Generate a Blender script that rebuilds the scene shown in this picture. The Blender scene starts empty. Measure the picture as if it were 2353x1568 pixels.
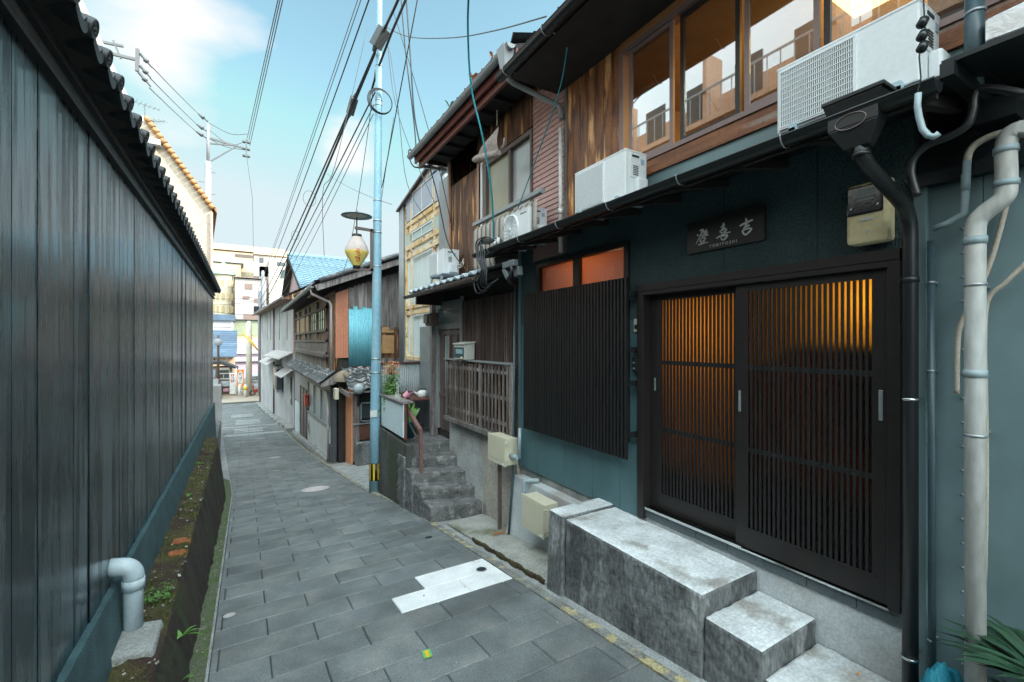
import bpy, math, random
from mathutils import Vector
R = math.radians
# ---------------- camera, sky, sun, exposure ----------------
scene = bpy.context.scene
YAW = R(30.75); SN = math.sin(YAW); CS = math.cos(YAW); F = 1031.0; HV = 785.0
cam = bpy.data.cameras.new('camera'); camo = bpy.data.objects.new('camera', cam)
scene.collection.objects.link(camo); scene.camera = camo
camo.location = (0, 0, 0); camo.rotation_euler = (R(90), 0, -YAW)
cam.sensor_width = 36; cam.lens = 36 * F / 2353.0; cam.clip_start = .05; cam.clip_end = 1500
cam.shift_y = 1.0 / 2353
SUN_E = R(32); SUN_AZ = math.atan2(1.0, -.8)      # compass-like angle from +Y towards +X of where the sun stands
w = bpy.data.worlds.new('World'); scene.world = w; w.use_nodes = True
nt = w.node_tree; N = nt.nodes; L = nt.links
for n in list(N): N.remove(n)
out = N.new('ShaderNodeOutputWorld'); bg = N.new('ShaderNodeBackground'); L.new(bg.outputs[0], out.inputs[0])
sky = N.new('ShaderNodeTexSky'); sky.sky_type = 'NISHITA'; sky.sun_disc = False
sky.sun_elevation = SUN_E; sky.sun_rotation = SUN_AZ; sky.air_density = 1.0; sky.dust_density = .7; sky.ozone_density = 1.2
tint = N.new('ShaderNodeMix'); tint.data_type = 'RGBA'; tint.blend_type = 'MULTIPLY'; tint.inputs[0].default_value = 1
tint.inputs[7].default_value = (.73, .82, .61, 1)
L.new(sky.outputs[0], tint.inputs[6])
tc = N.new('ShaderNodeTexCoord'); mp = N.new('ShaderNodeMapping'); mp.inputs['Scale'].default_value = (1.0, 1.0, 2.6)
L.new(tc.outputs['Generated'], mp.inputs[0])
cn = N.new('ShaderNodeTexNoise'); cn.inputs['Scale'].default_value = 2.1; cn.inputs['Detail'].default_value = 7; cn.inputs['Roughness'].default_value = .5
L.new(mp.outputs[0], cn.inputs['Vector'])
cr = N.new('ShaderNodeValToRGB'); cr.color_ramp.elements[0].position = .48; cr.color_ramp.elements[1].position = .63
# two cloud banks: a big one low to the left, a small one near the far end of the alley
def bank(d, inner, outer):
    dv = N.new('ShaderNodeVectorMath'); dv.operation = 'DISTANCE'
    L.new(tc.outputs['Generated'], dv.inputs[0]); dv.inputs[1].default_value = Vector(d).normalized()
    m = N.new('ShaderNodeMapRange'); m.inputs[1].default_value = outer; m.inputs[2].default_value = inner
    L.new(dv.outputs['Value'], m.inputs[0]); return m.outputs[0]
def pdir(u, v):
    r = (u - 1176.5) / F
    return (r * CS + SN, -r * SN + CS, -(v - HV) / F)
b1 = bank(pdir(380, 165), .02, .21); b2 = bank(pdir(790, 340), .01, .12); b2b = bank((-.9, .62, .60), .25, .55)  # b2b is an unseen bank added for the upstairs window reflections
mx = N.new('ShaderNodeMath'); mx.operation = 'MAXIMUM'; L.new(b1, mx.inputs[0]); L.new(b2, mx.inputs[1])
mx1 = N.new('ShaderNodeMath'); mx1.operation = 'MAXIMUM'; L.new(mx.outputs[0], mx1.inputs[0]); L.new(b2b, mx1.inputs[1])
ad = N.new('ShaderNodeMath'); ad.operation = 'MULTIPLY_ADD'; ad.inputs[1].default_value = .36
L.new(mx1.outputs[0], ad.inputs[0]); L.new(cn.outputs['Fac'], ad.inputs[2])
sub = N.new('ShaderNodeMath'); sub.operation = 'SUBTRACT'; sub.inputs[1].default_value = .22
L.new(ad.outputs[0], sub.inputs[0]); L.new(sub.outputs[0], cr.inputs[0])
cm = N.new('ShaderNodeMix'); cm.data_type = 'RGBA'; cm.inputs[7].default_value = (1.92, 1.96, 1.98, 1)
L.new(cr.outputs[0], cm.inputs[0]); cap = N.new('ShaderNodeMix'); cap.data_type = 'RGBA'; cap.blend_type = 'DARKEN'; cap.inputs[0].default_value = 1; cap.inputs[7].default_value = (1.42, 1.70, 1.80, 1)
L.new(tint.outputs[2], cap.inputs[6]); L.new(cap.outputs[2], cm.inputs[6]); 
b3 = bank((-.05, -.62, .80), .35, 1.12)       # unseen bright cloud added overhead and behind the camera to light the alley
cm2 = N.new('ShaderNodeMix'); cm2.data_type = 'RGBA'; cm2.inputs[7].default_value = (11.6, 13.4, 13.6, 1)
b4 = bank((-.9, .60, .62), .2, .6); mx4 = N.new('ShaderNodeMath'); mx4.operation = 'MULTIPLY_ADD'; mx4.inputs[1].default_value = .22; L.new(b4, mx4.inputs[0]); L.new(b3, mx4.inputs[2])  # b4: unseen cloud added off to the left to whiten the mirrored sky
L.new(mx4.outputs[0], cm2.inputs[0]); L.new(cm.outputs[2], cm2.inputs[6]); L.new(cm2.outputs[2], bg.inputs[0])
bg.inputs[1].default_value = .15
sl = bpy.data.lights.new('sun', 'SUN'); sl.energy = 1.9; sl.angle = R(.5); sl.color = (1, .90, .74)
so = bpy.data.objects.new('sun', sl); scene.collection.objects.link(so)
so.rotation_euler = Vector((-1, .8, -.8)).to_track_quat('-Z', 'Y').to_euler()
scene.view_settings.view_transform = 'Standard'; scene.view_settings.look = 'None'
scene.view_settings.exposure = 1.8; scene.view_settings.gamma = 1; scene.view_settings.use_curve_mapping = False
scene.cycles.max_bounces = 7; scene.cycles.diffuse_bounces = 4; scene.cycles.use_denoising = True
scene.cycles.sample_clamp_indirect = 6; scene.cycles.caustics_reflective = False; scene.cycles.caustics_refractive = False
scene.cycles.transparent_max_bounces = 12
rnd = random.Random(7)

# ---------------- measuring helpers ----------------
def U(u, v, X=None, Y=None, Z=None):
    a, b, c = pdir(u, v); t = X / a if X is not None else Y / b if Y is not None else Z / c
    return Vector((a * t, b * t, c * t))
GP = [(-60, 5.06), (18, -3.99), (22, -4.35), (26, -4.62), (32, -4.95), (40, -5.22), (46, -5.3), (600, -5.3)]
def G(Y):
    for (a, b), (c, d) in zip(GP, GP[1:]):
        if Y <= c: return b + (d - b) * (Y - a) / (c - a)
    return -5.3
def lerp_t(tab, y):
    if y <= tab[0][0]: return tab[0][1]
    for (a, b), (c, d) in zip(tab, tab[1:]):
        if y <= c: return b + (d - b) * (y - a) / (c - a)
    return tab[-1][1]
def XL(y): return lerp_t([(11, -.22), (20, -.62), (30, -1.12), (46, -1.7)], y)
def XR(y): return lerp_t([(7.5, 2.275), (9, 2.05), (13, 1.95), (26, 1.72), (44, .85), (46, .8)], y)

# ---------------- materials ----------------
MATS = {}
def sock(n, *names):
    for k in names:
        if k in n.inputs: return n.inputs[k]
def mat(name, c1, c2=None, rough=.7, metal=0, scale=4, stretch=(1, 1, 1), lo=.35, hi=.65, bump=.15, bs=None, island=0, spec=.5,
        c3=None, s3=1.5, lo3=.55, hi3=.62, fine=.12, rv=0, coat=0, big=0, bigs=1.3, bigst=(1, 1, 1)):
    """two-tone noise colour, optional third patch colour, optional per-island tone, noise bump"""
    if name in MATS: return MATS[name]
    m = bpy.data.materials.new(name); m.use_nodes = True; t = m.node_tree; n = t.nodes; l = t.links
    p = n['Principled BSDF']; p.inputs['Roughness'].default_value = rough; p.inputs['Metallic'].default_value = metal
    p.inputs['Specular IOR Level'].default_value = spec
    if coat: p.inputs['Coat Weight'].default_value = coat; p.inputs['Coat Roughness'].default_value = .14; p.inputs['Coat IOR'].default_value = 2.0; p.inputs['Coat Tint'].default_value = (.72, .90, 1, 1)
    c2 = c2 or tuple(x * .8 for x in c1)
    tcn = n.new('ShaderNodeTexCoord'); ma = n.new('ShaderNodeMapping'); ma.inputs['Scale'].default_value = stretch
    l.new(tcn.outputs['Object'], ma.inputs[0])
    vec = ma.outputs[0]
    if island:
        g = n.new('ShaderNodeNewGeometry'); va = n.new('ShaderNodeVectorMath'); va.operation = 'MULTIPLY_ADD'
        cmb = n.new('ShaderNodeCombineXYZ')
        for i in range(3): l.new(g.outputs['Random Per Island'], cmb.inputs[i])
        l.new(cmb.outputs[0], va.inputs[0]); va.inputs[1].default_value = (31, 17, 23); l.new(vec, va.inputs[2]); vec = va.outputs[0]
    n1 = n.new('ShaderNodeTexNoise'); n1.inputs['Scale'].default_value = scale; n1.inputs['Detail'].default_value = 6; l.new(vec, n1.inputs['Vector'])
    r1 = n.new('ShaderNodeMapRange'); r1.inputs[1].default_value = lo; r1.inputs[2].default_value = hi; l.new(n1.outputs['Fac'], r1.inputs[0])
    mixc = n.new('ShaderNodeMix'); mixc.data_type = 'RGBA'; mixc.inputs[6].default_value = (*c1, 1); mixc.inputs[7].default_value = (*c2, 1)
    l.new(r1.outputs[0], mixc.inputs[0]); col = mixc.outputs[2]
    if c3:
        n3 = n.new('ShaderNodeTexNoise'); n3.inputs['Scale'].default_value = s3; n3.inputs['Detail'].default_value = 5; l.new(vec, n3.inputs['Vector'])
        r3 = n.new('ShaderNodeMapRange'); r3.inputs[1].default_value = lo3; r3.inputs[2].default_value = hi3; l.new(n3.outputs['Fac'], r3.inputs[0])
        m3 = n.new('ShaderNodeMix'); m3.data_type = 'RGBA'; l.new(r3.outputs[0], m3.inputs[0]); l.new(col, m3.inputs[6]); m3.inputs[7].default_value = (*c3, 1)
        col = m3.outputs[2]
    nf = n.new('ShaderNodeTexNoise'); nf.inputs['Scale'].default_value = bs or scale * 14; nf.inputs['Detail'].default_value = 4; l.new(vec, nf.inputs['Vector'])
    if fine:
        rf = n.new('ShaderNodeMapRange'); rf.inputs[1].default_value = .3; rf.inputs[2].default_value = .7
        rf.inputs[3].default_value = 1 - fine * 1.6; rf.inputs[4].default_value = 1 + fine
        l.new(nf.outputs['Fac'], rf.inputs[0]); mv = n.new('ShaderNodeVectorMath'); mv.operation = 'SCALE'
        l.new(col, mv.inputs[0]); l.new(rf.outputs[0], mv.inputs['Scale']); col = mv.outputs[0]
    if island:
        ri = n.new('ShaderNodeMapRange'); ri.inputs[3].default_value = 1 - island; ri.inputs[4].default_value = 1 + island
        l.new(g.outputs['Random Per Island'], ri.inputs[0]); mi = n.new('ShaderNodeVectorMath'); mi.operation = 'SCALE'
        l.new(col, mi.inputs[0]); l.new(ri.outputs[0], mi.inputs['Scale']); col = mi.outputs[0]
    if big:      # broad wear and stains that run on across neighbouring pieces
        gp = n.new('ShaderNodeNewGeometry'); mb_ = n.new('ShaderNodeMapping'); mb_.inputs['Scale'].default_value = bigst; l.new(gp.outputs['Position'], mb_.inputs[0])
        nb = n.new('ShaderNodeTexNoise'); nb.inputs['Scale'].default_value = bigs; nb.inputs['Detail'].default_value = 7; nb.inputs['Roughness'].default_value = .62; l.new(mb_.outputs[0], nb.inputs['Vector'])
        rb_ = n.new('ShaderNodeMapRange'); rb_.inputs[1].default_value = .36; rb_.inputs[2].default_value = .64; rb_.inputs[3].default_value = 1 - big; rb_.inputs[4].default_value = 1 + big * .6
        l.new(nb.outputs['Fac'], rb_.inputs[0]); mg_ = n.new('ShaderNodeVectorMath'); mg_.operation = 'SCALE'; l.new(col, mg_.inputs[0]); l.new(rb_.outputs[0], mg_.inputs['Scale']); col = mg_.outputs[0]
    l.new(col, p.inputs['Base Color'])
    if rv:
        rr = n.new('ShaderNodeMapRange'); rr.inputs[3].default_value = max(.05, rough - rv); rr.inputs[4].default_value = min(1, rough + rv)
        l.new(n1.outputs['Fac'], rr.inputs[0]); l.new(rr.outputs[0], p.inputs['Roughness'])
    if coat:
        rc = n.new('ShaderNodeMapRange'); rc.inputs[1].default_value = .42; rc.inputs[2].default_value = .58; rc.inputs[3].default_value = coat * .08; rc.inputs[4].default_value = coat
        l.new(n1.outputs['Fac'], rc.inputs[0]); l.new(rc.outputs[0], p.inputs['Coat Weight'])
    if bump:
        b = n.new('ShaderNodeBump'); b.inputs['Strength'].default_value = bump; b.inputs['Distance'].default_value = .01
        sm = n.new('ShaderNodeMath'); sm.operation = 'ADD'; l.new(nf.outputs['Fac'], sm.inputs[0]); l.new(n1.outputs['Fac'], sm.inputs[1])
        l.new(sm.outputs[0], b.inputs['Height']); l.new(b.outputs[0], p.inputs['Normal'])
    MATS[name] = m; return m
def flat(name, c, rough=.6, metal=0, **k): return mat(name, c, tuple(x * .86 for x in c), rough, metal, fine=.05, bump=k.pop('bump', .04), **k)
def glossmix(name, tcol, gl_rough, fac, kind='ShaderNodeBsdfTransparent', gcol=(1, 1, 1), wob=0, wsc=60):
    if name in MATS: return MATS[name]
    m = bpy.data.materials.new(name); m.use_nodes = True; t = m.node_tree; n = t.nodes; l = t.links; n.clear()
    o = n.new('ShaderNodeOutputMaterial'); mxx = n.new('ShaderNodeMixShader'); a = n.new(kind); g = n.new('ShaderNodeBsdfGlossy')
    a.inputs[0].default_value = (*tcol, 1); g.inputs[0].default_value = (*gcol, 1); g.inputs['Roughness'].default_value = gl_rough
    fr = n.new('ShaderNodeLayerWeight'); fr.inputs[0].default_value = .5
    ma_ = n.new('ShaderNodeMath'); ma_.operation = 'MULTIPLY_ADD'; ma_.inputs[1].default_value = fac; ma_.inputs[2].default_value = .05; ma_.use_clamp = True
    l.new(fr.outputs['Facing'], ma_.inputs[0]); l.new(ma_.outputs[0], mxx.inputs[0]); l.new(a.outputs[0], mxx.inputs[1]); l.new(g.outputs[0], mxx.inputs[2]); l.new(mxx.outputs[0], o.inputs[0])
    if wob:
        nn = n.new('ShaderNodeTexNoise'); nn.inputs['Scale'].default_value = wsc; b = n.new('ShaderNodeBump'); b.inputs['Strength'].default_value = wob; b.inputs['Distance'].default_value = .01
        l.new(nn.outputs['Fac'], b.inputs['Height']); l.new(b.outputs[0], g.inputs['Normal'])
        if kind != 'ShaderNodeBsdfTransparent': l.new(b.outputs[0], a.inputs['Normal'])
    MATS[name] = m; return m
def emis(name, c, s):
    m = bpy.data.materials.new(name); m.use_nodes = True; p = m.node_tree.nodes['Principled BSDF']
    p.inputs['Base Color'].default_value = (*c, 1); p.inputs['Emission Color'].default_value = (*c, 1); p.inputs['Emission Strength'].default_value = s
    return m

# ---------------- mesh builder ----------------
ORI = {}
class MB:
    def __init__(s): s.v = []; s.f = []; s.mi = []; s.sm = []
    def add(s, vs, fs, mi=0, sm=False):
        b = len(s.v); s.v += [tuple(x) for x in vs]; s.f += [tuple(b + i for i in f) for f in fs]
        s.mi += [mi] * len(fs); s.sm += [sm] * len(fs); return s
    def box(s, x0, x1, y0, y1, z0, z1, mi=0, top=None):
        if x0 > x1: x0, x1 = x1, x0
        if y0 > y1: y0, y1 = y1, y0
        if z0 > z1: z0, z1 = z1, z0
        vs = [(x0, y0, z0), (x1, y0, z0), (x1, y1, z0), (x0, y1, z0), (x0, y0, z1), (x1, y0, z1), (x1, y1, z1), (x0, y1, z1)]
        s.add(vs, [(0, 3, 2, 1), (0, 1, 5, 4), (1, 2, 6, 5), (2, 3, 7, 6), (3, 0, 4, 7)], mi); b = len(s.v) - 8
        s.f.append((b + 4, b + 5, b + 6, b + 7)); s.mi.append(mi if top is None else top); s.sm.append(False); return s
    def hexa(s, bot, top, mi=0, tmi=None):
        n = len(bot); vs = list(bot) + list(top)
        s.add(vs, [tuple(range(n))[::-1]] + [(i, (i + 1) % n, n + (i + 1) % n, n + i) for i in range(n)], mi)
        b = len(s.v) - 2 * n; s.f.append(tuple(b + n + i for i in range(n))); s.mi.append(mi if tmi is None else tmi); s.sm.append(False); return s
    def beam(s, p, q, w, h, mi=0, up=(0, 0, 1)):
        p = Vector(p); q = Vector(q); d = (q - p).normalized(); up = Vector(up)
        if abs(d.dot(up)) > .98: up = Vector((0, 1, 0))
        a = d.cross(up).normalized() * w / 2; b = a.cross(d).normalized() * h / 2
        s.hexa([p - a - b, p + a - b, p + a + b, p - a + b], [q - a - b, q + a - b, q + a + b, q - a + b], mi); return s
    def tube(s, pts, r, n=8, mi=0, cap=True):
        pts = [Vector(p) for p in pts]; k = len(pts); rs = r if isinstance(r, (list, tuple)) else [r] * k
        vs = []; prev = None
        for i, p in enumerate(pts):
            d = (pts[min(i + 1, k - 1)] - pts[max(i - 1, 0)]).normalized()
            if prev is None:
                prev = d.orthogonal().normalized()
            a = (prev - d * prev.dot(d)).normalized(); prev = a; b = d.cross(a)
            for j in range(n):
                t = 2 * math.pi * j / n; vs.append(p + (a * math.cos(t) + b * math.sin(t)) * rs[i])
        fs = [(i * n + j, i * n + (j + 1) % n, (i + 1) * n + (j + 1) % n, (i + 1) * n + j) for i in range(k - 1) for j in range(n)]
        s.add(vs, fs, mi, n > 5)
        if cap:
            b = len(s.v) - k * n
            s.f += [tuple(b + j for j in range(n))[::-1], tuple(b + (k - 1) * n + j for j in range(n))]; s.mi += [mi] * 2; s.sm += [False] * 2
        return s
    def lathe(s, c, prof, n=20, mi=0, axis=(0, 0, 1)):
        ax = Vector(axis).normalized(); a = ax.orthogonal().normalized(); b = ax.cross(a); c = Vector(c)
        vs = [c + ax * z + (a * math.cos(2 * math.pi * j / n) + b * math.sin(2 * math.pi * j / n)) * r for r, z in prof for j in range(n)]
        k = len(prof)
        s.add(vs, [(i * n + j, i * n + (j + 1) % n, (i + 1) * n + (j + 1) % n, (i + 1) * n + j) for i in range(k - 1) for j in range(n)], mi, True)
        return s
    def sheet(s, f, nu, nv, mi=0, sm=True):
        vs = [f(i / nu, j / nv) for j in range(nv + 1) for i in range(nu + 1)]
        s.add(vs, [(j * (nu + 1) + i, j * (nu + 1) + i + 1, (j + 1) * (nu + 1) + i + 1, (j + 1) * (nu + 1) + i) for j in range(nv) for i in range(nu)], mi, sm); return s
    def build(s, name, mats, parent=None, bev=0, solid=0, split=False):
        if split:
            par = list(range(len(s.v)))
            def fd(i):
                while par[i] != i: par[i] = par[par[i]]; i = par[i]
                return i
            for f in s.f:
                for i in f[1:]: par[fd(i)] = fd(f[0])
            grp = {}
            for k, f in enumerate(s.f): grp.setdefault(fd(f[0]), []).append(k)
            o = None
            for ks in grp.values():
                m = MB(); ids = {}
                for k in ks:
                    for i in s.f[k]:
                        if i not in ids: ids[i] = len(m.v); m.v.append(s.v[i])
                    m.f.append(tuple(ids[i] for i in s.f[k])); m.mi.append(s.mi[k]); m.sm.append(s.sm[k])
                o = m.build(name, mats, parent, bev, solid)
            return o
        if not isinstance(mats, (list, tuple)): mats = [mats]
        if parent is not None: o0 = ORI[parent.name]
        else:
            xs, ys, zs = zip(*s.v); o0 = Vector(((min(xs) + max(xs)) / 2, (min(ys) + max(ys)) / 2, min(zs)))
        me = bpy.data.meshes.new(name); me.from_pydata([tuple(Vector(v) - o0) for v in s.v], [], s.f)
        me.polygons.foreach_set('material_index', s.mi); me.polygons.foreach_set('use_smooth', s.sm)
        for m in mats: me.materials.append(m)
        me.update(); o = bpy.data.objects.new(name, me); scene.collection.objects.link(o)
        if parent is not None: o.parent = parent
        else: o.location = o0
        ORI[o.name] = o0
        if bev:
            b = o.modifiers.new('bevel', 'BEVEL'); b.width = bev; b.segments = 2; b.limit_method = 'ANGLE'; b.angle_limit = R(40); b.harden_normals = False
        if solid:
            b = o.modifiers.new('solid', 'SOLIDIFY'); b.thickness = solid
        return o
CLT = {}
def rough(o, strength=.012, size=.12, lvl=4):
    k = round(size, 3)
    if k not in CLT:
        t = bpy.data.textures.new('clouds', 'CLOUDS'); t.noise_scale = size; t.noise_depth = 3; CLT[k] = t
    m = o.modifiers.new('sub', 'SUBSURF'); m.subdivision_type = 'SIMPLE'; m.levels = m.render_levels = lvl
    m = o.modifiers.new('disp', 'DISPLACE'); m.texture = CLT[k]; m.texture_coords = 'GLOBAL'; m.strength = strength; m.mid_level = .5
    return o
def tag(o, label, cat, group=None, kind=None):
    if label: o['label'] = label
    if cat: o['category'] = cat
    if group: o['group'] = group
    if kind: o['kind'] = kind
    return o
def thing(name, loc, label, cat, group=None):
    o = bpy.data.objects.new(name, None); scene.collection.objects.link(o); o.location = loc; ORI[o.name] = Vector(loc)
    o.empty_display_size = .2
    return tag(o, label, cat, group)
def struct(mb, name, mats, **k): return tag(mb.build(name, mats, **k), None, None, None, 'structure')
def copy_thing(root, delta, label):
    r = root.copy(); scene.collection.objects.link(r); r.location = Vector(root.location) + Vector(delta); r['label'] = label
    for ch in root.children:
        c = ch.copy(); scene.collection.objects.link(c); c.parent = r
        for g in ch.children:
            d = g.copy(); scene.collection.objects.link(d); d.parent = c
    return r
def text(name, s, origin, xdir, ydir, size, material, parent, ext=.001, font_off=0):
    cu = bpy.data.curves.new(name, 'FONT'); cu.body = s; cu.size = 1; cu.extrude = .004; cu.offset = font_off; cu.align_x = 'CENTER'; cu.align_y = 'CENTER'
    to = bpy.data.objects.new('tmp', cu); scene.collection.objects.link(to)
    bpy.context.view_layer.update()
    me = bpy.data.meshes.new_from_object(to.evaluated_get(bpy.context.evaluated_depsgraph_get())); bpy.data.objects.remove(to)
    x = Vector(xdir).normalized(); y = Vector(ydir).normalized(); z = x.cross(y)
    mb = MB(); o = Vector(origin)
    mb.add([o + x * v.co.x * size + y * v.co.y * size + z * (v.co.z * .3 + ext) for v in me.vertices], [tuple(p.vertices) for p in me.polygons])
    return mb.build(name, material, parent)
def fbm(x, y, seed=0):
    return (math.sin(x * 1.3 + y * .7 + seed) + math.sin(x * 2.9 - y * 1.9 + seed * 2) * .5 + math.sin(x * 6.1 + y * 5.3 + seed * 3) * .3) / 1.8
# ---------------- palette ----------------
m_ground = mat('earth', (.16, .16, .14), (.1, .11, .09), .95, scale=2)
m_pave = mat('paver', (.185, .203, .207), (.145, .162, .168), .55, scale=3.2, island=.09, c3=(.24, .243, .235), s3=2.4, lo3=.52, hi3=.74, bump=.35, bs=110, fine=.24, rv=.15, big=.30, bigs=1.6)
m_pavew = mat('new_paver', (.84, .86, .87), (.78, .80, .82), .6, scale=3, bump=.12, bs=90, fine=.08, big=.10, bigs=5)
m_joint = mat('joint', (.055, .06, .06), (.03, .035, .03), .9, scale=8)
m_conc = mat('concrete', (.34, .35, .34), (.22, .23, .22), .85, scale=3, c3=(.12, .125, .12), s3=2.2, lo3=.55, hi3=.75, bump=.3, bs=60, fine=.2)
m_concL = mat('pale_concrete', (.70, .74, .76), (.55, .58, .59), .8, scale=2.5, c3=(.36, .35, .33), s3=3.5, lo3=.56, hi3=.66, bump=.25, bs=50, fine=.15, big=.2, bigs=3)
m_concW = mat('painted_concrete', (.60, .64, .66), (.48, .51, .52), .8, big=.18, bigs=1.5, scale=1.6, c3=(.34, .30, .27), s3=1.6, lo3=.52, hi3=.8, bump=.12, bs=70)
m_concD = mat('weathered_concrete', (.21, .22, .225), (.085, .09, .09), .9, scale=3.2, stretch=(1, 1, .45), c3=(.36, .37, .37), s3=5, lo3=.55, hi3=.72, bump=.4, bs=45, fine=.3)
m_stair = mat('stair_concrete', (.19, .19, .188), (.10, .102, .102), .9, scale=5, c3=(.32, .32, .31), s3=9, lo3=.55, hi3=.72, bump=.5, bs=70, fine=.35)
m_mosswall = mat('mossy_face', (.038, .026, .018), (.016, .012, .009), .9, scale=4, stretch=(1, 1, .4), c3=(.035, .045, .014), s3=3, lo3=.54, hi3=.68, bump=.5, bs=50, fine=.3)
m_kerbY = mat('yellow_line_kerb', (.26, .27, .26), (.17, .17, .16), .85, scale=6, c3=(.46, .40, .22), s3=9, lo3=.53, hi3=.63, bump=.35, bs=70, fine=.3)
m_kerb = mat('kerb', (.36, .38, .38), (.24, .25, .25), .85, scale=5, bump=.3, bs=70, fine=.25)
m_moss = mat('moss', (.055, .052, .014), (.075, .060, .018), .9, scale=11, c3=(.045, .026, .018), s3=4, lo3=.46, hi3=.58, bump=.9, bs=90, fine=.45)
m_mossG = mat('moss_ground', (.07, .12, .03), (.12, .13, .09), .95, scale=9, c3=(.2, .2, .17), s3=8, lo3=.6, hi3=.7, bump=.8, bs=90, fine=.4)
m_brickO = mat('worn_brick', (.42, .14, .05), (.26, .08, .03), .9, scale=9, bump=.4)
m_board = mat('black_board', (.004, .013, .018), (.018, .040, .048), .28, scale=6, stretch=(2.2, 2.2, .16), lo=.42, hi=.68, island=.4, c3=(.13, .125, .135), s3=3.2, lo3=.58, hi3=.74, bump=.28, bs=90, fine=.5, rv=.16, spec=.5, coat=.5)
m_boardH = mat('black_beam', (.03, .04, .046), (.16, .165, .17), .30, scale=7, stretch=(2.4, .22, 2.4), lo=.42, hi=.70, c3=(.2, .195, .19), s3=3, lo3=.55, hi3=.7, bump=.25, bs=120, fine=.35, spec=.8, coat=1.0)
m_black = flat('black_paint', (.012, .014, .016), .55)
m_basew = mat('blue_green_render', (.055, .12, .135), (.036, .08, .092), .85, scale=6, bump=.5, bs=140, fine=.35)
m_tileK = mat('black_roof_tile', (.020, .024, .028), (.045, .05, .055), .55, scale=9, island=.2, spec=.5, bump=.1)
m_tileG = mat('old_roof_tile', (.13, .14, .15), (.07, .075, .08), .6, scale=5, island=.3, c3=(.34, .34, .33), s3=2.5, lo3=.56, hi3=.66, bump=.3)
m_tileB = mat('blue_roof_tile', (.20, .31, .38), (.16, .26, .33), .4, scale=6, island=.12, bump=.05)
m_tileP = mat('pale_roof_tile', (.45, .52, .56), (.32, .38, .42), .35, scale=8, island=.15)
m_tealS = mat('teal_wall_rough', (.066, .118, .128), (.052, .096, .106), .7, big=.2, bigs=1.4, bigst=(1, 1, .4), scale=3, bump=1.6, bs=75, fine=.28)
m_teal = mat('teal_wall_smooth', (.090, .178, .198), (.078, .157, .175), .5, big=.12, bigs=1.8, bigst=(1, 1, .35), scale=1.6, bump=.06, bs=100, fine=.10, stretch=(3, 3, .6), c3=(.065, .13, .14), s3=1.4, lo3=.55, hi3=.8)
m_frame = mat('dark_bronze', (.022, .018, .017), (.016, .014, .013), .42, scale=9, fine=.1, bump=.03)
m_slat = mat('black_lattice', (.012, .012, .013), (.020, .019, .019), .45, scale=9, stretch=(3, 3, .5), fine=.2, bump=.05)
m_oglass = glossmix('amber_frosted_glass', (.95, .66, .22), .3, .25, 'ShaderNodeBsdfTranslucent', (.5, .5, .5), .5, 120)
m_rglass = glossmix('figured_glass', (.62, .36, .22), .16, .50, 'ShaderNodeBsdfTranslucent', (.9, .8, .8), .8, 90)
m_win = glossmix('window_glass', (.78, .80, .80), .015, .80, gcol=(.9, .93, .95))
m_winD = flat('dark_window', (.05, .065, .07), .12, spec=.8)
m_winL = flat('curtained_window', (.42, .50, .52), .25)
m_frost = flat('frosted_window', (.34, .42, .43), .3)
m_wood = mat('varnished_wood', (.085, .030, .016), (.34, .13, .045), .45, scale=2.4, stretch=(5, 5, .9), lo=.38, hi=.62, island=.10, c3=(.88, .48, .19), s3=1.5, lo3=.56, hi3=.66, bump=.3, fine=.3, bs=50)
m_woodH = mat('weathered_beam', (.18, .07, .035), (.36, .15, .07), .6, scale=2.5, stretch=(7, .6, 7), lo=.4, hi=.62, c3=(.38, .34, .31), s3=1.3, lo3=.5, hi3=.66, bump=.35, fine=.3, bs=50)
m_woodO = mat('orange_beam', (.30, .13, .045), (.42, .2, .08), .5, scale=2.5, stretch=(7, .6, 7), bump=.2)
m_woodB = mat('burnt_wood', (.035, .018, .013), (.17, .070, .030), .6, scale=2.6, stretch=(7, 7, .8), lo=.38, hi=.6, island=.15, c3=(.66, .32, .12), s3=1.6, lo3=.56, hi3=.65, bump=.3, fine=.35, bs=50)
m_woodG = mat('grey_wood', (.15, .125, .115), (.30, .28, .275), .8, scale=3, stretch=(7, 7, .5), lo=.4, hi=.65, island=.35, bump=.4, fine=.35, bs=45)
m_woodF = mat('fence_wood', (.10, .07, .058), (.27, .23, .21), .8, scale=3, stretch=(7, 7, .5), lo=.4, hi=.66, island=.4, bump=.4, fine=.35, bs=45)
m_woodR = mat('red_brown_slats', (.075, .045, .038), (.17, .13, .12), .7, scale=3, stretch=(7, 7, .5), lo=.4, hi=.68, island=.4, bump=.3, fine=.3, bs=45)
m_soffit = mat('dark_soffit', (.022, .018, .016), (.035, .03, .028), .8, scale=5, bump=.1)
m_fascia = mat('red_fascia', (.19, .055, .04), (.12, .035, .03), .5, scale=4, stretch=(6, 1, 6), bump=.1)
m_gutB = flat('black_gutter', (.014, .018, .02), .35)
m_gutbr = flat('brown_gutter', (.13, .095, .085), .45)
m_gutG = flat('grey_gutter', (.30, .32, .33), .5)
m_ac = mat('ac_white', (.72, .755, .77), (.68, .71, .73), .42, scale=3, fine=.03, bump=.02)
m_acd = flat('ac_dark', (.025, .03, .032), .6)
m_steel = flat('galvanised', (.40, .44, .46), .4, .6)
m_arm = flat('arm_steel', (.13, .14, .15), .5)
m_chrome = flat('chrome', (.7, .72, .72), .2, 1)
m_cream = mat('cream_plastic', (.62, .585, .45), (.58, .545, .42), .5, scale=3, fine=.04, bump=.02)
m_yel = mat('yellowed_plastic', (.86, .74, .44), (.80, .69, .41), .45, scale=3, fine=.04, bump=.02)
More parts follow.
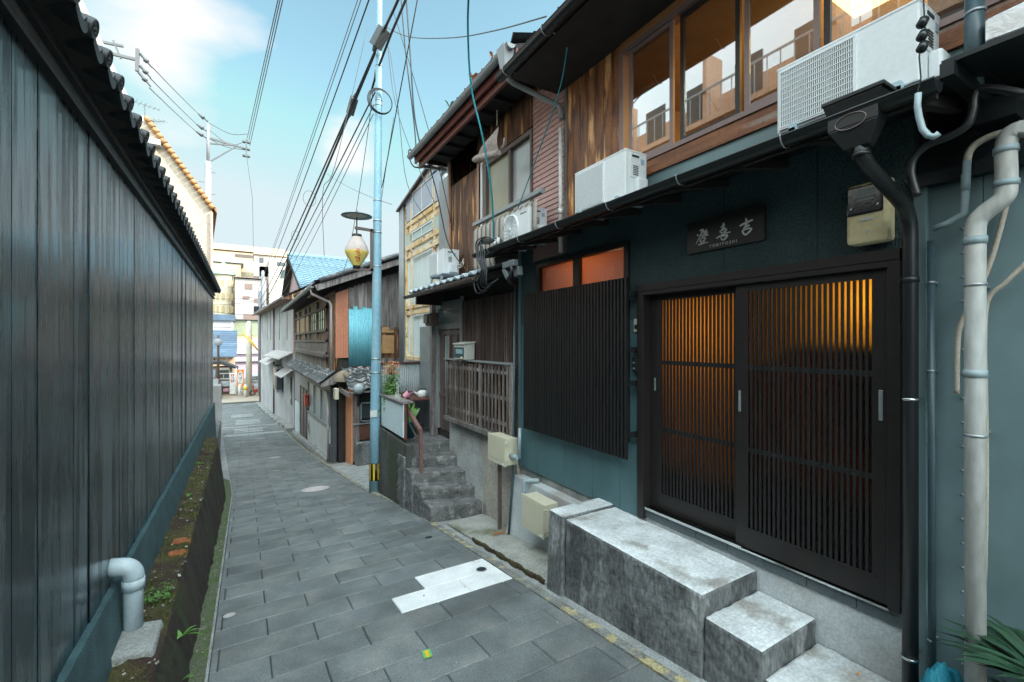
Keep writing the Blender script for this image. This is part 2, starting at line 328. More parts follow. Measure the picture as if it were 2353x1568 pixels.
m_pink = mat('pink_siding', (.54, .33, .30), (.49, .30, .27), .6, scale=2, fine=.08, bump=.03)
m_beigeS = mat('beige_slat', (.42, .385, .33), (.30, .27, .23), .55, scale=4, fine=.1)
m_brs = flat('brown_slat', (.12, .085, .065), .5)
m_rust = mat('rusted_yellow_steel', (.74, .48, .20), (.90, .78, .56), .7, scale=3.5, c3=(.38, .14, .04), s3=5, lo3=.57, hi3=.64, bump=.3, fine=.2)
m_rustr = mat('rust_red', (.15, .05, .035), (.09, .035, .03), .7, scale=8, bump=.3, fine=.25)
m_curt = mat('lace_curtain', (.80, .88, .86), (.64, .74, .74), .8, scale=1.2, stretch=(5, 5, .3), fine=.05, bump=0)
m_corrG = mat('corrugated_grey', (.32, .355, .365), (.25, .28, .29), .5, .3, scale=3, bump=.05)
m_corrB = mat('corrugated_blue', (.24, .60, .70), (.20, .53, .63), .45, scale=2.5, c3=(.30, .30, .27), s3=3, lo3=.66, hi3=.72, bump=.05)
m_corrP = mat('peach_metal', (.60, .24, .14), (.52, .20, .12), .5, scale=2, c3=(.35, .15, .10), s3=2.2, lo3=.62, hi3=.75, bump=.05)
m_corrO = mat('orange_metal', (.80, .35, .18), (.72, .30, .15), .5, scale=2, c3=(.4, .2, .16), s3=2.5, lo3=.64, hi3=.74, bump=.05)
m_ochre = mat('ochre_plaster', (.48, .28, .12), (.38, .22, .10), .9, scale=8, bump=.5)
m_plW = mat('white_plaster', (.47, .455, .46), (.40, .39, .395), .85, big=.22, bigs=.7, scale=1.4, c3=(.40, .42, .41), s3=1.1, lo3=.60, hi3=.8, bump=.15, bs=30)
m_plP = mat('peach_plaster', (.60, .40, .33), (.54, .36, .30), .85, scale=2, bump=.1)
m_plSt = mat('stained_plaster', (.66, .72, .74), (.58, .63, .64), .85, scale=1.4, c3=(.13, .13, .11), s3=1.1, lo3=.60, hi3=.75, bump=.15, bs=30)
m_lav = mat('lavender_panel', (.36, .34, .36), (.32, .30, .32), .6, scale=2, bump=.05)
m_polep = mat('pale_blue_pole', (.26, .47, .58), (.22, .40, .50), .5, scale=2.5, stretch=(1, 1, .4), c3=(.34, .40, .42), s3=2.2, lo3=.55, hi3=.8, bump=.08, fine=.08)
m_polec = mat('concrete_pole', (.30, .31, .34), (.25, .26, .29), .7, scale=3, bump=.06)
m_yellow = flat('hazard_yellow', (.75, .50, .02), .5)
m_cable = flat('cable_black', (.015, .02, .025), .5)
m_cableg = flat('cable_grey', (.10, .12, .13), .5)
m_tealc = flat('cable_teal', (.0, .22, .27), .45)
m_lant = mat('lantern_yellow', (.90, .70, .20), (.86, .65, .17), .5, scale=3, fine=.03, bump=.05)
m_lantw = mat('lantern_paper', (.42, .35, .32), (.48, .42, .42), .8, scale=8, c3=(.5, .42, .34), s3=14, lo3=.5, hi3=.7, bump=.2)
m_red = flat('red_paint', (.55, .03, .02), .4)
m_redm = flat('red_letterbox', (.45, .055, .03), .4)
m_leaf = mat('leaf', (.06, .16, .03), (.12, .26, .05), .5, scale=9, island=.35, bump=.0)
m_leafd = mat('leaf_dark', (.016, .048, .028), (.03, .08, .04), .4, scale=5, island=.4, bump=0)
m_leafr = mat('leaf_autumn', (.55, .24, .06), (.50, .12, .08), .5, scale=9, island=.3, bump=0)
m_stem = flat('stem', (.12, .09, .06), .8)
m_white = flat('white_enamel', (.74, .76, .74), .4)
m_whitep = mat('white_panel', (.68, .80, .84), (.63, .75, .80), .55, scale=2, fine=.05, bump=.03)
m_pinkp = flat('pink_plastic', (.66, .30, .38), .4)
m_bluep = flat('blue_bucket', (.01, .10, .14), .4)
m_pvc = mat('grey_pvc', (.33, .42, .45), (.28, .36, .385), .45, scale=3, fine=.05, bump=.02)
m_pvcP = mat('pale_blue_pvc', (.50, .60, .65), (.45, .55, .60), .4, scale=3, fine=.05, bump=.02)
m_pvcW = mat('weathered_white_pvc', (.58, .60, .58), (.46, .45, .42), .5, scale=2.2, stretch=(1, 1, .3), c3=(.42, .33, .25), s3=2.5, lo3=.60, hi3=.72, bump=.03)
m_dpipe = mat('blue_grey_pipe', (.06, .105, .125), (.05, .085, .10), .35, scale=3, fine=.05, bump=.02)
m_bpipe = flat('black_pipe', (.016, .018, .02), .35)
m_hose = mat('cream_hose', (.50, .44, .36), (.42, .37, .30), .6, scale=6, bump=.1)
m_greyw = mat('blue_grey_sheet_wall', (.17, .25, .265), (.14, .21, .225), .45, big=.14, bigs=1.2, bigst=(1, 1, .4), scale=1.5, bump=.3, bs=5, fine=.06, c3=(.11, .165, .17), s3=1.3, lo3=.56, hi3=.8)
m_whbld = mat('white_building', (.66, .70, .72), (.60, .64, .66), .8, scale=1)
m_aptO = mat('orange_apartment', (.42, .28, .20), (.36, .23, .16), .85, scale=.8, bump=.1)
m_creamw = mat('cream_render', (.56, .48, .38), (.52, .44, .35), .85, scale=.8, bump=.1)
m_orv = flat('orange_verge_tile', (.44, .23, .09), .6)
m_warmb = mat('warm_block', (.62, .47, .32), (.58, .44, .30), .85, scale=.3)
m_cream2 = mat('pale_yellow_block', (.68, .58, .42), (.63, .54, .39), .85, scale=.3)
m_grey2 = mat('pale_grey_block', (.42, .38, .37), (.37, .34, .33), .85, scale=.3)
m_lavb = mat('lilac_render', (.46, .36, .43), (.42, .33, .40), .85, scale=.4)
m_foil = flat('foil', (.75, .78, .80), .30, .9, bump=.6, scale=3, bs=14)
m_tarp = flat('blue_tarp', (.02, .30, .42), .35, bump=.8, scale=9)
m_hill = mat('wooded_hill', (.16, .24, .12), (.22, .30, .15), .95, scale=.3, bump=.2)
m_tilestr = mat('dark_plinth_tile', (.085, .11, .12), (.07, .09, .10), .55, scale=3, bump=.05, island=.12)
m_blk = mat('cinder_block', (.50, .52, .51), (.36, .37, .36), .9, scale=2.5, c3=(.26, .23, .20), s3=1.6, lo3=.5, hi3=.66, bump=.35, bs=60, fine=.2)
m_crack = mat('stained_render', (.50, .46, .40), (.36, .33, .30), .9, scale=2, c3=(.16, .15, .14), s3=1.8, lo3=.56, hi3=.7, bump=.35, bs=40, fine=.2)

m_boxw = flat('box_white', (.66, .66, .60), .5)
# ---------------- setting ----------------
mb = MB()
ys = [-60, -20, 0, 18, 22, 26, 32, 40, 46, 60, 100, 200, 500]
for a, b in zip(ys, ys[1:]):
    mb.add([(-300, a, G(a) - .03), (300, a, G(a) - .03), (300, b, G(b) - .03), (-300, b, G(b) - .03)], [(0, 1, 2, 3)])
struct(mb, 'ground', m_ground)
mb = MB()   # mortar bed of the paving
ys = [-3 + i for i in range(50)]
for a, b in zip(ys, ys[1:]):
    mb.add([(XL(a) + .012, a, G(a) - .006), (XR(a) - .012, a, G(a) - .006), (XR(b) - .012, b, G(b) - .006), (XL(b) + .012, b, G(b) - .006)], [(0, 1, 2, 3)])
struct(mb, 'pavement_base', m_joint)
mb = MB(); rows = []
k0 = -16
for k in range(k0, 126):
    ya = 2.80 + .333 * k; yb = ya + .333; xl = XL((ya + yb) / 2); xr = XR((ya + yb) / 2)
    ph = 1.16 if k % 2 == 1 else 1.49
    x = ph + .665 * math.floor((xl - ph) / .665); js = []
    while x < xr:
        a = max(x, xl); b = min(x + .665, xr)
        if b - a > .07: js.append((a, b))
        elif b > a and js: js[-1] = (js[-1][0], b)
        elif b > a: xl_m = a; js.append((a, b + .0)) if b - a > .03 else None
        x += .665
    for a, b in js:
        g = .003; i = .006; tz = rnd.uniform(-.0015, .002); t2 = rnd.uniform(-.0015, .0015)
        sk = .02
        def P(x, y, dz): return (x, y - (x - 1) * .0, G(y) + dz)
        bot = [P(a + g, ya + g, -.02), P(b - g, ya + g, -.02), P(b - g, yb - g, -.02), P(a + g, yb - g, -.02)]
        mid = [P(a + g, ya + g, -.001), P(b - g, ya + g, -.001), P(b - g, yb - g, -.001), P(a + g, yb - g, -.001)]
        top = [P(a + g + i, ya + g + i, .006 + tz), P(b - g - i, ya + g + i, .006 + tz + t2), P(b - g - i, yb - g - i, .006 + tz + t2), P(a + g + i, yb - g - i, .006 + tz)]
        wh = 1 if (k == 3 and a > 1.1 and a < 2.2) or (k == 4 and a > 1.4 and a < 2.0) else 0
        if 2.15 < a and k == 4: wh = 1
        if k in (72, 74, 76, 84, 86, 88, 90, 97, 99, 101) and xl + .4 < a < xl + 1.7: wh = 2
        if k in (68, 69, 80): wh = 2
        vs = bot + mid + top
        mb.add(vs, [(0, 1, 5, 4), (1, 2, 6, 5), (2, 3, 7, 6), (3, 0, 4, 7), (4, 5, 9, 8), (5, 6, 10, 9), (6, 7, 11, 10), (7, 4, 8, 11), (8, 9, 10, 11)], wh)
struct(mb, 'alley_pavement', [m_pave, m_pavew, mat('pale_paver', (.36, .38, .375), (.29, .31, .31), .6, scale=3, island=.1)])
def strip(name, mats, xa, xb, y0, y1, dz, step=.5, th=.05, jit=0):
    mb = MB(); y = y0; pts = []
    while y < y1 + 1e-6: pts.append(y); y += step
    fa = xa if callable(xa) else (lambda q: xa); fb = xb if callable(xb) else (lambda q: xb)
    J = {q: (rnd.uniform(-jit, jit), rnd.uniform(-jit, jit)) for q in pts}
    for a, b in zip(pts, pts[1:]):
        A = (fa(a) + J[a][0], a, G(a) + dz); B = (fb(a) + J[a][1], a, G(a) + dz); C_ = (fb(b) + J[b][1], b, G(b) + dz); D = (fa(b) + J[b][0], b, G(b) + dz)
        mb.add([A, B, C_, D, (A[0], a, A[2] - th), (D[0], b, D[2] - th), (B[0], a, B[2] - th), (C_[0], b, C_[2] - th)], [(0, 1, 2, 3), (0, 3, 5, 4), (1, 6, 7, 2)])
    return struct(mb, name, mats)
strip('moss_strip', m_mossG, lambda y: XL(y) - .13, lambda y: XL(y) - .015, -3, 13.5, .004, .25, jit=.004)
strip('left_kerb', m_kerb, lambda y: XL(y) - .16 if y > 13.2 else XL(y) - .018, lambda y: XL(y), -3, 44, .009, .5)
strip('right_kerb', m_kerbY, lambda y: XR(y), lambda y: XR(y) + .085, -3, 44, .012, .3, jit=.006)
strip('pavement_edging', m_kerb, lambda y: XR(y) + .087, lambda y: 3.0 if y > 3 else 3.3, -3, 13.5, .003, .5)
mb = MB()   # damp concrete apron between the stairs and the steps, with a mossy crack
mb.hexa([(2.44, 3.4, -2.45), (2.95, 3.4, -2.45), (3.02, 5.9, -2.7), (2.44, 5.9, -2.7)], [(2.44, 3.4, G(3.4) + .03), (2.95, 3.4, G(3.4) + .05), (3.02, 5.9, G(5.9) + .05), (2.44, 5.9, G(5.9) + .03)])
struct(mb, 'pavement_apron', mat('apron_concrete', (.40, .40, .37), (.28, .28, .25), .85, scale=3, c3=(.16, .17, .11), s3=3, lo3=.55, hi3=.7, bump=.3, bs=50, fine=.2))
mb = MB()
for i in range(26):
    y = 3.5 + i * .06; mb.box(2.425 + .012 * math.sin(i * 1.3), 2.455 + .01 * math.sin(i), y, y + .07, G(y) - .02, G(y) + .036 + .004 * math.sin(i * 2))
tag(mb.build('moss', m_moss), 'thin seam of green moss in the kerb crack in front of the cream box', 'moss', kind='stuff')
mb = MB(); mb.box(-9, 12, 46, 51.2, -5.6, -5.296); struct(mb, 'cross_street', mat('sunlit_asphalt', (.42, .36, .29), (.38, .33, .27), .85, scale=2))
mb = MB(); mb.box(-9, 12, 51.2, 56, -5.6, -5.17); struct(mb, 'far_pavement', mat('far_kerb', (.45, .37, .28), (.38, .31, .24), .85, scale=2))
mb = MB()
mb.sheet(lambda a, b: (-160 + 420 * a, 150 + 60 * b, -6 + 21 * math.sin(math.pi * min(1, b * .7)) * (1 + .25 * fbm(a * 9, b * 3))), 60, 10)
struct(mb, 'hill', m_hill)

# ---------------- left: roofed board wall ----------------
XW = -.75; YE = 14.75
wl = thing('roofed_board_wall', (XW, 7, G(7)), 'long black plank wall with a tiled coping roof along the left side of the alley', 'wall')
mb = MB(); y = -2.4
while y < YE:
    j = rnd.uniform(-.004, .004); e = min(y + .238, YE); mb.box(XW - .03, XW + j, y + .003, e - .002, -1.62, 1.2); y += .24
mb.build('boards', m_board, wl)
mb = MB(); mb.box(XW - .035, XW - .008, -2.5, YE - .001, -1.6, 1.2); mb.build('backing', m_black, wl)
mb = MB(); mb.hexa([(XW - .3, -2.5, -2.4), (XW + .13, -2.5, -2.4), (XW + .13, YE, -4.2), (XW - .3, YE, -4.2)], [(XW - .3, -2.5, -1.52), (XW + .035, -2.5, -1.52), (XW + .035, YE, -1.68), (XW - .3, YE, -1.68)])
mb.build('rendered_base', m_basew, wl)
mb = MB(); mb.box(XW - .02, XW + .035, -2.5, YE + .05, 1.165, 1.20); mb.box(XW - .01, XW + .05, -2.5, YE + .05, 1.255, 1.285); mb.build('shadow_gap_trim', m_black, wl)  # black strips paint in the shadow gaps between the profiled rails
mb = MB(); mb.box(XW - .02, XW + .022, -2.5, YE + .04, 1.2, 1.255); mb.box(XW - .02, XW + .035, -2.5, YE + .04, 1.285, 1.335); mb.build('top_rail', m_boardH, wl)
mb = MB(); mb.hexa([(XW - .5, -2.5, 1.337), (XW + .02, -2.5, 1.337), (XW + .02, YE + .08, 1.337), (XW - .5, YE + .08, 1.337)],
                   [(XW - .5, -2.5, 1.50), (XW + .145, -2.5, 1.350), (XW + .145, YE + .08, 1.350), (XW - .5, YE + .08, 1.50)])
mb.build('eave_board', m_soffit, wl)
mb = MB(); ny = int((YE + 2.6) / .245)
x0, z0 = XW + .165, 1.375
sl_ = .62
def tilef(a, b):
    yy = -2.5 + a * ny * .245; ph = (a * ny) % 1.0
    prof = .030 * math.cos(2 * math.pi * ph) if ph < .27 or ph > .73 else -.012 - .022 * math.sin(math.pi * (ph - .27) / .46)
    return (x0 - b * .62, yy, z0 + b * .62 * sl_ + prof + .012)
mb.sheet(tilef, ny * 12, 3)
for i in range(ny + 1):     # round end discs with a raised rim and a crest, scooped pan tile fronts between them
    yy = -2.5 + i * .245; c = Vector((x0 + .012, yy, z0 + .005)); n = 16
    mb.lathe(c, [(.0, .001), (.030, .001), (.034, .004), (.040, .006), (.043, .002), (.044, -.035)], n, axis=(1, 0, -.25))
    mb.lathe(c + Vector((.002, 0, 0)), [(.0, .007), (.008, .006), (.011, .001)], 8, axis=(1, 0, -.25))
    for k in range(5):
        t = k * 2 * math.pi / 5; mb.lathe(c + Vector((.003, math.cos(t) * .019, math.sin(t) * .019)), [(0, .005), (.006, .003), (.007, 0)], 6, axis=(1, 0, -.2))
    if i < ny:
        fr = []
        for q in range(9):
            a = q / 8; yy2 = yy + .04 + a * .165; sag = -.016 - .034 * math.sin(math.pi * a); fr.append((x0 + .006, yy2, z0 + sag + .02))
        lo = [(x0 + .002, p[1], p[2] - .038 - .012 * math.sin(math.pi * q / 8)) for q, p in enumerate(fr)]
        mb.add(fr + lo, [(q, q + 1, 10 + q, 9 + q) for q in range(8)], 0, True)
        mb.add([(p[0] - .12, p[1], p[2] - .005) for p in fr] + lo, [(q, q + 1, 10 + q, 9 + q) for q in range(8)], 0, True)
mb.tube([(x0 - .62, -2.5, z0 + .62 * sl_ + .05), (x0 - .62, YE + .1, z0 + .62 * sl_ + .05)], .09, 12)
mb.build('tiled_coping', m_tileK, wl)

# mossy retaining wall in front of it
ml = MB()
def mossp(a, b):
    y = -2.2 + a * 13.1; lump = .022 * fbm(y * 5, b * 3, 1) + .016 * fbm(y * 17, b * 9, 4) + .008 * fbm(y * 47, b * 31, 2)
    top = -1.92 - .004 * (y - 3.5); xt = -.47 - .006 * (y - 3.5) * .6; xb = -.335
    if b < .45:
        t = b / .45; return (-.74 + t * (xt + .74), y, top + lump * 1.2 - .01 * t)
    t = (b - .45) / .55
    return (xt + (xb - xt) * t + lump * .5 + .01 * math.sin(t * 3.1), y, top + (G(y) - .02 - top) * t + lump * (1 - t))
mg = ml.sheet(mossp, 260, 22)
for i in range(len(ml.f)):
    cx = sum(ml.v[j][2] for j in ml.f[i]) / 4
    row = i // 260
    ml.mi[i] = 0 if row < 11 else 1
ml.add([mossp(1, b / 22) for b in range(23)] + [(-.74, 10.9, G(10.9) - .1)], [tuple(range(24))], 1)
mw = thing('mossy_retaining_wall', (-.5, 4, G(4)), 'low retaining wall covered in moss at the foot of the black plank wall', 'wall')
ml.build('wall_body', [m_moss, m_mosswall], mw)
mb = MB()
for y in (5.35, 5.05):
    t = mossp((y + 2.2) / 13.1, .3); mb.hexa([(-.60, y, t[2] - .02), (-.455, y, t[2] - .02), (-.455, y + .12, t[2] - .02), (-.60, y + .12, t[2] - .02)], [(-.60, y, t[2] + .016), (-.47, y, t[2] + .01), (-.475, y + .12, t[2] + .012), (-.60, y + .12, t[2] + .016)])
mb.build('bare_bricks', m_brickO, mw, bev=.008)
mb = MB(); mb.hexa([(-.70, 3.48, -2.05), (-.42, 3.48, -2.2), (-.43, 3.86, -2.2), (-.70, 3.88, -2.05)], [(-.69, 3.5, -1.875), (-.49, 3.5, -1.885), (-.48, 3.83, -1.88), (-.69, 3.86, -1.87)])
tag(mb.build('concrete_block', m_conc, bev=.015), 'rough grey concrete block under the mouth of the white drain pipe', 'block')
# drain pipe
pp = thing('drain_pipe', (-.63, 3.80, -1.88), 'short white drain pipe bending out of the foot of the black wall', 'pipe')
DX, DY, DR = -.630, 3.80, .057; e = []
for i in range(9):
    t = i / 8 * math.pi / 2; e.append((DX - .07 + .07 * math.sin(t), DY, -1.50 + .07 * math.cos(t) - .07 + .0))
e = [(q[0], q[1], q[2] + .035) for q in e]
mb = MB(); mb.tube([(-.76, DY + .03, -1.465), (-.71, DY + .005, -1.465)] + e + [(DX, DY, -1.57)], DR, 18); mb.build('elbow', m_pvcP, pp)
mb = MB(); mb.tube([(DX, DY, -1.555), (DX, DY, -1.62)], DR * 1.07, 18); mb.build('collar', m_pvcP, pp)
mb = MB()
n = 18; ring1 = [(DX + DR * .93 * math.cos(2 * math.pi * j / n), DY + DR * .93 * math.sin(2 * math.pi * j / n), -1.6) for j in range(n)]
ring2 = [(p[0], p[1], -1.92 + (p[0] - DX) * .9) for p in ring1]
ring3 = [((p[0] - DX) * .9 + DX, (p[1] - DY) * .9 + DY, p[2] + .001) for p in ring2]; ring4 = [(p[0], p[1], -1.7) for p in ring3]
mb.add(ring1 + ring2 + ring3 + ring4, [(a * n + j, a * n + (j + 1) % n, (a + 1) * n + (j + 1) % n, (a + 1) * n + j) for a in range(3) for j in range(n)], 0, True)
mb.build('spout', m_pvcP, pp)
def tuft(name, label, base, n, ln, wd, m, spread=1, seed=0, cat='fern', up=.7, group=None, bend=.5):
    r = random.Random(seed); mb = MB()
    for i in range(n):
        t = r.uniform(0, 6.28); l = ln * r.uniform(.6, 1.15); d = Vector((math.cos(t) * spread, math.sin(t) * spread, up * r.uniform(.6, 1.5))).normalized()
        s = d.cross(Vector((0, 0, 1))).normalized(); L_ = []; Rr = []
        for k in range(6):
            q = k / 5; p = Vector(base) + d * l * q + Vector((0, 0, -bend * l * q * q)); wv = wd * math.sin(math.pi * min(.98, q * .9 + .1)) * .5
            L_.append(p - s * wv); Rr.append(p + s * wv + Vector((0, 0, wv * .4)))
        mb.add(L_ + Rr, [(k, k + 1, 7 + k, 6 + k) for k in range(5)], 0, True)
    return tag(mb.build(name, m), label, cat, group)
tuft('fern', 'small green fern growing from the mossy wall face beside the drain pipe', (-.385, 3.95, -2.10), 9, .13, .028, m_leaf, seed=2)
tuft('fern', 'low fern sprouting near the foot of the mossy wall, nearest the camera', (-.36, 3.62, -2.22), 6, .12, .02, m_leaf, seed=5)
tuft('fern', 'tiny weed on top of the mossy wall past the bare bricks', (-.60, 6.9, -1.93), 8, .09, .03, m_leaf, seed=8)
tuft('fern', 'farthest green weed on top of the mossy wall', (-.60, 8.6, -1.93), 8, .11, .03, m_leaf, seed=9)
r = random.Random(3); mb = MB()
for i in range(150):
    y = 4.15 + abs(r.gauss(0, .14)); x = r.uniform(-.66, -.48); z = -1.895 + r.uniform(-.012, .012); s = r.uniform(.006, .012); t = r.uniform(0, 6)
    mb.add([(x + s * math.cos(t + k * 1.57), y + s * math.sin(t + k * 1.57), z + r.uniform(0, .006)) for k in range(4)], [(0, 1, 2, 3)])
tag(mb.build('ground_cover', m_leaf), 'patch of tiny pale clover leaves on the moss beside the white pipe', 'ground cover', kind='stuff')
r = random.Random(11); mb = MB()
for i in range(60):
    y = r.uniform(2.6, 9); x = XL(y) - r.uniform(.0, .13) if r.random() < .7 else r.uniform(0, 2.2); z = G(y) + .012; s = r.uniform(.006, .016); t = r.uniform(0, 6)
    mb.add([(x + s * math.cos(t), y + s * math.sin(t), z), (x + s * .5 * math.cos(t + 1.4), y + s * .5 * math.sin(t + 1.4), z + .004), (x - s * math.cos(t), y - s * math.sin(t), z + .001), (x + s * .5 * math.cos(t - 1.6), y + s * .5 * math.sin(t - 1.6), z + .003)], [(0, 1, 2, 3)])
tag(mb.build('fallen_leaves', mat('dry_leaf', (.40, .30, .2), (.5, .42, .32), .8, scale=30, island=.4, bump=0)), 'dry fallen leaf scraps along the moss strip and on the paving', 'leaf litter', kind='stuff')

r = random.Random(17); mb = MB()
for i in range(230):
    y = 2.9 + 8 * r.random() ** 1.6; x = r.uniform(-.66, -.44); z = -1.925 - .004 * (y - 3.7) + .02; s = r.uniform(.004, .014); t = r.uniform(0, 6); q = r.uniform(-.5, .5)
    mb.add([(x + s * math.cos(t + k * 1.57), y + s * 1.3 * math.sin(t + k * 1.57), z + q * s * math.cos(k * 1.57) + r.uniform(0, .004)) for k in range(4)], [(0, 1, 2, 3)])
tag(mb.build('leaf_litter', mat('pale_flakes', (.42, .44, .42), (.16, .11, .07), .6, scale=40, island=.5, bump=0)), 'pale flakes and wet leaf scraps scattered on top of the mossy wall', 'leaf litter', kind='stuff')
r = random.Random(19); mb = MB()
for i in range(5200):
    y = 2.6 + 8.2 * r.random() ** 1.7; x = r.uniform(-.67, -.455); 
    if fbm(y * 4, x * 9, 3) < -.1: continue
    z = -1.935 - .004 * (y - 3.7) + .018 * fbm(y * 5, .6, 1); h = r.uniform(.006, .02); t = r.uniform(0, 6); w_ = .004
    mb.add([(x - w_ * math.cos(t), y - w_ * math.sin(t), z), (x + w_ * math.cos(t), y + w_ * math.sin(t), z), (x + r.uniform(-.006, .006), y + r.uniform(-.006, .006), z + h + .015)], [(0, 1, 2)])
tag(mb.build('moss_tufts', mat('moss_blade', (.07, .11, .02), (.12, .15, .03), .8, scale=6, island=.5, bump=0)), 'fine green moss blades along the top of the retaining wall', 'moss', kind='stuff')
# manholes and marks in the paving
def manhole(label, x, y, r_, m, name='manhole_cover', plate=True):
    t = thing(name, (x, y, G(y)), label, 'manhole cover'); sl2 = -.1163
    def P(rr, an, dz): return (x + rr * math.cos(an), y + rr * math.sin(an), G(y) + sl2 * rr * math.sin(an) + dz)
    n = 32; mb = MB(); mb.add([P(r_ * q, 2 * math.pi * j / n, dz) for q, dz in ((1, .001), (1, .0125), (.9, .0125), (.89, .010)) for j in range(n)], [(a * n + j, a * n + (j + 1) % n, (a + 1) * n + (j + 1) % n, (a + 1) * n + j) for a in range(3) for j in range(n)], 0)
    mb.build('rim', m_steel if plate else m, t)
    mb = MB(); mb.add([P(r_ * .88, 2 * math.pi * j / n, .0115) for j in range(n)], [tuple(range(n))])
    for k in range(9):
        an = k * 2 * math.pi / 9; mb.add([P(r_ * .3, an, .0135), P(r_ * .8, an - .12, .0135), P(r_ * .8, an + .12, .0135)], [(0, 1, 2)])
    mb.build('lid', m, t); return t
m_iron = flat('cast_iron', (.05, .055, .06), .5, .4); m_mhl = mat('worn_steel_lid', (.62, .55, .54), (.46, .41, .41), .6, 0, scale=9)
manhole('large round pale manhole cover in the middle of the paving before the blue pole', 1.258, 10.1, .29, m_mhl)
manhole('small round black valve cover at the corner of the white pavers', 2.12, 4.19, .055, m_iron, 'valve_cover')
manhole('small dark valve cover in the paving in front of the stone stairs', 2.04, 5.54, .06, m_iron, 'valve_cover')
manhole('small worn valve cover at the left edge of the paving by the moss', -.12, 4.72, .05, m_mhl, 'valve_cover')
manhole('pale round cover in the paving beyond the blue pole', .853, 16.8, .17, m_mhl)
manhole('farthest pale round cover in the alley paving', .60, 23.5, .22, m_mhl)
tk = thing('ground_marker', (1.13, 3.086, G(3.086)), 'small green sticker with a yellow two-way arrow on the paving', 'marker')
def mk(pts, dz, name, m):
    mb = MB(); mb.add([(1.125 + a * .035 + b * .01, 3.086 + b * .06 - a * .004, G(3.086 + b * .06 - a * .004) + dz) for a, b in pts], [tuple(range(len(pts)))]); mb.build(name, m, tk)
mk([(-.9, -.9), (.9, -.9), (.9, .9), (-.9, .9)], .0135, 'sticker', flat('sticker_green', (.12, .5, .16), .5))
mk([(0, -.85), (.7, -.35), (.35, -.35), (.35, .35), (.7, .35), (0, .85), (-.7, .35), (-.35, .35), (-.35, -.35), (-.7, -.35)], .0150, 'arrow', m_yellow)

# white and orange neighbours behind the left wall
wb = thing('white_building', (-3.6, 2, G(2)), 'plain white building standing behind the black plank wall, only its edge showing', 'building')
mb = MB(); mb.box(-4.2, -1.45, -6, 8.6, -3.6, 3.55, 0); mb.build('wall', m_whbld, wb)
mb = MB()
for y in range(-5, 7, 3):
    mb.box(-1.46, -1.43, y, y + 1.3, 2.0, 3.0)
mb.build('window', m_winD, wb)
ob = thing('orange_apartment', (-12, 10, G(10)), 'orange-brown apartment block across the alley, mirrored in the upstairs windows', 'building')
mb = MB(); mb.box(-16, -8.6, -3, 22, -4.5, 8.9)
for z in (2.2, 4.9, 7.6): mb.box(-8.6, -7.6, -3, 22, z, z + .18)
for z in (2.2, 4.9, 7.6):
    for y in range(-2, 22, 4): mb.box(-8.6, -7.7, y, y + .15, z + .18, z + 2.5)
mb.build('wall', m_aptO, ob)
mb = MB()
for z in (2.38, 5.08, 7.78):
    for y in range(-2, 21, 2): mb.box(-8.62, -8.57, y + .5, y + 1.5, z + .5 * (y % 4 == 0), z + 1.9)
mb.build('windows', m_winD, ob)
mb = MB()
for z in (2.38, 5.08, 7.78):
    mb.box(-7.66, -7.62, -3, 22, z + .95, z + 1.02)
    for y in range(-30, 220, 4): mb.box(-7.65, -7.63, y / 10, y / 10 + .03, z, z + .95)
mb.build('railing', m_steel, ob)
# cream gable house
gh = thing('cream_gable_house', (-3, 20, G(20)), 'cream rendered house with a steep gable edged in orange tiles behind the black wall', 'house')
A_ = U(335, 272, Y=17); B_ = U(490, 482, Y=17)
mb = MB(); poly = [(-6.5, -4.5), (B_.x - .03, -4.5), (B_.x - .03, B_.z), (A_.x, A_.z), (-4.4, A_.z - 2.2), (-6.5, A_.z - 2.2)]
mb.hexa([(x, 17.05, z) for x, z in poly], [(x - .42, 23, z) for x, z in poly]); mb.build('wall', m_creamw, gh)
mb = MB(); d = (B_ - A_); k = 18
for i in range(k):
    p = A_ + d * (i / k); q = A_ + d * ((i + 1) / k); mb.tube([p + Vector((0, -.05, .0)), q + Vector((0, -.05, 0.02))], [.072, .080], 10)
mb.hexa([A_ + Vector((.0, 0, .0)), B_ + Vector((.1, 0, -.1)), B_ + Vector((-.34, 6.1, -.1)), A_ + Vector((-.42, 6.1, 0))], [A_ + Vector((.0, 0, .1)), B_ + Vector((.1, 0, 0)), B_ + Vector((-.34, 6.1, .0)), A_ + Vector((-.42, 6.1, .1))])
mb.build('verge_tiles', m_orv, gh)
mb = MB(); a1 = U(345, 327, Y=16.95); a2 = U(370, 333, Y=16.95); mb.box(a1.x - .3, a2.x, 16.8, 17.08, a2.z - .06, a2.z + .1); mb.build('window_hood', m_whbld, gh)
mb = MB(); mb.tube([(B_.x - .04, 16.98, B_.z - .1), (B_.x - .04, 16.98, -4)], .035, 8); mb.build('downpipe', m_plP, gh)
tt = thing('rooftop_tank', (-3.1, 17.8, 6.3), 'rounded white water tank beside the peak of the cream gable', 'water tank')
c = U(322, 262, Y=18.2); mb = MB(); mb.lathe((c.x, c.y, c.z - 1.0), [(.26, 0), (.30, .1), (.30, .7), (.24, .86), (0, .9)], 20); mb.build('tank', m_whbld, tt)
mb = MB(); mb.box(c.x - .25, c.x + .25, 18.0, 18.4, c.z - 1.9, c.z - 1.0); mb.build('stand', m_steel, tt)
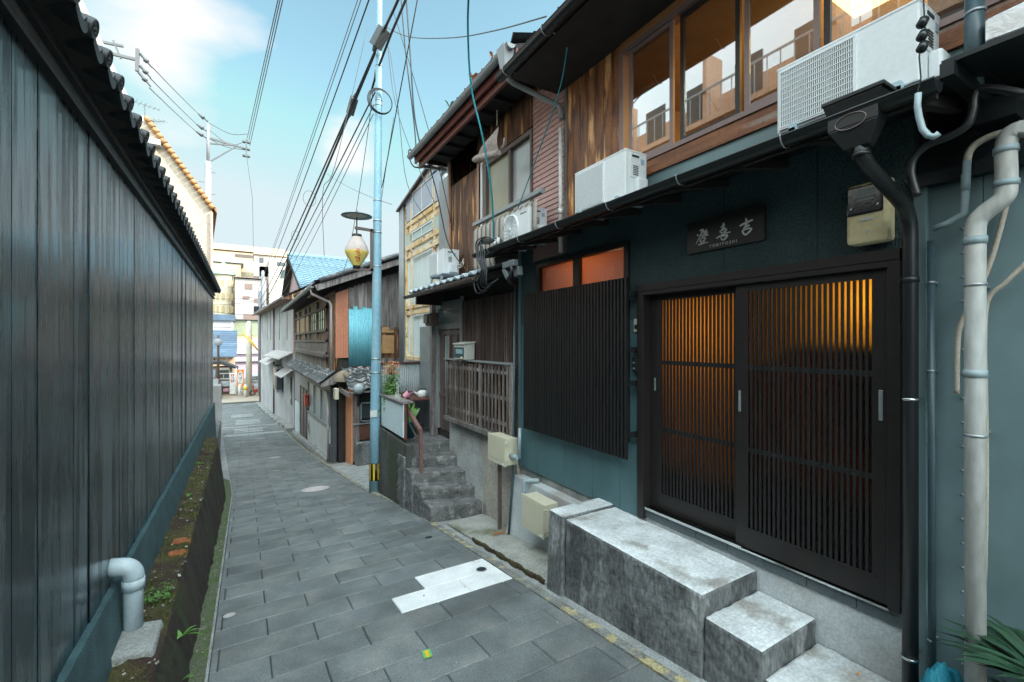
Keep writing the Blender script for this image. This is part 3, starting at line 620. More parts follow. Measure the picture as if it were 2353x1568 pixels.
def antenna(label, p, s, tilt, seed):
    t = thing('tv_antenna', tuple(p), label, 'antenna'); mb = MB(); p = Vector(p)
    mb.tube([p, p + Vector((0, 0, 1.0 * s))], .012, 6); mb.build('mast', m_cableg, t)
    mb = MB(); d = Vector((math.cos(tilt), math.sin(tilt), 0)); s2 = Vector((-d.y, d.x, 0)); o = p + Vector((0, 0, .95 * s)); mb.tube([o - d * .4 * s, o + d * .4 * s], .008, 5)
    for i in range(7): q = o - d * .4 * s + d * .8 * s * i / 6; mb.tube([q - s2 * (.3 - .03 * i) * s, q + s2 * (.3 - .03 * i) * s], .005, 4)
    mb.build('elements', m_cableg, t)
q = U(333, 290, Y=18.0); antenna('small spiky television antenna standing above the white tank', (q.x, q.y, q.z - .2), .9, .4, 1)
q = U(352, 283, Y=17.6); antenna('wide low television antenna over the top of the orange gable edge', (q.x, q.y, q.z - .8), .9, -.5, 2)
# far end of the left side
mb = MB(); mb.box(-3.2, -1.02, 26.6, 27.2, -5.2, U(497, 886, Y=26.6).z)
tag(mb.build('garden_wall', m_plW, bev=.02), 'low white rendered wall end past the far end of the black plank wall', 'wall')
mb = MB(); mb.hexa([(-1.3, 15, -4.2), (-.62, 15, -4.2), (-1.02, 26.5, -5), (-2, 26.5, -5)], [(-1.3, 15, -3.05), (-.72, 15, -3.05), (-1.05, 26.5, -3.95), (-2, 26.5, -3.95)])
tag(mb.build('low_wall', m_concD), 'dark low concrete wall continuing beyond the mossy wall', 'wall')
# left utility pole
def insul(mb, p, d, n=3, r=.045):
    d = Vector(d).normalized()
    for i in range(n): mb.lathe(Vector(p) + d * i * .07, [(.012, 0), (r, .01), (r * .8, .04), (.015, .06)], 10, axis=d)
lp = U(476, 600, Y=24); lt = U(478, 285, Y=24)
up = thing('utility_pole', (lp.x, 24, G(24)), 'pale concrete utility pole with a braced crossarm behind the cream house', 'utility pole')
mb = MB(); mb.tube([(lp.x, 24, -4.6), (lt.x - .0, 24, U(478, 372, Y=24).z)], [.17, .125], 16); mb.tube([(lt.x, 24, U(478, 372, Y=24).z), (lt.x, 24, lt.z)], .06, 10); mb.build('shaft', m_polec, up)
mb = MB(); a = U(483, 318, Y=24); b = U(567, 343, Y=24); mb.beam(a, b, .07, .08); mb.beam(U(483, 330, Y=24), U(545, 335, Y=24), .06, .06)
mb.beam(U(484, 371, Y=24), U(541, 338, Y=24), .05, .05); mb.beam(U(566, 320, Y=24), U(566, 362, Y=24), .06, .06); mb.build('crossarm', m_arm, up)
mb = MB()
for v in (327, 343, 359): q = U(566, v, Y=24); mb.lathe(q, [(.02, -.16), (.07, -.12), (.07, -.06), (.03, 0), (.07, .06), (.07, .12), (.02, .16)], 8, axis=(1, 0, 0))
for v, u2 in ((302, 450), (286, 452), (262, 456)):
    q = U(u2, v, Y=24); d = U(478, v + 18, Y=24) - q; mb.tube([q, q + d * .55], [.03, .085], 8); mb.tube([q + d * .55, q + d], .03, 6)
mb.build('insulator', m_cableg, up, split=True)
mb = MB()
for i, v in enumerate((395, 420, 445, 470)): s = -1 if i % 2 else 1; q = U(476, v, Y=24); mb.beam(q, q + Vector((s * .32, 0, .0)), .02, .02)
mb.build('climbing_peg', m_cableg, up, split=True)
# crossarm frame of a nearer pole, peeking over the tiles
fa = thing('pole_crossarm', tuple(U(270, 200, Y=14)), 'steel crossarm frame with three insulators high over the wall tiles', 'crossarm')
def T2(x, y, Y=14): return U(x / 1.7227 / 1.7408, y / 1.7227 / 1.7408, Y=Y)
mb = MB(); mb.beam(T2(700, 355), T2(950, 415), .06, .06); mb.beam(T2(948, 340), T2(944, 492), .07, .07); mb.beam(T2(780, 280), T2(832, 405), .04, .04); mb.beam(T2(700, 290), T2(850, 320), .05, .05); mb.build('arm', m_arm, fa)
mb = MB()
for a, b in (((965, 370), (1050, 470)), ((965, 455), (1040, 540)), ((955, 500), (1040, 600))):
    mb.tube([T2(*a), T2(*b)], [.035, .012], 8); mb.lathe(T2((a[0] + b[0]) / 2, (a[1] + b[1]) / 2), [(.02, -.05), (.06, -.02), (.06, .02), (.02, .05)], 8, axis=(0, 0, 1))
mb.build('insulator', m_cableg, fa, split=True)
XF = 3.05
def YU(u, X=XF):
    return U(u, 700, X=X).y
# ================= house A: renovated teal shop front =================
ha = thing('teal_shop_house', (XF, 3, G(3)), 'two-storey house with dark teal ground floor, lattice doors and large upstairs windows', 'house')
mb = MB()
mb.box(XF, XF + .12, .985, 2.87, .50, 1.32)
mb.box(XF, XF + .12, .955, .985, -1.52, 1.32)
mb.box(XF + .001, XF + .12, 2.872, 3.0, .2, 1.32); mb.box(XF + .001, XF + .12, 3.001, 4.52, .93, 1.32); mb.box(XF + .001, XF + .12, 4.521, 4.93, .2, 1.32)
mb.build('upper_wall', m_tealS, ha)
mb = MB()
for y in (1.42, 2.05): mb.box(XF - .001, XF + .01, y, y + .006, .505, 1.30)
mb.build('wall_joint', m_black, ha)
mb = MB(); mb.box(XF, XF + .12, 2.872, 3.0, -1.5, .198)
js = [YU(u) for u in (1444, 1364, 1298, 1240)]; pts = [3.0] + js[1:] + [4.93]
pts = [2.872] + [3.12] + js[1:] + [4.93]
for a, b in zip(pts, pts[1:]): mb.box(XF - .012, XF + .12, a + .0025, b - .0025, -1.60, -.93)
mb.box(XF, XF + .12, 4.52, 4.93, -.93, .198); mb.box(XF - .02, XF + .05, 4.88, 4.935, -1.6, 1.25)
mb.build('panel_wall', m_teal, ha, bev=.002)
mb = MB(); y = 2.9
while y < 4.9: mb.box(XF + .005, XF + .1, y + .002, min(y + .298, 4.92), -1.69, -1.602); y += .3
mb.build('brick_course', m_conc, ha)
mb = MB(); y = .94
while y < 2.9: mb.box(XF - .012, XF + .1, y + .002, min(y + .268, 2.9), -1.545, -1.462); y += .27
mb.build('plinth_tiles', m_tilestr, ha)
mb = MB(); mb.hexa([(XF + .005, .93, -2.4), (XF + .2, .93, -2.4), (XF + .2, 3.42, -2.4), (XF + .005, 3.42, -2.4)], [(XF + .005, .93, -1.547), (XF + .2, .93, -1.547), (XF + .2, 3.42, -1.547), (XF + .005, 3.42, -1.547)])
mb.hexa([(2.84, 3.41, -2.6), (3.2, 3.41, -2.6), (3.2, 4.97, -2.7), (2.84, 5.0, -2.7)], [(2.95, 3.41, -1.693), (3.2, 3.41, -1.693), (3.2, 4.90, -1.693), (2.95, 4.90, -1.70)])
mb.build('plinth', m_concW, ha, bev=.012)
# floor, party walls and rooms
mb = MB(); mb.box(3.17, 7, .95, 4.93, -1.62, -1.5); mb.box(3.17, 7, 4.85, 4.93, -1.5, 1.3); mb.box(3.17, 7, .95, 1.0, -1.5, 1.3); mb.box(6.9, 7, 1, 4.85, -1.5, 1.3)
mb.box(3.17, 7, .96, 4.92, 1.2, 1.3); mb.box(4.35, 4.5, 1.02, 4.84, -1.5, 1.18)
mb.build('lower_room', mat('brown_room', (.30, .17, .09), (.22, .12, .06), .8), ha)
mb = MB(); mb.box(3.145, 3.6, 1.93, 2.85, -1.49, -.98); mb.box(3.145, 3.6, 1.06, 1.91, -1.49, -.86); mb.box(3.145, 3.5, 1.06, 1.40, .06, .085); mb.box(3.14, 3.42, 1.915, 1.925, -1.49, 1.1); mb.box(3.2, 3.24, 1.06, 1.38, -.6, .055); mb.build('shelf', m_frame, ha)  # shelf, plus cabinets and a partition added to block lamplight behind the doors
mb = MB(); mb.box(3.10, 7, -1.2, 3.98, 1.32, 1.42); mb.box(3.17, 7, 3.9, 3.98, 1.42, 3.1); mb.box(3.17, 7, -1.2, -1.1, 1.42, 3.1); mb.box(5.6, 5.7, -1.1, 3.9, 1.42, 3.1); mb.box(3.17, 7, -1.1, 3.9, 2.98, 3.05)
mb.build('upper_room', mat('amber_room', (.50, .33, .17), (.42, .27, .14), .8), ha)
mb = MB()
for y in (.3, 1.0, 1.7, 2.4, 3.1): mb.box(5.5, 5.58, y, y + .09, 1.42, 2.98)
for z in (2.0, 2.5): mb.box(5.48, 5.57, -1.1, 3.88, z, z + .07)
mb.build('room_posts', m_woodB, ha)
# door frame and the two sliding leaves
mb = MB()
mb.box(XF - .045, XF + .12, 2.80, 2.872, -1.56, .50); mb.box(XF - .045, XF + .12, 1.0, 1.055, -1.46, .50); mb.box(XF - .050, XF + .12, 1.0, 2.875, .44, .502); mb.box(XF - .045, XF + .11, 1.055, 2.80, .405, .44)
mb.build('door_frame', m_frame, ha, bev=.003)
mb = MB(); mb.box(XF - .03, XF + .11, 1.055, 2.80, -1.475, -1.462); mb.box(XF - .034, XF - .022, 1.9, 2.80, -1.468, -1.452); mb.box(XF + .01, XF + .02, 1.9, 2.80, -1.468, -1.452); mb.build('door_rail', m_chrome, ha)
def leaf(y0, y1, x, st0, st1, nsl):
    d = MB(); zt, zb = .405, -1.455; gt, gb = .355, -1.315
    d.box(x, x + .04, y0, y0 + st0, zb, zt); d.box(x, x + .04, y1 - st1, y1, zb, zt); d.box(x + .0005, x + .0395, y0 + st0, y1 - st1, gt, zt); d.box(x + .0005, x + .0395, y0 + st0, y1 - st1, zb, gb)
    d.box(x - .004, x + .002, y0 + st0 - .012, y1 - st1 + .012, gb - .008, gb + .006)
    o = d.build('sliding_door', m_frame, ha)
    s = MB(); a, b = y0 + st0, y1 - st1; p = (b - a) / nsl
    for i in range(nsl + 1):
        c = a + p * i; s.box(x - .0, x + .011, max(c - p * .24, a + .0005), min(c + p * .24, b - .0005), gb + .001, gt - .001)
    for z in (-.20, -.78): s.box(x + .003, x + .013, a + .001, b - .001, z, z + .035)
    s.build('lattice', m_slat, o)
    g = MB(); g.box(x + .0145, x + .018, a + .0005, b - .0005, gb + .001, gt - .001); g.build('pane', m_oglass, o); return o
dl = leaf(1.89, 2.80, XF + .045, .075, .12, 21)
dr = leaf(1.056, 1.955, XF - .01, .075, .085, 24)
mb = MB(); mb.box(XF - .017, XF - .008, 1.085, 1.105, -.44, -.27); mb.box(XF - .019, XF - .006, 1.091, 1.099, -.42, -.29); mb.build('pull_handle', m_steel, dr, bev=.002)
mb = MB(); mb.box(XF + .038, XF + .046, 2.735, 2.75, -.43, -.32); mb.build('pull_handle', m_steel, dl)
mb = MB(); mb.box(XF - .018, XF - .008, 1.915, 1.93, -.50, -.35); mb.lathe((XF - .018, 1.9225, -.40), [(0, .006), (.006, .004), (.007, -.002)], 8, axis=(-1, 0, 0)); mb.build('lock', m_steel, dr)
# transom window and lattice screen
mb = MB()
mb.box(XF - .02, XF + .1, 4.46, 4.52, -.93, .93); mb.box(XF - .02, XF + .1, 3.0, 3.06, -.93, .93); mb.box(XF - .022, XF + .1, 3.06, 4.46, .885, .93); mb.box(XF - .015, XF + .09, 3.72, 3.82, -.93, .885); mb.box(XF - .02, XF + .1, 3.06, 4.46, -.93, -.88)
fw = mb.build('window', m_frame, ha)
mb = MB(); mb.box(XF + .03, XF + .035, 3.061, 3.719, -.879, .884); mb.box(XF + .03, XF + .035, 3.821, 4.459, -.879, .884); mb.build('pane', m_rglass, fw)
mb = MB(); ls = 38
for i in range(ls):
    y = 2.935 + i * (1.70 / (ls - 1)); mb.box(2.925, 2.952, y - .0115, y + .0115, -1.06, .575)
for z in (.38, -.0, -.42, -.88): mb.box(2.953, 2.975, 2.92, 4.65, z, z + .035)
sc_ = mb.build('lattice_screen', m_slat, ha, bev=.0015)
mb = MB()
for z in (.40, -.10, -.40, -.86):
    for y in (2.905, 4.655): mb.box(2.95, 3.06, y - .012, y + .012, z, z + .05)
mb.build('bracket', m_black, sc_, split=True)
# ground-floor eave with gutter, hopper and downpipe
mb = MB(); mb.hexa([(2.49, .70, 1.085), (3.06, .70, 1.20), (3.06, 5.02, 1.20), (2.49, 5.02, 1.085)], [(2.49, .70, 1.11), (3.06, .70, 1.30), (3.06, 5.02, 1.30), (2.49, 5.02, 1.11)])
mb.build('lower_roof', m_gutB, ha)
mb = MB()
for i in range(11): y = .78 + i * .42; mb.beam((2.53, y, 1.055), (3.05, y, 1.165), .05, .055)
mb.box(2.53, 2.56, .72, 5.0, 1.04, 1.09); mb.build('rafter', m_soffit, ha, split=True)
def gutter(name, m, parent, X, Y0, Y1, Z, r, hooks=None, hm=None):
    g = MB(); n = 10
    def f(a, b):
        t = math.pi + b * math.pi; return (X + r * math.cos(t), Y0 + (Y1 - Y0) * a, Z + r * math.sin(t))
    g.sheet(f, 1, n); g.sheet(lambda a, b: (X + (r * .9) * math.cos(math.pi + b * math.pi), Y0 + (Y1 - Y0) * a, Z + r * .9 * math.sin(math.pi + b * math.pi)), 1, n)
    g.tube([(X - r, Y0, Z), (X - r, Y1, Z)], .005, 6); g.tube([(X + r, Y0, Z), (X + r, Y1, Z)], .004, 6)
    for y in (Y0, Y1): g.add([(X + r * math.cos(math.pi + k / n * math.pi), y, Z + r * math.sin(math.pi + k / n * math.pi)) for k in range(n + 1)], [tuple(range(n + 1))])
    o = g.build(name, m, parent)
    if hooks:
        h = MB()
        for y in hooks: h.tube([(X - r, y, Z + .008)] + [(X + (r + .004) * math.cos(math.pi + k / 7 * math.pi), y, Z + (r + .004) * math.sin(math.pi + k / 7 * math.pi)) for k in range(8)] + [(X + r + .04, y, Z - .01)], .004, 5)
        h.build('hooks', hm or m_steel, o)
    return o
gutter('gutter', m_gutB, ha, 2.455, .69, 5.02, 1.075, .048, [1.3 + .66 * i for i in range(6)])
mb = MB(); mb.box(2.39, 2.52, .85, 1.10, 1.125, 1.145); mb.hexa([(2.41, .88, 1.06), (2.50, .88, 1.06), (2.50, 1.08, 1.06), (2.41, 1.08, 1.06)], [(2.395, .86, 1.124), (2.515, .86, 1.124), (2.515, 1.095, 1.124), (2.395, 1.095, 1.124)])
mb.hexa([(2.43, .92, .90), (2.49, .92, .90), (2.49, 1.02, .90), (2.43, 1.02, .90)], [(2.41, .88, 1.0), (2.50, .88, 1.0), (2.50, 1.08, 1.0), (2.41, 1.08, 1.0)]); mb.box(2.41, 2.50, .88, 1.08, 1.0, 1.06)
o = mb.build('rain_hopper', m_bpipe, ha, bev=.004)
mb = MB(); mb.tube([(2.408, .985 + .062 * math.cos(t * .3142), 1.02 + .035 * math.sin(t * .3142)) for t in range(21)], .003, 5); mb.build('oval_emblem', m_gutbr, o)
mb = MB(); mb.tube([(2.46, .965, .91), (2.47, .962, .87), (2.52, .958, .825), (2.80, .94, .715), (2.88, .933, .67), (2.915, .93, .60), (2.92, .93, .52), (2.92, .93, -2.3)], .033, 16)
for z in (.78, .30): mb.tube([(2.47, .965, .86), (2.47, .965, .88)], .038, 14) if z > .5 else mb.tube([(2.92, .93, z), (2.92, .93, z + .03)], .038, 14)
dp = mb.build('downpipe', m_bpipe, ha)
mb = MB()
for z in (-.30, -1.62): mb.tube([(2.92, .93, z), (2.92, .93, z + .012)], .037, 16); mb.beam((2.94, .93, z + .006), (3.06, .93, z + .006), .02, .012)
mb.build('pipe_clip', m_chrome, dp)
# upper storey
mb = MB(); y = 3.115
while y < 3.93: mb.box(XF, XF + .1, y + .0015, y + .117, 1.2, 3.08); y += .119
mb.build('wood_cladding', m_wood, ha)
mb = MB(); mb.box(XF - .012, XF + .1, 3.93, 3.985, .99, 3.1); mb.build('corner_post', m_woodG, ha)
mb = MB(); mb.box(XF - .02, XF + .1, -.6, 3.11, 1.46, 1.582); mb.build('sill_beam', m_woodH, ha)
mb = MB(); mb.box(XF - .0, XF + .09, -.6, 3.11, 1.30, 1.459); mb.build('flashing', m_greyw, ha)
mb = MB(); mb.box(XF - .02, XF + .1, -.6, 3.11, 2.712, 2.79); mb.build('lintel', m_woodO, ha)
m_sash = mat('mauve_brown_aluminium', (.24, .175, .165), (.21, .155, .15), .4, .3, scale=3, fine=.04, bump=.02)
zb, zt = 1.585, 2.71
mb = MB(); mb.box(XF - .03, XF + .08, 3.06, 3.11, zb, zt); mb.box(XF - .032, XF + .08, .60, 3.06, zb, zb + .04); mb.box(XF - .032, XF + .08, .60, 3.06, zt - .04, zt); mb.box(XF - .03, XF + .08, .55, .60, zb, zt)
wn = mb.build('upper_window', m_sash, ha, bev=.002)
sash = [(YU(1447), YU(1548), .02), (YU(1560), YU(1697), .045), (YU(1712), YU(1885), .02), (YU(1890), .61, .045)]
fb = MB(); gb_ = MB()
for i, (a, b, dx) in enumerate(sash):
    a, b = max(a, b), min(a, b); x = XF - .03 + dx; fr = .035
    fb.box(x, x + .024, a - fr, a, zb + .041, zt - .041, i % 2); fb.box(x, x + .024, b, b + fr, zb + .041, zt - .041, i % 2)
    fb.box(x + .0005, x + .0235, b + fr, a - fr, zb + .041, zb + .08, i % 2); fb.box(x + .0005, x + .0235, b + fr, a - fr, zt - .075, zt - .041, i % 2)
    gb_.box(x + .010, x + .013, b + fr + .0005, a - fr - .0005, zb + .0805, zt - .0755)
fb.build('sash', [m_sash, m_frame], wn); gb_.build('pane', m_win, wn)
mb = MB(); mb.box(XF, XF + .1, -1.2, .55, 1.2, 3.05); mb.build('side_cladding', m_woodB, ha)
# upper roof
mb = MB(); mb.hexa([(2.38, -1.6, 2.80), (5.6, -1.6, 4.16), (5.6, 4.1, 4.16), (2.38, 4.1, 2.80)], [(2.38, -1.6, 2.83), (5.6, -1.6, 4.2), (5.6, 4.1, 4.2), (2.38, 4.1, 2.83)])
mb.hexa([(5.6, -1.6, 4.16), (8.6, -1.6, 2.9), (8.6, 4.1, 2.9), (5.6, 4.1, 4.16)], [(5.6, -1.6, 4.2), (8.6, -1.6, 2.94), (8.6, 4.1, 2.94), (5.6, 4.1, 4.2)]); mb.box(2.42, 3.045, -1.6, 4.1, 2.795, 2.812)
mb.box(3.17, 7, -1.2, 3.98, 3.06, 3.3); mb.build('roof', m_soffit, ha)
def roof_sheet(mb, P0, du, nu, dv, nv, pu, pv, amp, step, mi=0):
    """rows of wavy pan tiles: P0 eave corner, du along the eave, dv up the slope (unit vectors)"""
    P0 = Vector(P0); du = Vector(du).normalized(); dv = Vector(dv).normalized(); nn = du.cross(dv)
    if nn.z < 0: nn = -nn
    for r_ in range(nv):
        jz = rnd.uniform(-.003, .003)
        def f(a, b):
            ph = (a * nu) % 1.0; z = amp * (math.cos(2 * math.pi * ph) * .5 + math.cos(4 * math.pi * ph) * .18)
            return P0 + du * (a * nu * pu) + dv * ((r_ + b * 1.04) * pv) + nn * (z + step * (1 - b) + jz)
        mb.sheet(f, nu * 6, 1, mi)
        e = lambda a, b: f(a, 0) - nn * (.8 * step * b)
        mb.sheet(e, nu * 6, 1, mi, False)
mb = MB(); roof_sheet(mb, (2.36, -1.6, 2.86), (0, 1, 0), 23, (3.2, 0, 1.36), 12, .25, .28, .05, .02); mb.build('roof_tiles', m_tileK, ha)
mb = MB()
for i in range(24): mb.lathe((2.37, -1.6 + i * .25, 2.885), [(0, .004), (.02, .004), (.03, .009), (.036, .006), (.038, -.05)], 12, axis=(-1, 0, -.1))
mb.build('eave_tile_ends', m_tileK, ha)
gutter('upper_gutter', m_gutB, ha, 2.32, -1.6, 4.16, 2.80, .055, [-.2 + .7 * i for i in range(7)])
# lamps inside the house (both rooms are lit in the photograph)
def lamp(name, loc, e, c, r_=.12):
    l_ = bpy.data.lights.new(name, 'POINT'); l_.energy = e; l_.color = c; l_.shadow_soft_size = r_; o = bpy.data.objects.new(name, l_); scene.collection.objects.link(o); o.location = loc; o.parent = ha; o.location = Vector(loc) - ORI[ha.name]; return o
lamp('room_lamp', (3.27, 1.16, .25), .85, (1, .78, .28), .03)
lamp('room_lamp', (3.46, 2.32, .12), 1.5, (1, .62, .20))
lamp('room_lamp', (3.6, 3.7, .9), 5, (1, .62, .34))
lamp('room_lamp', (5.1, 1.2, 2.2), 20, (1, .74, .40), .2)
m_glow = emis('lit_lamp_panel', (1, .72, .22), 2.0)
mb = MB()
for y in (.55, 1.05, 1.55):
    mb.box(4.2, 4.75, y, y + .36, 2.93, 2.965)
mb.build('ceiling_lamp', m_glow, ha)

# sign board with brushed characters
def S(x, y, dx=0): q = U((2650 + x / 5.8825) / 1.7408, (840 + y / 5.8825) / 1.7408, X=3.026 - dx); return q
sg = thing('name_board', (3.03, 2.05, .69), 'dark name board with three white brushed characters above the lattice doors', 'sign')
mb = MB(); mb.box(3.027, XF, 1.74, 2.36, .69, .935); mb.build('board', mat('sign_brown', (.030, .027, .027), (.022, .02, .02), .35, scale=3, fine=.05), sg, bev=.002)
def stroke(mb, pts):
    n = len(pts); P_ = [Vector((p[0], p[1])) for p in pts]; Lf = []; Rt = []
    for i, p in enumerate(P_):
        d = (P_[min(i + 1, n - 1)] - P_[max(i - 1, 0)]).normalized(); nn = Vector((-d.y, d.x)); w_ = pts[i][2]
        Lf.append(p + nn * w_); Rt.append(p - nn * w_)
    d0 = (P_[0] - P_[1]).normalized() * pts[0][2] * .6; d1 = (P_[-1] - P_[-2]).normalized() * pts[-1][2] * .6
    ring = [P_[0] + d0] + Lf + [P_[-1] + d1] + Rt[::-1]
    global _z; _z += .00012
    mb.add([S(q.x, q.y, .0015 + _z) for q in ring], [tuple(range(len(ring)))])
_z = 0
chars = [
 [[(810, 590, 16), (830, 598, 26), (850, 600, 12)], [(940, 505, 24), (890, 600, 15), (830, 720, 10), (788, 812, 5)], [(870, 492, 8), (905, 485, 22), (955, 462, 22)], [(950, 475, 26), (985, 540, 26), (1030, 590, 28), (1085, 588, 10)],
  [(1035, 462, 18), (1015, 515, 20), (985, 555, 14)], [(1060, 520, 22), (1010, 560, 14), (930, 590, 12)], [(880, 620, 10), (940, 622, 18), (1020, 600, 18), (1080, 590, 12)],
  [(870, 700, 12), (895, 770, 12)], [(880, 690, 12), (960, 660, 18), (1015, 660, 16)], [(1010, 665, 16), (975, 740, 18)], [(900, 745, 12), (975, 722, 12)], [(905, 750, 8), (925, 800, 12)], [(968, 750, 12), (955, 790, 12)], [(845, 828, 14), (920, 802, 16), (1000, 775, 12), (1075, 762, 8)]],
 [[(1437, 300, 12), (1440, 350, 32), (1420, 410, 26)], [(1370, 408, 14), (1420, 395, 18), (1462, 385, 10)], [(1385, 455, 12), (1440, 430, 16), (1480, 415, 10)], [(1345, 515, 10), (1385, 550, 12)], [(1350, 505, 14), (1430, 465, 18), (1505, 450, 18)],
  [(1510, 460, 18), (1470, 520, 18)], [(1380, 545, 12), (1470, 515, 12)], [(1395, 560, 8), (1415, 600, 10)], [(1470, 530, 10), (1455, 575, 10)], [(1265, 672, 12), (1340, 625, 16), (1430, 580, 16), (1520, 535, 14), (1600, 522, 14)],
  [(1370, 650, 14), (1400, 705, 16), (1440, 712, 14)], [(1385, 628, 12), (1460, 605, 18), (1535, 590, 20)], [(1530, 605, 20), (1490, 660, 20), (1440, 705, 16)]],
 [[(1962, 195, 14), (1975, 250, 32), (1980, 330, 26), (1940, 420, 22)], [(1820, 382, 20), (1880, 345, 26), (1980, 300, 26), (2060, 260, 22), (2120, 235, 22)], [(1900, 440, 16), (1970, 395, 20), (2045, 362, 22)],
  [(1880, 495, 20), (1900, 555, 26), (1955, 590, 22)], [(1880, 490, 16), (1960, 455, 18), (2050, 430, 20), (2105, 440, 18)], [(2100, 445, 20), (2050, 510, 24), (1960, 590, 18)]]]
m_let = flat('letter_silver', (.90, .92, .93), .5)
for c_ in chars:
    mb = MB()
    for s_ in c_: stroke(mb, s_)
    mb.build('brush_character', m_let, sg)
pass
a = S(1100, 880); b = S(1755, 735); c_ = (a + b) / 2
text('small_lettering', 'T O K I Y O S H I', (3.0265, c_.y, c_.z + .003), (0, -1, 0), (0, 0, 1), .030, m_let, sg)
# electricity meter
em = thing('electricity_meter', (2.98, 1.13, .53), 'yellowed plastic electricity meter with a dark glass window above the lattice doors', 'meter')
mb = MB(); mb.hexa([(2.95, 1.03, .545), (XF, 1.03, .545), (XF, 1.23, .545), (2.95, 1.23, .545)], [(2.95, 1.03, .875), (XF, 1.03, .905), (XF, 1.23, .905), (2.95, 1.23, .875)]); mb.build('case', m_yel, em, bev=.022)
mb = MB(); mb.box(2.938, 2.96, 1.052, 1.222, .705, .865); mb.build('window', flat('meter_black', (.012, .014, .016), .12, spec=.8), em, bev=.010)
mb = MB(); mb.box(2.934, 2.939, 1.09, 1.165, .795, .84); mb.box(2.934, 2.939, 1.09, 1.165, .777, .790); mb.build('dial', flat('dial_grey', (.30, .34, .33), .4), em)
mb = MB(); mb.box(2.943, 2.951, 1.10, 1.15, .668, .684); mb.box(2.945, 2.951, 1.12, 1.133, .60, .615); mb.build('label_plate', m_white, em)
mb = MB()
for y in (1.075, 1.20): mb.lathe((2.936, y, .745), [(0, .006), (.006, .004), (.007, -.004)], 8, axis=(-1, 0, 0))
mb.build('screw', m_chrome, em)
# intercom, lock box
ic = thing('doorbell', (XF - .01, 2.94, .0), 'small cream doorbell plate between the lattice screen and the door frame', 'doorbell')
yb = YU(1465); mb = MB(); mb.box(XF - .018, XF, yb - .032, yb + .032, .085, .205); mb.build('plate', m_cream, ic, bev=.004)
mb = MB(); mb.box(XF - .026, XF - .018, yb - .012, yb + .014, .115, .15); mb.build('button', m_black, ic)
lb = thing('key_box', (XF - .01, 2.93, -.3), 'small black key box below the doorbell', 'key box')
mb = MB(); mb.box(XF - .045, XF, yb - .028, yb + .028, -.27, -.14); mb.build('case', m_black, lb, bev=.006)
mb = MB(); mb.box(XF - .05, XF - .045, yb - .01, yb + .012, -.2, -.185); mb.box(XF - .05, XF - .045, yb - .01, yb + .012, -.25, -.235); mb.build('dial', m_steel, lb)

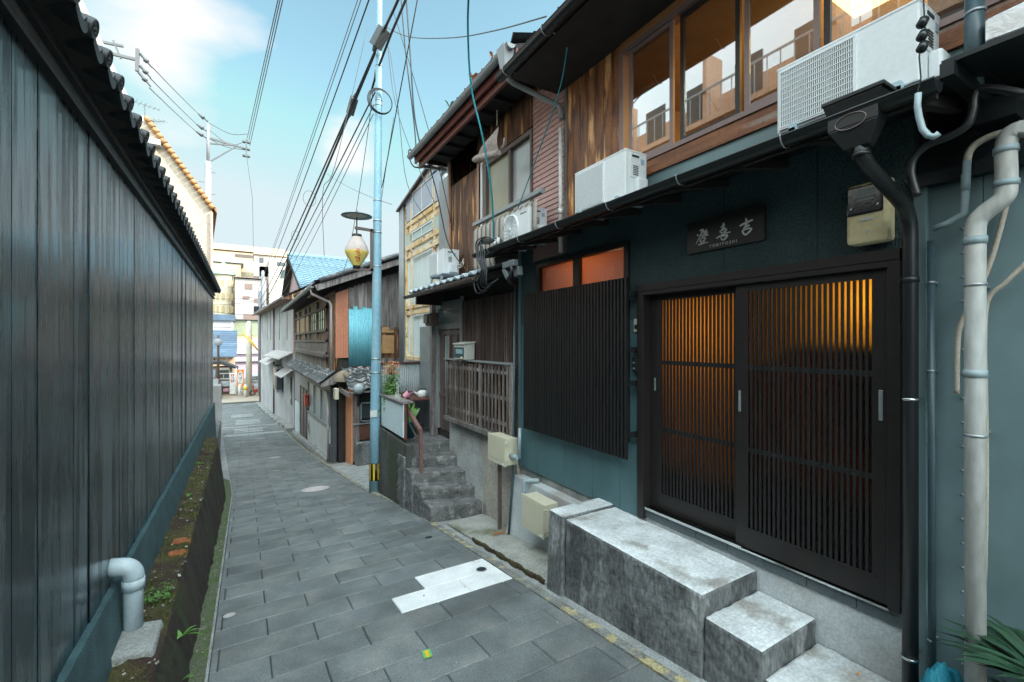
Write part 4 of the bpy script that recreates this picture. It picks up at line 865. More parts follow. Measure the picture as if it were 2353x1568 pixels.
# air conditioners
def ac(label, X0, X1, Y0, Y1, Z0, Z1, kind='bars', feet=True, text_=None, pipes=True):
    t = thing('air_conditioner', ((X0 + X1) / 2, (Y0 + Y1) / 2, Z0), label, 'air conditioner', 'outdoor air conditioner units')
    W_ = Y1 - Y0; H_ = Z1 - Z0
    mb = MB(); mb.box(X0, X1, Y0, Y1, Z0 + .012, Z1 - .001); mb.box(X0 - .003, X1 + .003, Y0 - .003, Y1 + .003, Z1 - .02, Z1); mb.build('casing', m_ac, t, bev=.008)
    ga, gb2 = Y1 - .045 * W_, Y1 - .60 * W_; za, zb2 = Z0 + .10 * H_, Z1 - .10 * H_
    if kind in ('bars', 'mesh'):
        mb = MB(); mb.box(X0 - .004, X0 + .001, gb2, ga, za, zb2); mb.build('fan_recess', m_acd, t)
        mb = MB(); n = 36 if kind == 'bars' else 44
        for i in range(n + 1):
            y = gb2 + (ga - gb2) * i / n; w_ = (ga - gb2) / n * (.19 if kind == 'bars' else .30); mb.box(X0 - .014, X0 - .004, y - w_, y + w_, za, zb2)
        for k in range(11 if kind == 'bars' else 24):
            z = za + (zb2 - za) * k / (10 if kind == 'bars' else 23); mb.box(X0 - .0155, X0 - .0142, gb2 - .004, ga + .004, z - .002, z + .002)
        for z in (za - .012, zb2): mb.box(X0 - .012, X0, gb2 - .012, ga + .012, z, z + .012)
        for y in (gb2 - .012, ga): mb.box(X0 - .0118, X0, y, y + .012, za, zb2)
        mb.build('grille', m_ac, t)
    else:
        cy = Y1 - .33 * W_; cz = (Z0 + Z1) / 2; rr = .43 * H_; n = 36
        mb = MB(); mb.lathe((X0 - .002, cy, cz), [(rr * 1.02, 0), (rr, .004), (0, .004)], n, axis=(-1, 0, 0)); mb.build('fan_recess', flat('ac_shade', (.20, .21, .215), .6), t)
        mb = MB()
        for k in range(1, 12): mb.tube([(X0 - .012, cy + rr * k / 11 * math.cos(q * math.pi / 20), cz + rr * k / 11 * math.sin(q * math.pi / 20)) for q in range(41)], .0042, 4)
        for q in range(14):
            a0 = q * math.pi * 2 / 14; mb.tube([(X0 - .015, cy + rr * s * math.cos(a0 + s * .9), cz + rr * s * math.sin(a0 + s * .9)) for s in (.1, .4, .7, 1)], .004, 4)
        mb.lathe((X0 - .018, cy, cz), [(0, .004), (rr * .12, .003), (rr * .13, -.006)], 16, axis=(-1, 0, 0)); mb.lathe((X0, cy, cz), [(rr * 1.0, .018), (rr * 1.06, .012), (rr * 1.09, -.001)], n, axis=(-1, 0, 0))
        mb.build('grille', m_ac, t)
    mb = MB(); mb.box(X0 + .05, X1 - .03, Y0 - .006, Y0, Z0 + .45 * H_, Z1 - .06 * H_); mb.build('side_panel', m_ac, t, bev=.003)
    mb = MB(); mb.box(X0 + .07, X0 + .15, Y0 - .010, Y0 - .005, Z1 - .14 * H_, Z1 - .10 * H_)
    for k in range(6): mb.box(X0 + .08, X0 + .14, Y0 - .0095, Y0 - .005, Z0 + (.50 + .035 * k) * H_, Z0 + (.512 + .035 * k) * H_)
    mb.build('vents', m_acd, t)
    mb = MB(); mb.box(X0 + .17, X0 + .21, Y0 - .0085, Y0 - .0062, Z1 - .26 * H_, Z1 - .15 * H_); mb.build('label_plate', flat('label_blue', (.35, .48, .58), .5), t)
    mb = MB(); mb.box(X0 + .09, X1 - .04, Y0 - .055, Y0 - .0005, Z0 + .03, Z0 + .43 * H_); mb.build('valve_cover', m_ac, t, bev=.014)
    if feet:
        mb = MB()
        for y in (Y0 + .12 * W_, Y1 - .15 * W_): mb.box(X0 - .03, X0 - .002, y - .018, y + .018, Z0 - .02, Z0 + .035); mb.box(X0 - .03, X1 + .02, y - .02, y + .02, Z0 - .02, Z0 + .011)
        mb.build('foot', flat('foot_blue', (.40, .54, .60), .5), t, split=True)
    if text_: text('maker_lettering', text_, (X0, Y0 + .2 * W_, Z1 - .13 * H_), (0, -1, 0), (0, 0, 1), .034, m_cableg, t, .0008)
    return t
ac('air conditioner with an open bar grille and a pale hose, under the upstairs windows', 2.70, 2.95, .825, 1.478, 1.205, 1.605)
a2 = ac('air conditioner with a fine mesh grille on the black eave beside the varnished boards', 2.70, 2.95, 2.706, 3.367, 1.185, 1.60, 'mesh')
mb = MB(); mb.tube([(2.86, 2.68, 1.25), (2.88, 2.60, 1.245), (2.9, 2.52, 1.24), (2.98, 2.44, 1.25)], .014, 8); mb.tube([(2.86, 2.68, 1.22), (2.88, 2.60, 1.215), (2.9, 2.52, 1.21), (3.0, 2.46, 1.22)], .011, 8); mb.build('hose', m_hose, a2)
ac('air conditioner with a round fan grille in front of the beige balcony', 2.73, 2.98, 4.22, 4.80, 1.14, 1.52, 'round', text_='Panasonic')
a4 = ac('air conditioner on steel legs over the pale tiled eave by the yellow window bay', 2.70, 2.97, 6.66, 7.29, 1.07, 1.475, 'mesh', feet=False)
mb = MB()
for y in (6.75, 7.2):
    mb.beam((2.72, y, 1.07), (2.66, y, .86), .03, .03); mb.beam((2.95, y, 1.07), (2.99, y, .95), .03, .03); mb.box(2.68, 3.0, y - .015, y + .015, 1.055, 1.08)
mb.build('stand_legs', m_steel, a4)
mb = MB(); mb.tube([(2.9, 6.62, 1.2), (2.95, 6.60, 1.22), (3.0, 6.60, 1.27), (3.03, 6.62, 1.33)], .013, 8); mb.tube([(2.9, 6.62, 1.16), (2.95, 6.60, 1.18), (3.0, 6.59, 1.22), (3.03, 6.6, 1.28)], .013, 8); mb.build('hose', m_hose, a4)
# blue-grey hose hanging off the near unit and its clips
hs = thing('drain_hose', (2.7, .80, 1.1), 'pale blue drain hose looping down from an air conditioner past the gutter end', 'hose')
mb = MB(); P_ = [U(2110, 220, X=2.60), U(2113, 290, X=2.55), U(2120, 380 - 140, X=2.40)]
mb.tube([U(u, v, X=2.36) for u, v in ((2110, 215), (2108, 245), (2112, 270), (2120, 298), (2133, 312), (2146, 315), (2158, 306))], .012, 8); mb.build('hose', m_pvc, hs)
mb = MB(); mb.tube([U(u, v, X=2.36) for u, v in ((2122, 0), (2124, 40), (2126, 70), (2118, 95), (2112, 130), (2116, 180), (2108, 215))], .003, 5)
for v in (52, 82, 108): mb.lathe(U(2120, v, X=2.36), [(0, -.02), (.018, -.015), (.018, .015), (0, .02)], 10, axis=(.6, -.2, 1))
mb.build('clip', m_gutB, hs)

# ================= right neighbour: blue-grey sheet wall with pipes =================
hh = thing('grey_sheet_house', (3.1, -2, -2.1), 'house clad in blue-grey metal sheet hung with pipes and hoses beside the black downpipe', 'house')
mb = MB()
for a, b in ((.70, .948), (.30, .698), (-.6, .298), (-6, -.602)): mb.box(3.06, 3.2, a, b, -2.6, .80)
mb.box(3.03, 3.2, .90, .952, -2.5, .85)
mb.build('sheet_wall', m_greyw, hh, bev=.003)
mb = MB(); mb.box(3.0, 3.3, -6, .95, .80, .86); mb.box(3.05, 3.3, -6, .94, .86, 1.0); mb.build('head_flashing', m_gutB, hh)
mb = MB(); mb.box(3.22, 3.4, -6, .95, 1.0, 1.9); mb.box(3.1, 3.4, -6, .95, 1.9, 4.3); mb.build('upper_wall', mat('tar_wall', (.03, .03, .03), (.05, .045, .04), .8, scale=4), hh)
mb = MB(); y = -.8
while y < .50: mb.box(3.04, 3.1, y, y + .11, 1.9, 3.2); y += .13
mb.build('plank_wall', m_woodG, hh)
mb = MB(); mb.hexa([(2.35, -6, 2.85), (7, -6, 2.85), (7, -1.62, 2.85), (2.35, -1.62, 2.85)], [(2.35, -6, 2.9), (5.6, -6, 4.3), (5.6, -1.62, 4.3), (2.35, -1.62, 2.9)]); mb.box(3.3, 7, -6, .9, -2.6, 2.8); mb.build('roof', m_soffit, hh)
mb = MB()
r = random.Random(4)
for i in range(44): z = r.uniform(-1.9, .7); mb.lathe((3.058, .94 - .17 * (i % 2), -1.9 + i * .06), [(0, .004), (.005, .003), (.006, 0)], 6, axis=(-1, 0, 0))
mb.build('rivets', m_gutG, hh)
def pipe(label, name, pts, r_, m, clips=(), cm_=None, n=14, cat='pipe', joints=()):
    t = thing(name, tuple(pts[-1]), label, cat); mb = MB(); mb.tube(pts, r_, n); mb.build('pipe', m, t)
    if joints:
        mb = MB()
        for a, b in joints: mb.tube([a, b], r_ * 1.12, n)
        mb.build('joint', cm_ or m_pvc, t, split=True)
    if clips:
        mb = MB()
        for c in clips: mb.tube([Vector(c) - Vector((0, 0, .006)), Vector(c) + Vector((0, 0, .006))], r_ * 1.1, n); mb.beam(Vector(c) + Vector((r_, 0, 0)), Vector((3.06, c[1], c[2])), .02, .012)
        mb.build('clip', m_steel, t)
    return t
def UX(lst, X): return [U(u, v, X=X) for u, v in lst]
def smooth(pts, n=6):
    pts = [Vector(p) for p in pts]; out = []
    for i in range(len(pts) - 1):
        p0 = pts[max(i - 1, 0)]; p1 = pts[i]; p2 = pts[i + 1]; p3 = pts[min(i + 2, len(pts) - 1)]
        for k in range(n):
            t = k / n; out.append(.5 * ((2 * p1) + (-p0 + p2) * t + (2 * p0 - 5 * p1 + 4 * p2 - p3) * t * t + (-p0 + 3 * p1 - 3 * p2 + p3) * t ** 3))
    return out + [pts[-1]]
wp = UX([(2420, 290)], 2.88) + smooth(UX([(2340, 298), (2317, 315), (2311, 350)], 2.88), 5) + smooth(UX([(2313, 420), (2306, 455), (2262, 490), (2243, 515), (2241, 560)], 2.88), 5); wp.append(Vector((2.88, wp[-1].y, -2.3)))
yv = wp[-1].y
pipe('thick weathered white pipe with two elbows running down the grey sheet wall', 'white_drainpipe', wp, .037, m_pvcW, [(2.88, yv, -.02 - .0), (2.88, yv, -1.0)][:0] + [(2.88, yv, U(2240, 655, X=2.88).z), (2.88, yv, U(2240, 1000, X=2.88).z)],
     joints=[tuple(UX([(2311, 338), (2312, 352)], 2.88)), tuple(UX([(2313, 415), (2312.5, 428)], 2.88)), tuple(UX([(2241, 545), (2241, 562)], 2.88)), (Vector((2.88, yv, U(2240, 850, X=2.88).z)), Vector((2.88, yv, U(2240, 867, X=2.88).z)))])
yq = U(2140, 700, X=3.0).y
pipe('slim blue-grey conduit beside the black downpipe', 'conduit', [(3.0, yq, U(2133, 555, X=3.0).z), (3.0, yq - .005, -2.3)], .016, m_dpipe, [(3.0, yq, .3), (3.0, yq, -.15), (3.0, yq, -1.52)], n=10)
tp = UX([(2145, 525), (2175, 515), (2205, 498), (2215, 488), (2218, 440), (2222, 370)], 2.95)
pipe('thin pale conduit with a bend crossing above the grey sheet wall', 'conduit', tp, .016, m_pvc, n=10, joints=[(tp[4], U(2220, 400, X=2.95))])
pipe('cream corrugated hose arching from the top of the thin pale conduit', 'hose', smooth(UX([(2222, 372), (2228, 348), (2245, 330), (2280, 312), (2330, 300)], 2.95)), .015, m_hose, n=10, cat='hose')
pipe('thick grey-blue rain pipe dropping from above beside the near air conditioner', 'downpipe', [U(2240, -60, X=2.85), U(2238, 218, X=2.85)], .034, m_dpipe, [tuple(U(2240, 30, X=2.85))])
pipe('black corrugated hose snaking from the meter corner up and over the sheet wall', 'hose', smooth(UX([(2108, 450), (2094, 400), (2100, 365), (2130, 335), (2180, 315), (2220, 290), (2235, 255), (2238, 225), (2250, 206), (2290, 205), (2360, 218)], 2.70)), .017, m_bpipe, n=12, cat='hose')
pipe('short cream ribbed hose slanting down from the foil duct', 'hose', UX([(2305, 130), (2280, 165), (2252, 210)], 2.98), .016, m_hose, n=10, cat='hose')
pipe('cream ribbed hose hanging free in a hook shape left of the white pipe', 'hose', smooth(UX([(2262, 660), (2232, 700), (2208, 745), (2200, 800), (2199, 905)], 3.0)), .011, m_hose, n=10, cat='hose')
pipe('cream ribbed hose crossing behind the weathered white pipe and running down along it', 'hose', smooth(UX([(2360, 602), (2310, 650), (2270, 690), (2262, 780), (2264, 900), (2266, 1100), (2262, 1330)], 3.0)), .010, m_hose, n=10, cat='hose')
pipe('cream ribbed hose falling from behind the upper white elbow', 'hose', smooth(UX([(2322, 430), (2300, 520), (2280, 590), (2262, 640)], 3.02)), .011, m_hose, n=10, cat='hose')
# foil duct, roof end
fd = thing('foil_wrapped_duct', (2.8, .3, 1.5), 'silver foil-wrapped duct hanging beside the thick grey-blue rain pipe', 'duct')
q = [U(2262, 45, X=2.8), U(2262, 100, X=2.8), U(2400, 50, X=2.8), U(2400, -20, X=2.8)]
mb = MB(); mb.hexa([q[1], q[1] + Vector((.16, 0, 0)), q[2] + Vector((.16, 0, 0)), q[2]], [q[0], q[0] + Vector((.16, 0, 0)), q[3] + Vector((.16, 0, 0)), q[3]]); mb.build('duct', m_foil, fd, bev=.01)
mb = MB(); mb.box(2.85, 3.3, .62, .70, 1.17, 1.24); mb.box(2.5, 3.3, .655, .70, 1.10, 1.16); mb.box(2.9, 3.08, .56, .70, 1.0, 1.1); mb.hexa([(2.52, .45, 1.16), (3.3, .45, 1.22), (3.3, .70, 1.22), (2.52, .70, 1.16)], [(2.52, .45, 1.18), (3.3, .45, 1.26), (3.3, .70, 1.26), (2.52, .70, 1.18)])
mb.build('eave_end', m_gutB, hh)

# concrete steps at the shop door
cs = thing('concrete_steps', (2.75, 2.2, G(2.2)), 'worn concrete platform with two lower steps in front of the lattice doors', 'steps')
mb = MB()
def stepbox(y0, y1, zt_, x0=2.455, zf=None):
    b = [(x0 - .012, y0, G(y0) - .15), (XF + .003, y0, G(y0) - .15), (XF + .003, y1, G(y1) - .15), (x0 - .012, y1, G(y1) - .15)]
    n = len(mb.v); mb.hexa(b, [(x0, y0, zt_ - .004), (XF + .003, y0, zt_), (XF + .003, y1, zt_), (x0, y1, zt_ - .004)], 0, 1)
stepbox(1.80, 3.20, -1.58); stepbox(1.425, 1.799, -1.715, 2.462); stepbox(.95, 1.424, -1.86, 2.466); stepbox(.3, .949, -2.0, 2.47)
rough(mb.build('steps', [m_concD, m_concL], cs, bev=.022), .018, .08, 5)
mb = MB(); mb.hexa([(2.405, 3.201, -2.45), (XF + .003, 3.201, -2.45), (XF + .003, 3.42, -2.45), (2.405, 3.42, -2.45)], [(2.43, 3.201, -1.562), (XF + .003, 3.201, -1.562), (XF + .003, 3.42, -1.562), (2.43, 3.42, -1.562)], 0, 1)
rough(mb.build('end_block', [m_concD, m_concL], cs, bev=.012), .012, .09, 4)

def leaf_scrap(label, p, s, c, a=0.4):
    mb = MB(); p = Vector(p); d = Vector((math.cos(a), math.sin(a), .1)) * s; e = Vector((-math.sin(a), math.cos(a), .15)) * s * .45
    mb.add([p - d, p - d * .3 + e, p + d * .4 + e * .8, p + d, p + d * .3 - e, p - d * .4 - e], [(0, 1, 2, 3, 4, 5)]); return tag(mb.build('fallen_leaf', flat('leaf_' + label[:6], c, .6)), label, 'leaf')
leaf_scrap('orange fallen leaf lying on the lowest concrete step by the shop doors', (2.93, 1.16, -1.845), .014, (.75, .30, .03))
leaf_scrap('tiny brown leaf on the white paving slabs', (1.42, 3.98, G(3.98) + .016), .014, (.35, .12, .06), 1.2)
# cream cabinets, pipes by the plinth
def cabinet(label, X0, X1, Y0, Y1, Z0, Z1):
    t = thing('utility_box', ((X0 + X1) / 2, (Y0 + Y1) / 2, Z0), label, 'utility box', 'cream plastic utility boxes')
    mb = MB(); mb.box(X0 + .02, X1, Y0, Y1, Z0 + .01, Z1 - .01); mb.build('case', m_cream, t, bev=.006)
    mb = MB(); mb.box(X0, X0 + .019, Y0 - .006, Y1 + .006, Z0, Z1); mb.box(X0 - .003, X0, Y0 + .01, Y1 - .01, Z0 + .06, Z1 - .015); mb.build('lid', m_cream, t, bev=.004)
    mb = MB()
    for z in (Z0 + .05, Z1 - .09):
        for k in (0, .022): mb.box(X0 - .004, X0 + .05, Y0 - .016, Y0 - .0065, z + k, z + k + .010)
    mb.build('latch', m_cream, t)
    mb = MB(); mb.box(X0 - .004, X0 - .0005, Y0 + .015, Y0 + .07, Z0 + .012, Z0 + .035); mb.build('sticker', m_white, t); return t
b1_ = cabinet('cream plastic utility box hung below the slatted porch fence', 2.75, 2.93, 4.80, 5.24, -1.55, -1.20)
cabinet('cream plastic utility box on the white plinth beside the concrete platform', 2.70, 2.90, 3.90, 4.32, -2.09, -1.725)
mb = MB(); mb.tube([(2.84, 4.80, -1.42), (2.84, 4.72, -1.42), (2.84, 4.64, -1.40)], .03, 10); mb.tube([(2.86, 4.64, -1.42), (2.86, 4.62, -1.05)], .02, 8); mb.build('elbow', m_pvc, b1_)
pipe('square brown post pipe standing below the upper cream box', 'drainpipe', [(2.86, 5.12, -1.55), (2.86, 5.12, G(5.1) - .02)], .028, m_gutbr, n=4)
pipe('long thin dark conduit down the corner between the two houses', 'conduit', [(3.0, 4.96, .75), (2.97, 4.96, -1.1), (2.93, 4.9, -1.7), (2.84, 4.86, G(4.85) + .02)], .016, m_dpipe, n=8)
pipe('short blue-grey elbow pipe wrapped in tape on the white plinth', 'drainpipe', smooth([(3.02, 4.45, -1.665), (2.90, 4.52, -1.665), (2.875, 4.54, -1.69), (2.87, 4.54, -1.75), (2.865, 4.54, -2.0)]), .026, m_pvc)
mb = MB(); mb.beam((2.66, 4.95, G(4.9) + .06), (2.82, 4.9, G(4.9) + .07), .02, .02); tag(mb.build('wood_offcut', m_woodO), 'thin yellow wood offcut lying in the corner by the plinth', 'wood scrap')
mb = MB(); mb.box(3.015, 3.1, 4.94, 5.9, -2.8, -1.33, 0); tag(mb.build('cracked_wall', m_crack), 'cracked and stained plaster wall base between the stairs and the white plinth', 'wall')

# plant and tarp at lower right
for i, (x, y, z, n_, l_) in enumerate(((2.86, .42, -1.45, 170, .42),)):
    tuft('strap_leaf_plant', 'dark green strap-leaved plant standing at the foot of the weathered white pipe', (x, y, z), n_, l_, .030, m_leafd, seed=21, cat='plant', up=.75, bend=.35)
tuft('strap_leaf_plant', 'smaller strap-leaved plant beneath the larger one by the grey wall', (2.80, .38, -1.66), 140, .40, .030, m_leafd, seed=22, cat='plant', up=.7, bend=.4)
mb = MB(); mb.sheet(lambda a, b: (2.76 + a * .28, .70 + b * .20, -1.98 + .05 * math.sin(a * 9 + b * 4) * math.sin(b * 8) + .42 * math.sin(a * 3.14) ** .4 * math.sin(b * 3.14) ** .4 + .03 * math.sin(a * 23 + b * 11) * math.sin(b * 19)), 14, 14); tag(mb.build('tarp', m_tarp, solid=.004), 'crumpled bright blue tarp at the foot of the grey wall', 'tarp')
# ================= house B: slatted porch house =================
hb = thing('porch_house', (3.1, 6, G(6)), 'old two-storey house with pink siding upstairs and a slatted porch over stone stairs', 'house')
XB = 3.12
mb = MB(); mb.box(XB, XB + .1, 5.0, 8.0, -1.75, 1.05); mb.box(3.3, 7, 4.97, 8.0, -2.5, 1.0); mb.box(3.17, 7, 4.0, 7.22, 1.0, 3.3); mb.build('wall', m_soffit, hb)
mb = MB(); y = 5.0
while y < 6.78:
    mb.box(XB - .045, XB - .012, y, y + .026, -1.25, .66); y += .060
o = mb.build('lattice', m_woodR, hb)
mb = MB()
for z in (-1.2, -.55, .02, .5): mb.box(XB - .011, XB, 5.0, 6.8, z, z + .035)
mb.build('lattice_rail', m_woodR, o)
# entrance door
mb = MB(); mb.box(XB - .05, XB + .02, 7.86, 7.94, -1.6, .75); mb.box(XB - .05, XB + .02, 6.80, 6.86, -1.6, .75); mb.box(XB - .03, XB + .02, 6.86, 7.86, .22, .32); mb.box(XB - .03, XB + .02, 6.86, 7.86, .60, .72)
mb.build('door_frame', m_gutG, hb)
mb = MB(); mb.box(XB - .01, XB + .01, 6.86, 7.86, .32, .60); mb.build('transom_pane', glossmix('ripple_glass', (.10, .16, .17), .12, .5, 'ShaderNodeBsdfDiffuse', (.8, .85, .85), .9, 60), hb)
mb = MB(); mb.box(XB - .005, XB + .02, 6.865, 7.855, -1.6, .215)
for y in (7.05, 7.35, 7.65): mb.box(XB - .03, XB - .005, y - .03, y + .03, -1.6, .215)
for z in (-1.0, .12): mb.box(XB - .028, XB - .006, 6.87, 7.85, z, z + .07)
dd = mb.build('entrance_door', m_gutbr, hb)
mb = MB()
for y in (7.40, 7.52): mb.box(XB - .012, XB - .0055, y, y + .08, -.85, .10)
mb.build('pane', m_frost, dd)
mb = MB(); mb.box(2.98, 3.10, 7.93, 8.03, -1.75, .85); mb.build('corner_post', m_woodG, hb)
# lower eave, tiles, gutter
mb = MB(); mb.hexa([(2.50, 5.0, .80), (3.2, 5.0, .92), (3.2, 7.76, .92), (2.50, 7.76, .80)], [(2.50, 5.0, .83), (3.2, 5.0, 1.04), (3.2, 7.76, 1.04), (2.50, 7.76, .83)])
mb.box(2.62, 3.1, 7.70, 7.78, .66, .90); mb.build('lower_roof', m_soffit, hb)
mb = MB(); roof_sheet(mb, (2.50, 5.0, .855), (0, 1, 0), 11, (.7, 0, .22), 3, .25, .24, .045, .018)
for i in range(12): mb.lathe((2.50, 5.0 + i * .25, .875), [(0, .012), (.018, .010), (.030, 0), (.034, -.02), (.034, -.10)], 12, axis=(-1, 0, -.2))
mb.build('lower_tiles', m_tileP, hb)
gutter('gutter', m_gutbr, hb, 2.44, 5.0, 7.80, .79, .045, [5.2 + .55 * i for i in range(5)], m_gutbr)
# upper facade
mb = MB(); mb.box(XF, XF + .1, 6.1, 6.12, 1, 3.1); y = 6.16
while y < 7.2: mb.box(XF, XF + .1, y + .0015, min(y + .117, 7.22), .9, 3.12); y += .12
mb.build('wood_cladding', m_woodB, hb)
mb = MB(); mb.box(XF - .03, XF + .1, 7.19, 7.26, .9, 3.1); mb.box(XF - .01, XF + .05, 6.10, 6.158, .9, 2.7); mb.build('corner_strip', flat('peach_strip', (.48, .30, .22), .6), hb)
mb = MB(); y0, y1 = 3.99, YU(1226)
z = .98
while z < 3.0: mb.hexa([(XF - .012, y0, z), (XF + .05, y0, z), (XF + .05, y1, z), (XF - .012, y1, z)], [(XF - .002, y0, z + .058), (XF + .05, y0, z + .058), (XF + .05, y1, z + .058), (XF - .002, y1, z + .058)]); z += .06
mb.build('pink_siding', m_pink, hb)
mb = MB(); z = 1.035
while z < 3.0: mb.box(XF - .001, XF + .03, y0, y1, z, z + .0065); z += .06
mb.build('siding_shadow_gap', m_brs, hb)
mb = MB(); mb.box(XF - .0, XF + .1, 3.99, 7.2, 2.66, 3.14); mb.build('upper_boards', m_woodB, hb)
mb = MB(); ya, yb2 = YU(1112), YU(1226)
mb.box(XF - .03, XF + .08, ya, ya + .06, .95, 2.66); mb.build('white_post', m_white, hb)
mb = MB(); mb.box(XF - .03, XF + .06, yb2, ya, 2.56, 2.62); mb.box(XF - .03, XF + .06, yb2 + .0, yb2 + .04, 1.2, 2.56); ym = YU(1173); mb.box(XF - .02, XF + .06, ym - .025, ym + .025, 1.2, 2.56); mb.box(XF - .03, XF + .06, ya - .12, ya - .02, 1.2, 2.56)
w2 = mb.build('upper_window', m_gutbr, hb)
mb = MB(); mb.box(XF + .02, XF + .03, ym + .026, ya - .121, 1.2, 2.555); mb.build('olive_pane', mat('olive_blind', (.40, .38, .26), (.36, .34, .24), .25, scale=2, fine=.03, bump=0), w2)
mb = MB(); mb.box(XF + .03, XF + .04, yb2 + .041, ym - .026, 1.2, 2.555); mb.build('pale_pane', mat('pale_blind', (.56, .58, .56), (.44, .46, .46), .2, scale=1.6, fine=.03, bump=0), w2)
# balcony of curved slats
mb = MB(); XBc = 2.80; yA, yB = 4.12, 5.72; mb.beam((XBc, yA - .05, 1.655), (XBc, yB + .03, 1.655), .06, .045); mb.tube([(XBc, yA - .08, 1.65), (XBc, yA - .04, 1.65)], .035, 8)
bl = mb.build('balcony_rail', m_gutG, hb)
def bal(name, m, off, w_, stp):
    mb = MB(); y = yA + off
    while y < yB:
        pr = [(XBc + .03, 1.60), (XBc + .0, 1.585), (XBc - .025, 1.55), (XBc - .03, 1.3), (XBc - .03, 1.06), (XBc - .01, .99), (XBc + .05, .955), (XBc + .2, .95)]
        if y < 5.0: pr = [(x, max(z, 1.24)) for x, z in pr[:5]] + [(XBc - .02, 1.235), (XBc + .0, 1.23), (XBc + .05, 1.23)]
        L_ = [(x, y, z) for x, z in pr]; R_ = [(x, y + w_, z) for x, z in pr]
        mb.add(L_ + R_, [(i, i + 1, 9 + i, 8 + i) for i in range(7)], 0, True); y += stp
    mb.build(name, m, bl, solid=.006)
bal('balcony_slats', m_beigeS, 0, .085, .125); bal('brown_slats', m_brs, .094, .022, .125)
mb = MB(); mb.tube([(2.98, 3.965, 2.35), (2.98, 3.965, .98)], .022, 10); mb.tube([(2.98, 3.965, 1.40), (2.98, 3.965, 1.46)], .027, 10); mb.build('white_downpipe', m_white, hb)
# upper roof of B
mb = MB(); mb.hexa([(2.48, 4.12, 3.16), (7.6, 4.12, 3.05), (7.6, 7.48, 3.05), (2.48, 7.48, 3.16)], [(2.48, 4.12, 3.19), (5.4, 4.12, 4.4), (5.4, 7.48, 4.4), (2.48, 7.48, 3.19)])
mb.build('roof', m_soffit, hb)
mb = MB()
for i in range(9): y = 4.25 + i * .4; mb.beam((2.52, y, 3.125), (3.1, y, 3.14), .05, .07)
mb.build('rafter', m_soffit, hb, split=True)
mb = MB(); mb.box(2.50, 2.53, 4.12, 7.48, 3.05, 3.16); mb.box(2.56, 2.60, 4.12, 7.44, 2.97, 3.10); mb.build('fascia', m_fascia, hb)
mb = MB(); roof_sheet(mb, (2.46, 4.08, 3.225), (0, 1, 0), 14, (2.92, 0, 1.21), 11, .245, .28, .05, .02); mb.build('roof_tiles', m_tileK, hb)
gutter('upper_gutter', m_gutG, hb, 2.43, 4.1, 7.52, 3.17, .05, [4.4 + .8 * i for i in range(4)])
mb = MB(); c = Vector((2.43, 4.22, 3.12)); mb.hexa([c + Vector((-.04, -.05, -.16)), c + Vector((.04, -.05, -.16)), c + Vector((.04, .05, -.16)), c + Vector((-.04, .05, -.16))], [c + Vector((-.07, -.08, .06)), c + Vector((.07, -.08, .06)), c + Vector((.07, .08, .06)), c + Vector((-.07, .08, .06))])
mb.tube([c + Vector((0, 0, -.15)), c + Vector((0, 0, -.24)), c + Vector((.08, -.02, -.30)), Vector((3.0, 4.02, 2.62)), Vector((3.0, 3.97, 2.45))], .03, 10); mb.build('gutter_box', m_gutG, hb)
tuft('roof_weed', 'small weeds sprouting above the gutter of the porch house, nearer clump', (2.42, 5.0, 3.22), 14, .17, .03, m_leafr, seed=31, cat='weed', up=1.4)
tuft('roof_weed', 'small weeds sprouting above the gutter of the porch house, farther clump', (2.42, 5.75, 3.22), 10, .17, .03, m_leaf, seed=32, cat='weed', up=1.4)
tuft('roof_weed', 'lone weed sprig on the gutter of the porch house beside the gutter box', (2.42, 4.5, 3.22), 6, .14, .025, m_leafr, seed=33, cat='weed', up=1.4)
# rolled blind hanging under the eave
rb = thing('rolled_blind', (2.72, 5.1, 2.3), 'torn net blind tied up under the eave in front of the balcony window', 'blind')
pA, pB, pC = U(1090, 368, X=2.70), U(1146, 352, X=2.70), U(1142, 290, X=2.70)
mb = MB(); P_ = [pA + (pB - pA) * t for t in (0, .12, .3, .5, .7, .9, 1)]; mb.tube([p + Vector((rnd.uniform(-.01, .01), 0, rnd.uniform(-.012, .012))) for p in P_], [.03, .05, .045, .05, .04, .05, .035], 9)
def net(a, b): e = pA + (pB - pA) * a; s_ = pA * (1 - a) + pC * a; sag = Vector((0.03 * math.sin(a * 7), 0, -.05 * math.sin(math.pi * a) * (1 - b))); return e * (1 - b) + (s_ * 1.0 if True else 0) * b + sag * b
mb.sheet(lambda a, b: (pA + (pB - pA) * a) * (1 - b) + (pA + (pC - pA) * a ** 2.2) * b + Vector((.02 * math.sin(a * 9 + b * 5), 0, 0)), 10, 6); mb.build('cloth', mat('net_cloth', (.30, .24, .22), (.44, .37, .34), .9, scale=20, bump=.6), rb, solid=.006)
mb = MB(); mb.tube([U(1128, 362, X=2.78), U(1158, 335, X=2.78), U(1160, 318, X=2.78)], .02, 8); mb.tube([pC, pC + Vector((0, 0, .2))], .004, 5); mb.build('roller', m_beigeS, rb)
# outside lamp on the corner
ol = thing('wall_lamp', (2.92, 7.9, .30), 'dark boxy outdoor lamp at the corner of the porch house under the eave', 'lamp')
a = U(990, 705, X=2.95); mb = MB(); mb.hexa([(2.84, a.y - .28, .28), (3.0, a.y - .28, .28), (3.0, a.y, .28), (2.84, a.y, .28)], [(2.80, a.y - .28, .50), (3.0, a.y - .28, .52), (3.0, a.y, .52), (2.80, a.y, .50)]); mb.build('housing', m_brs, ol, bev=.02)
mb = MB(); mb.box(2.792, 2.812, a.y - .24, a.y - .04, .33, .47); mb.build('lens', m_winD, ol)
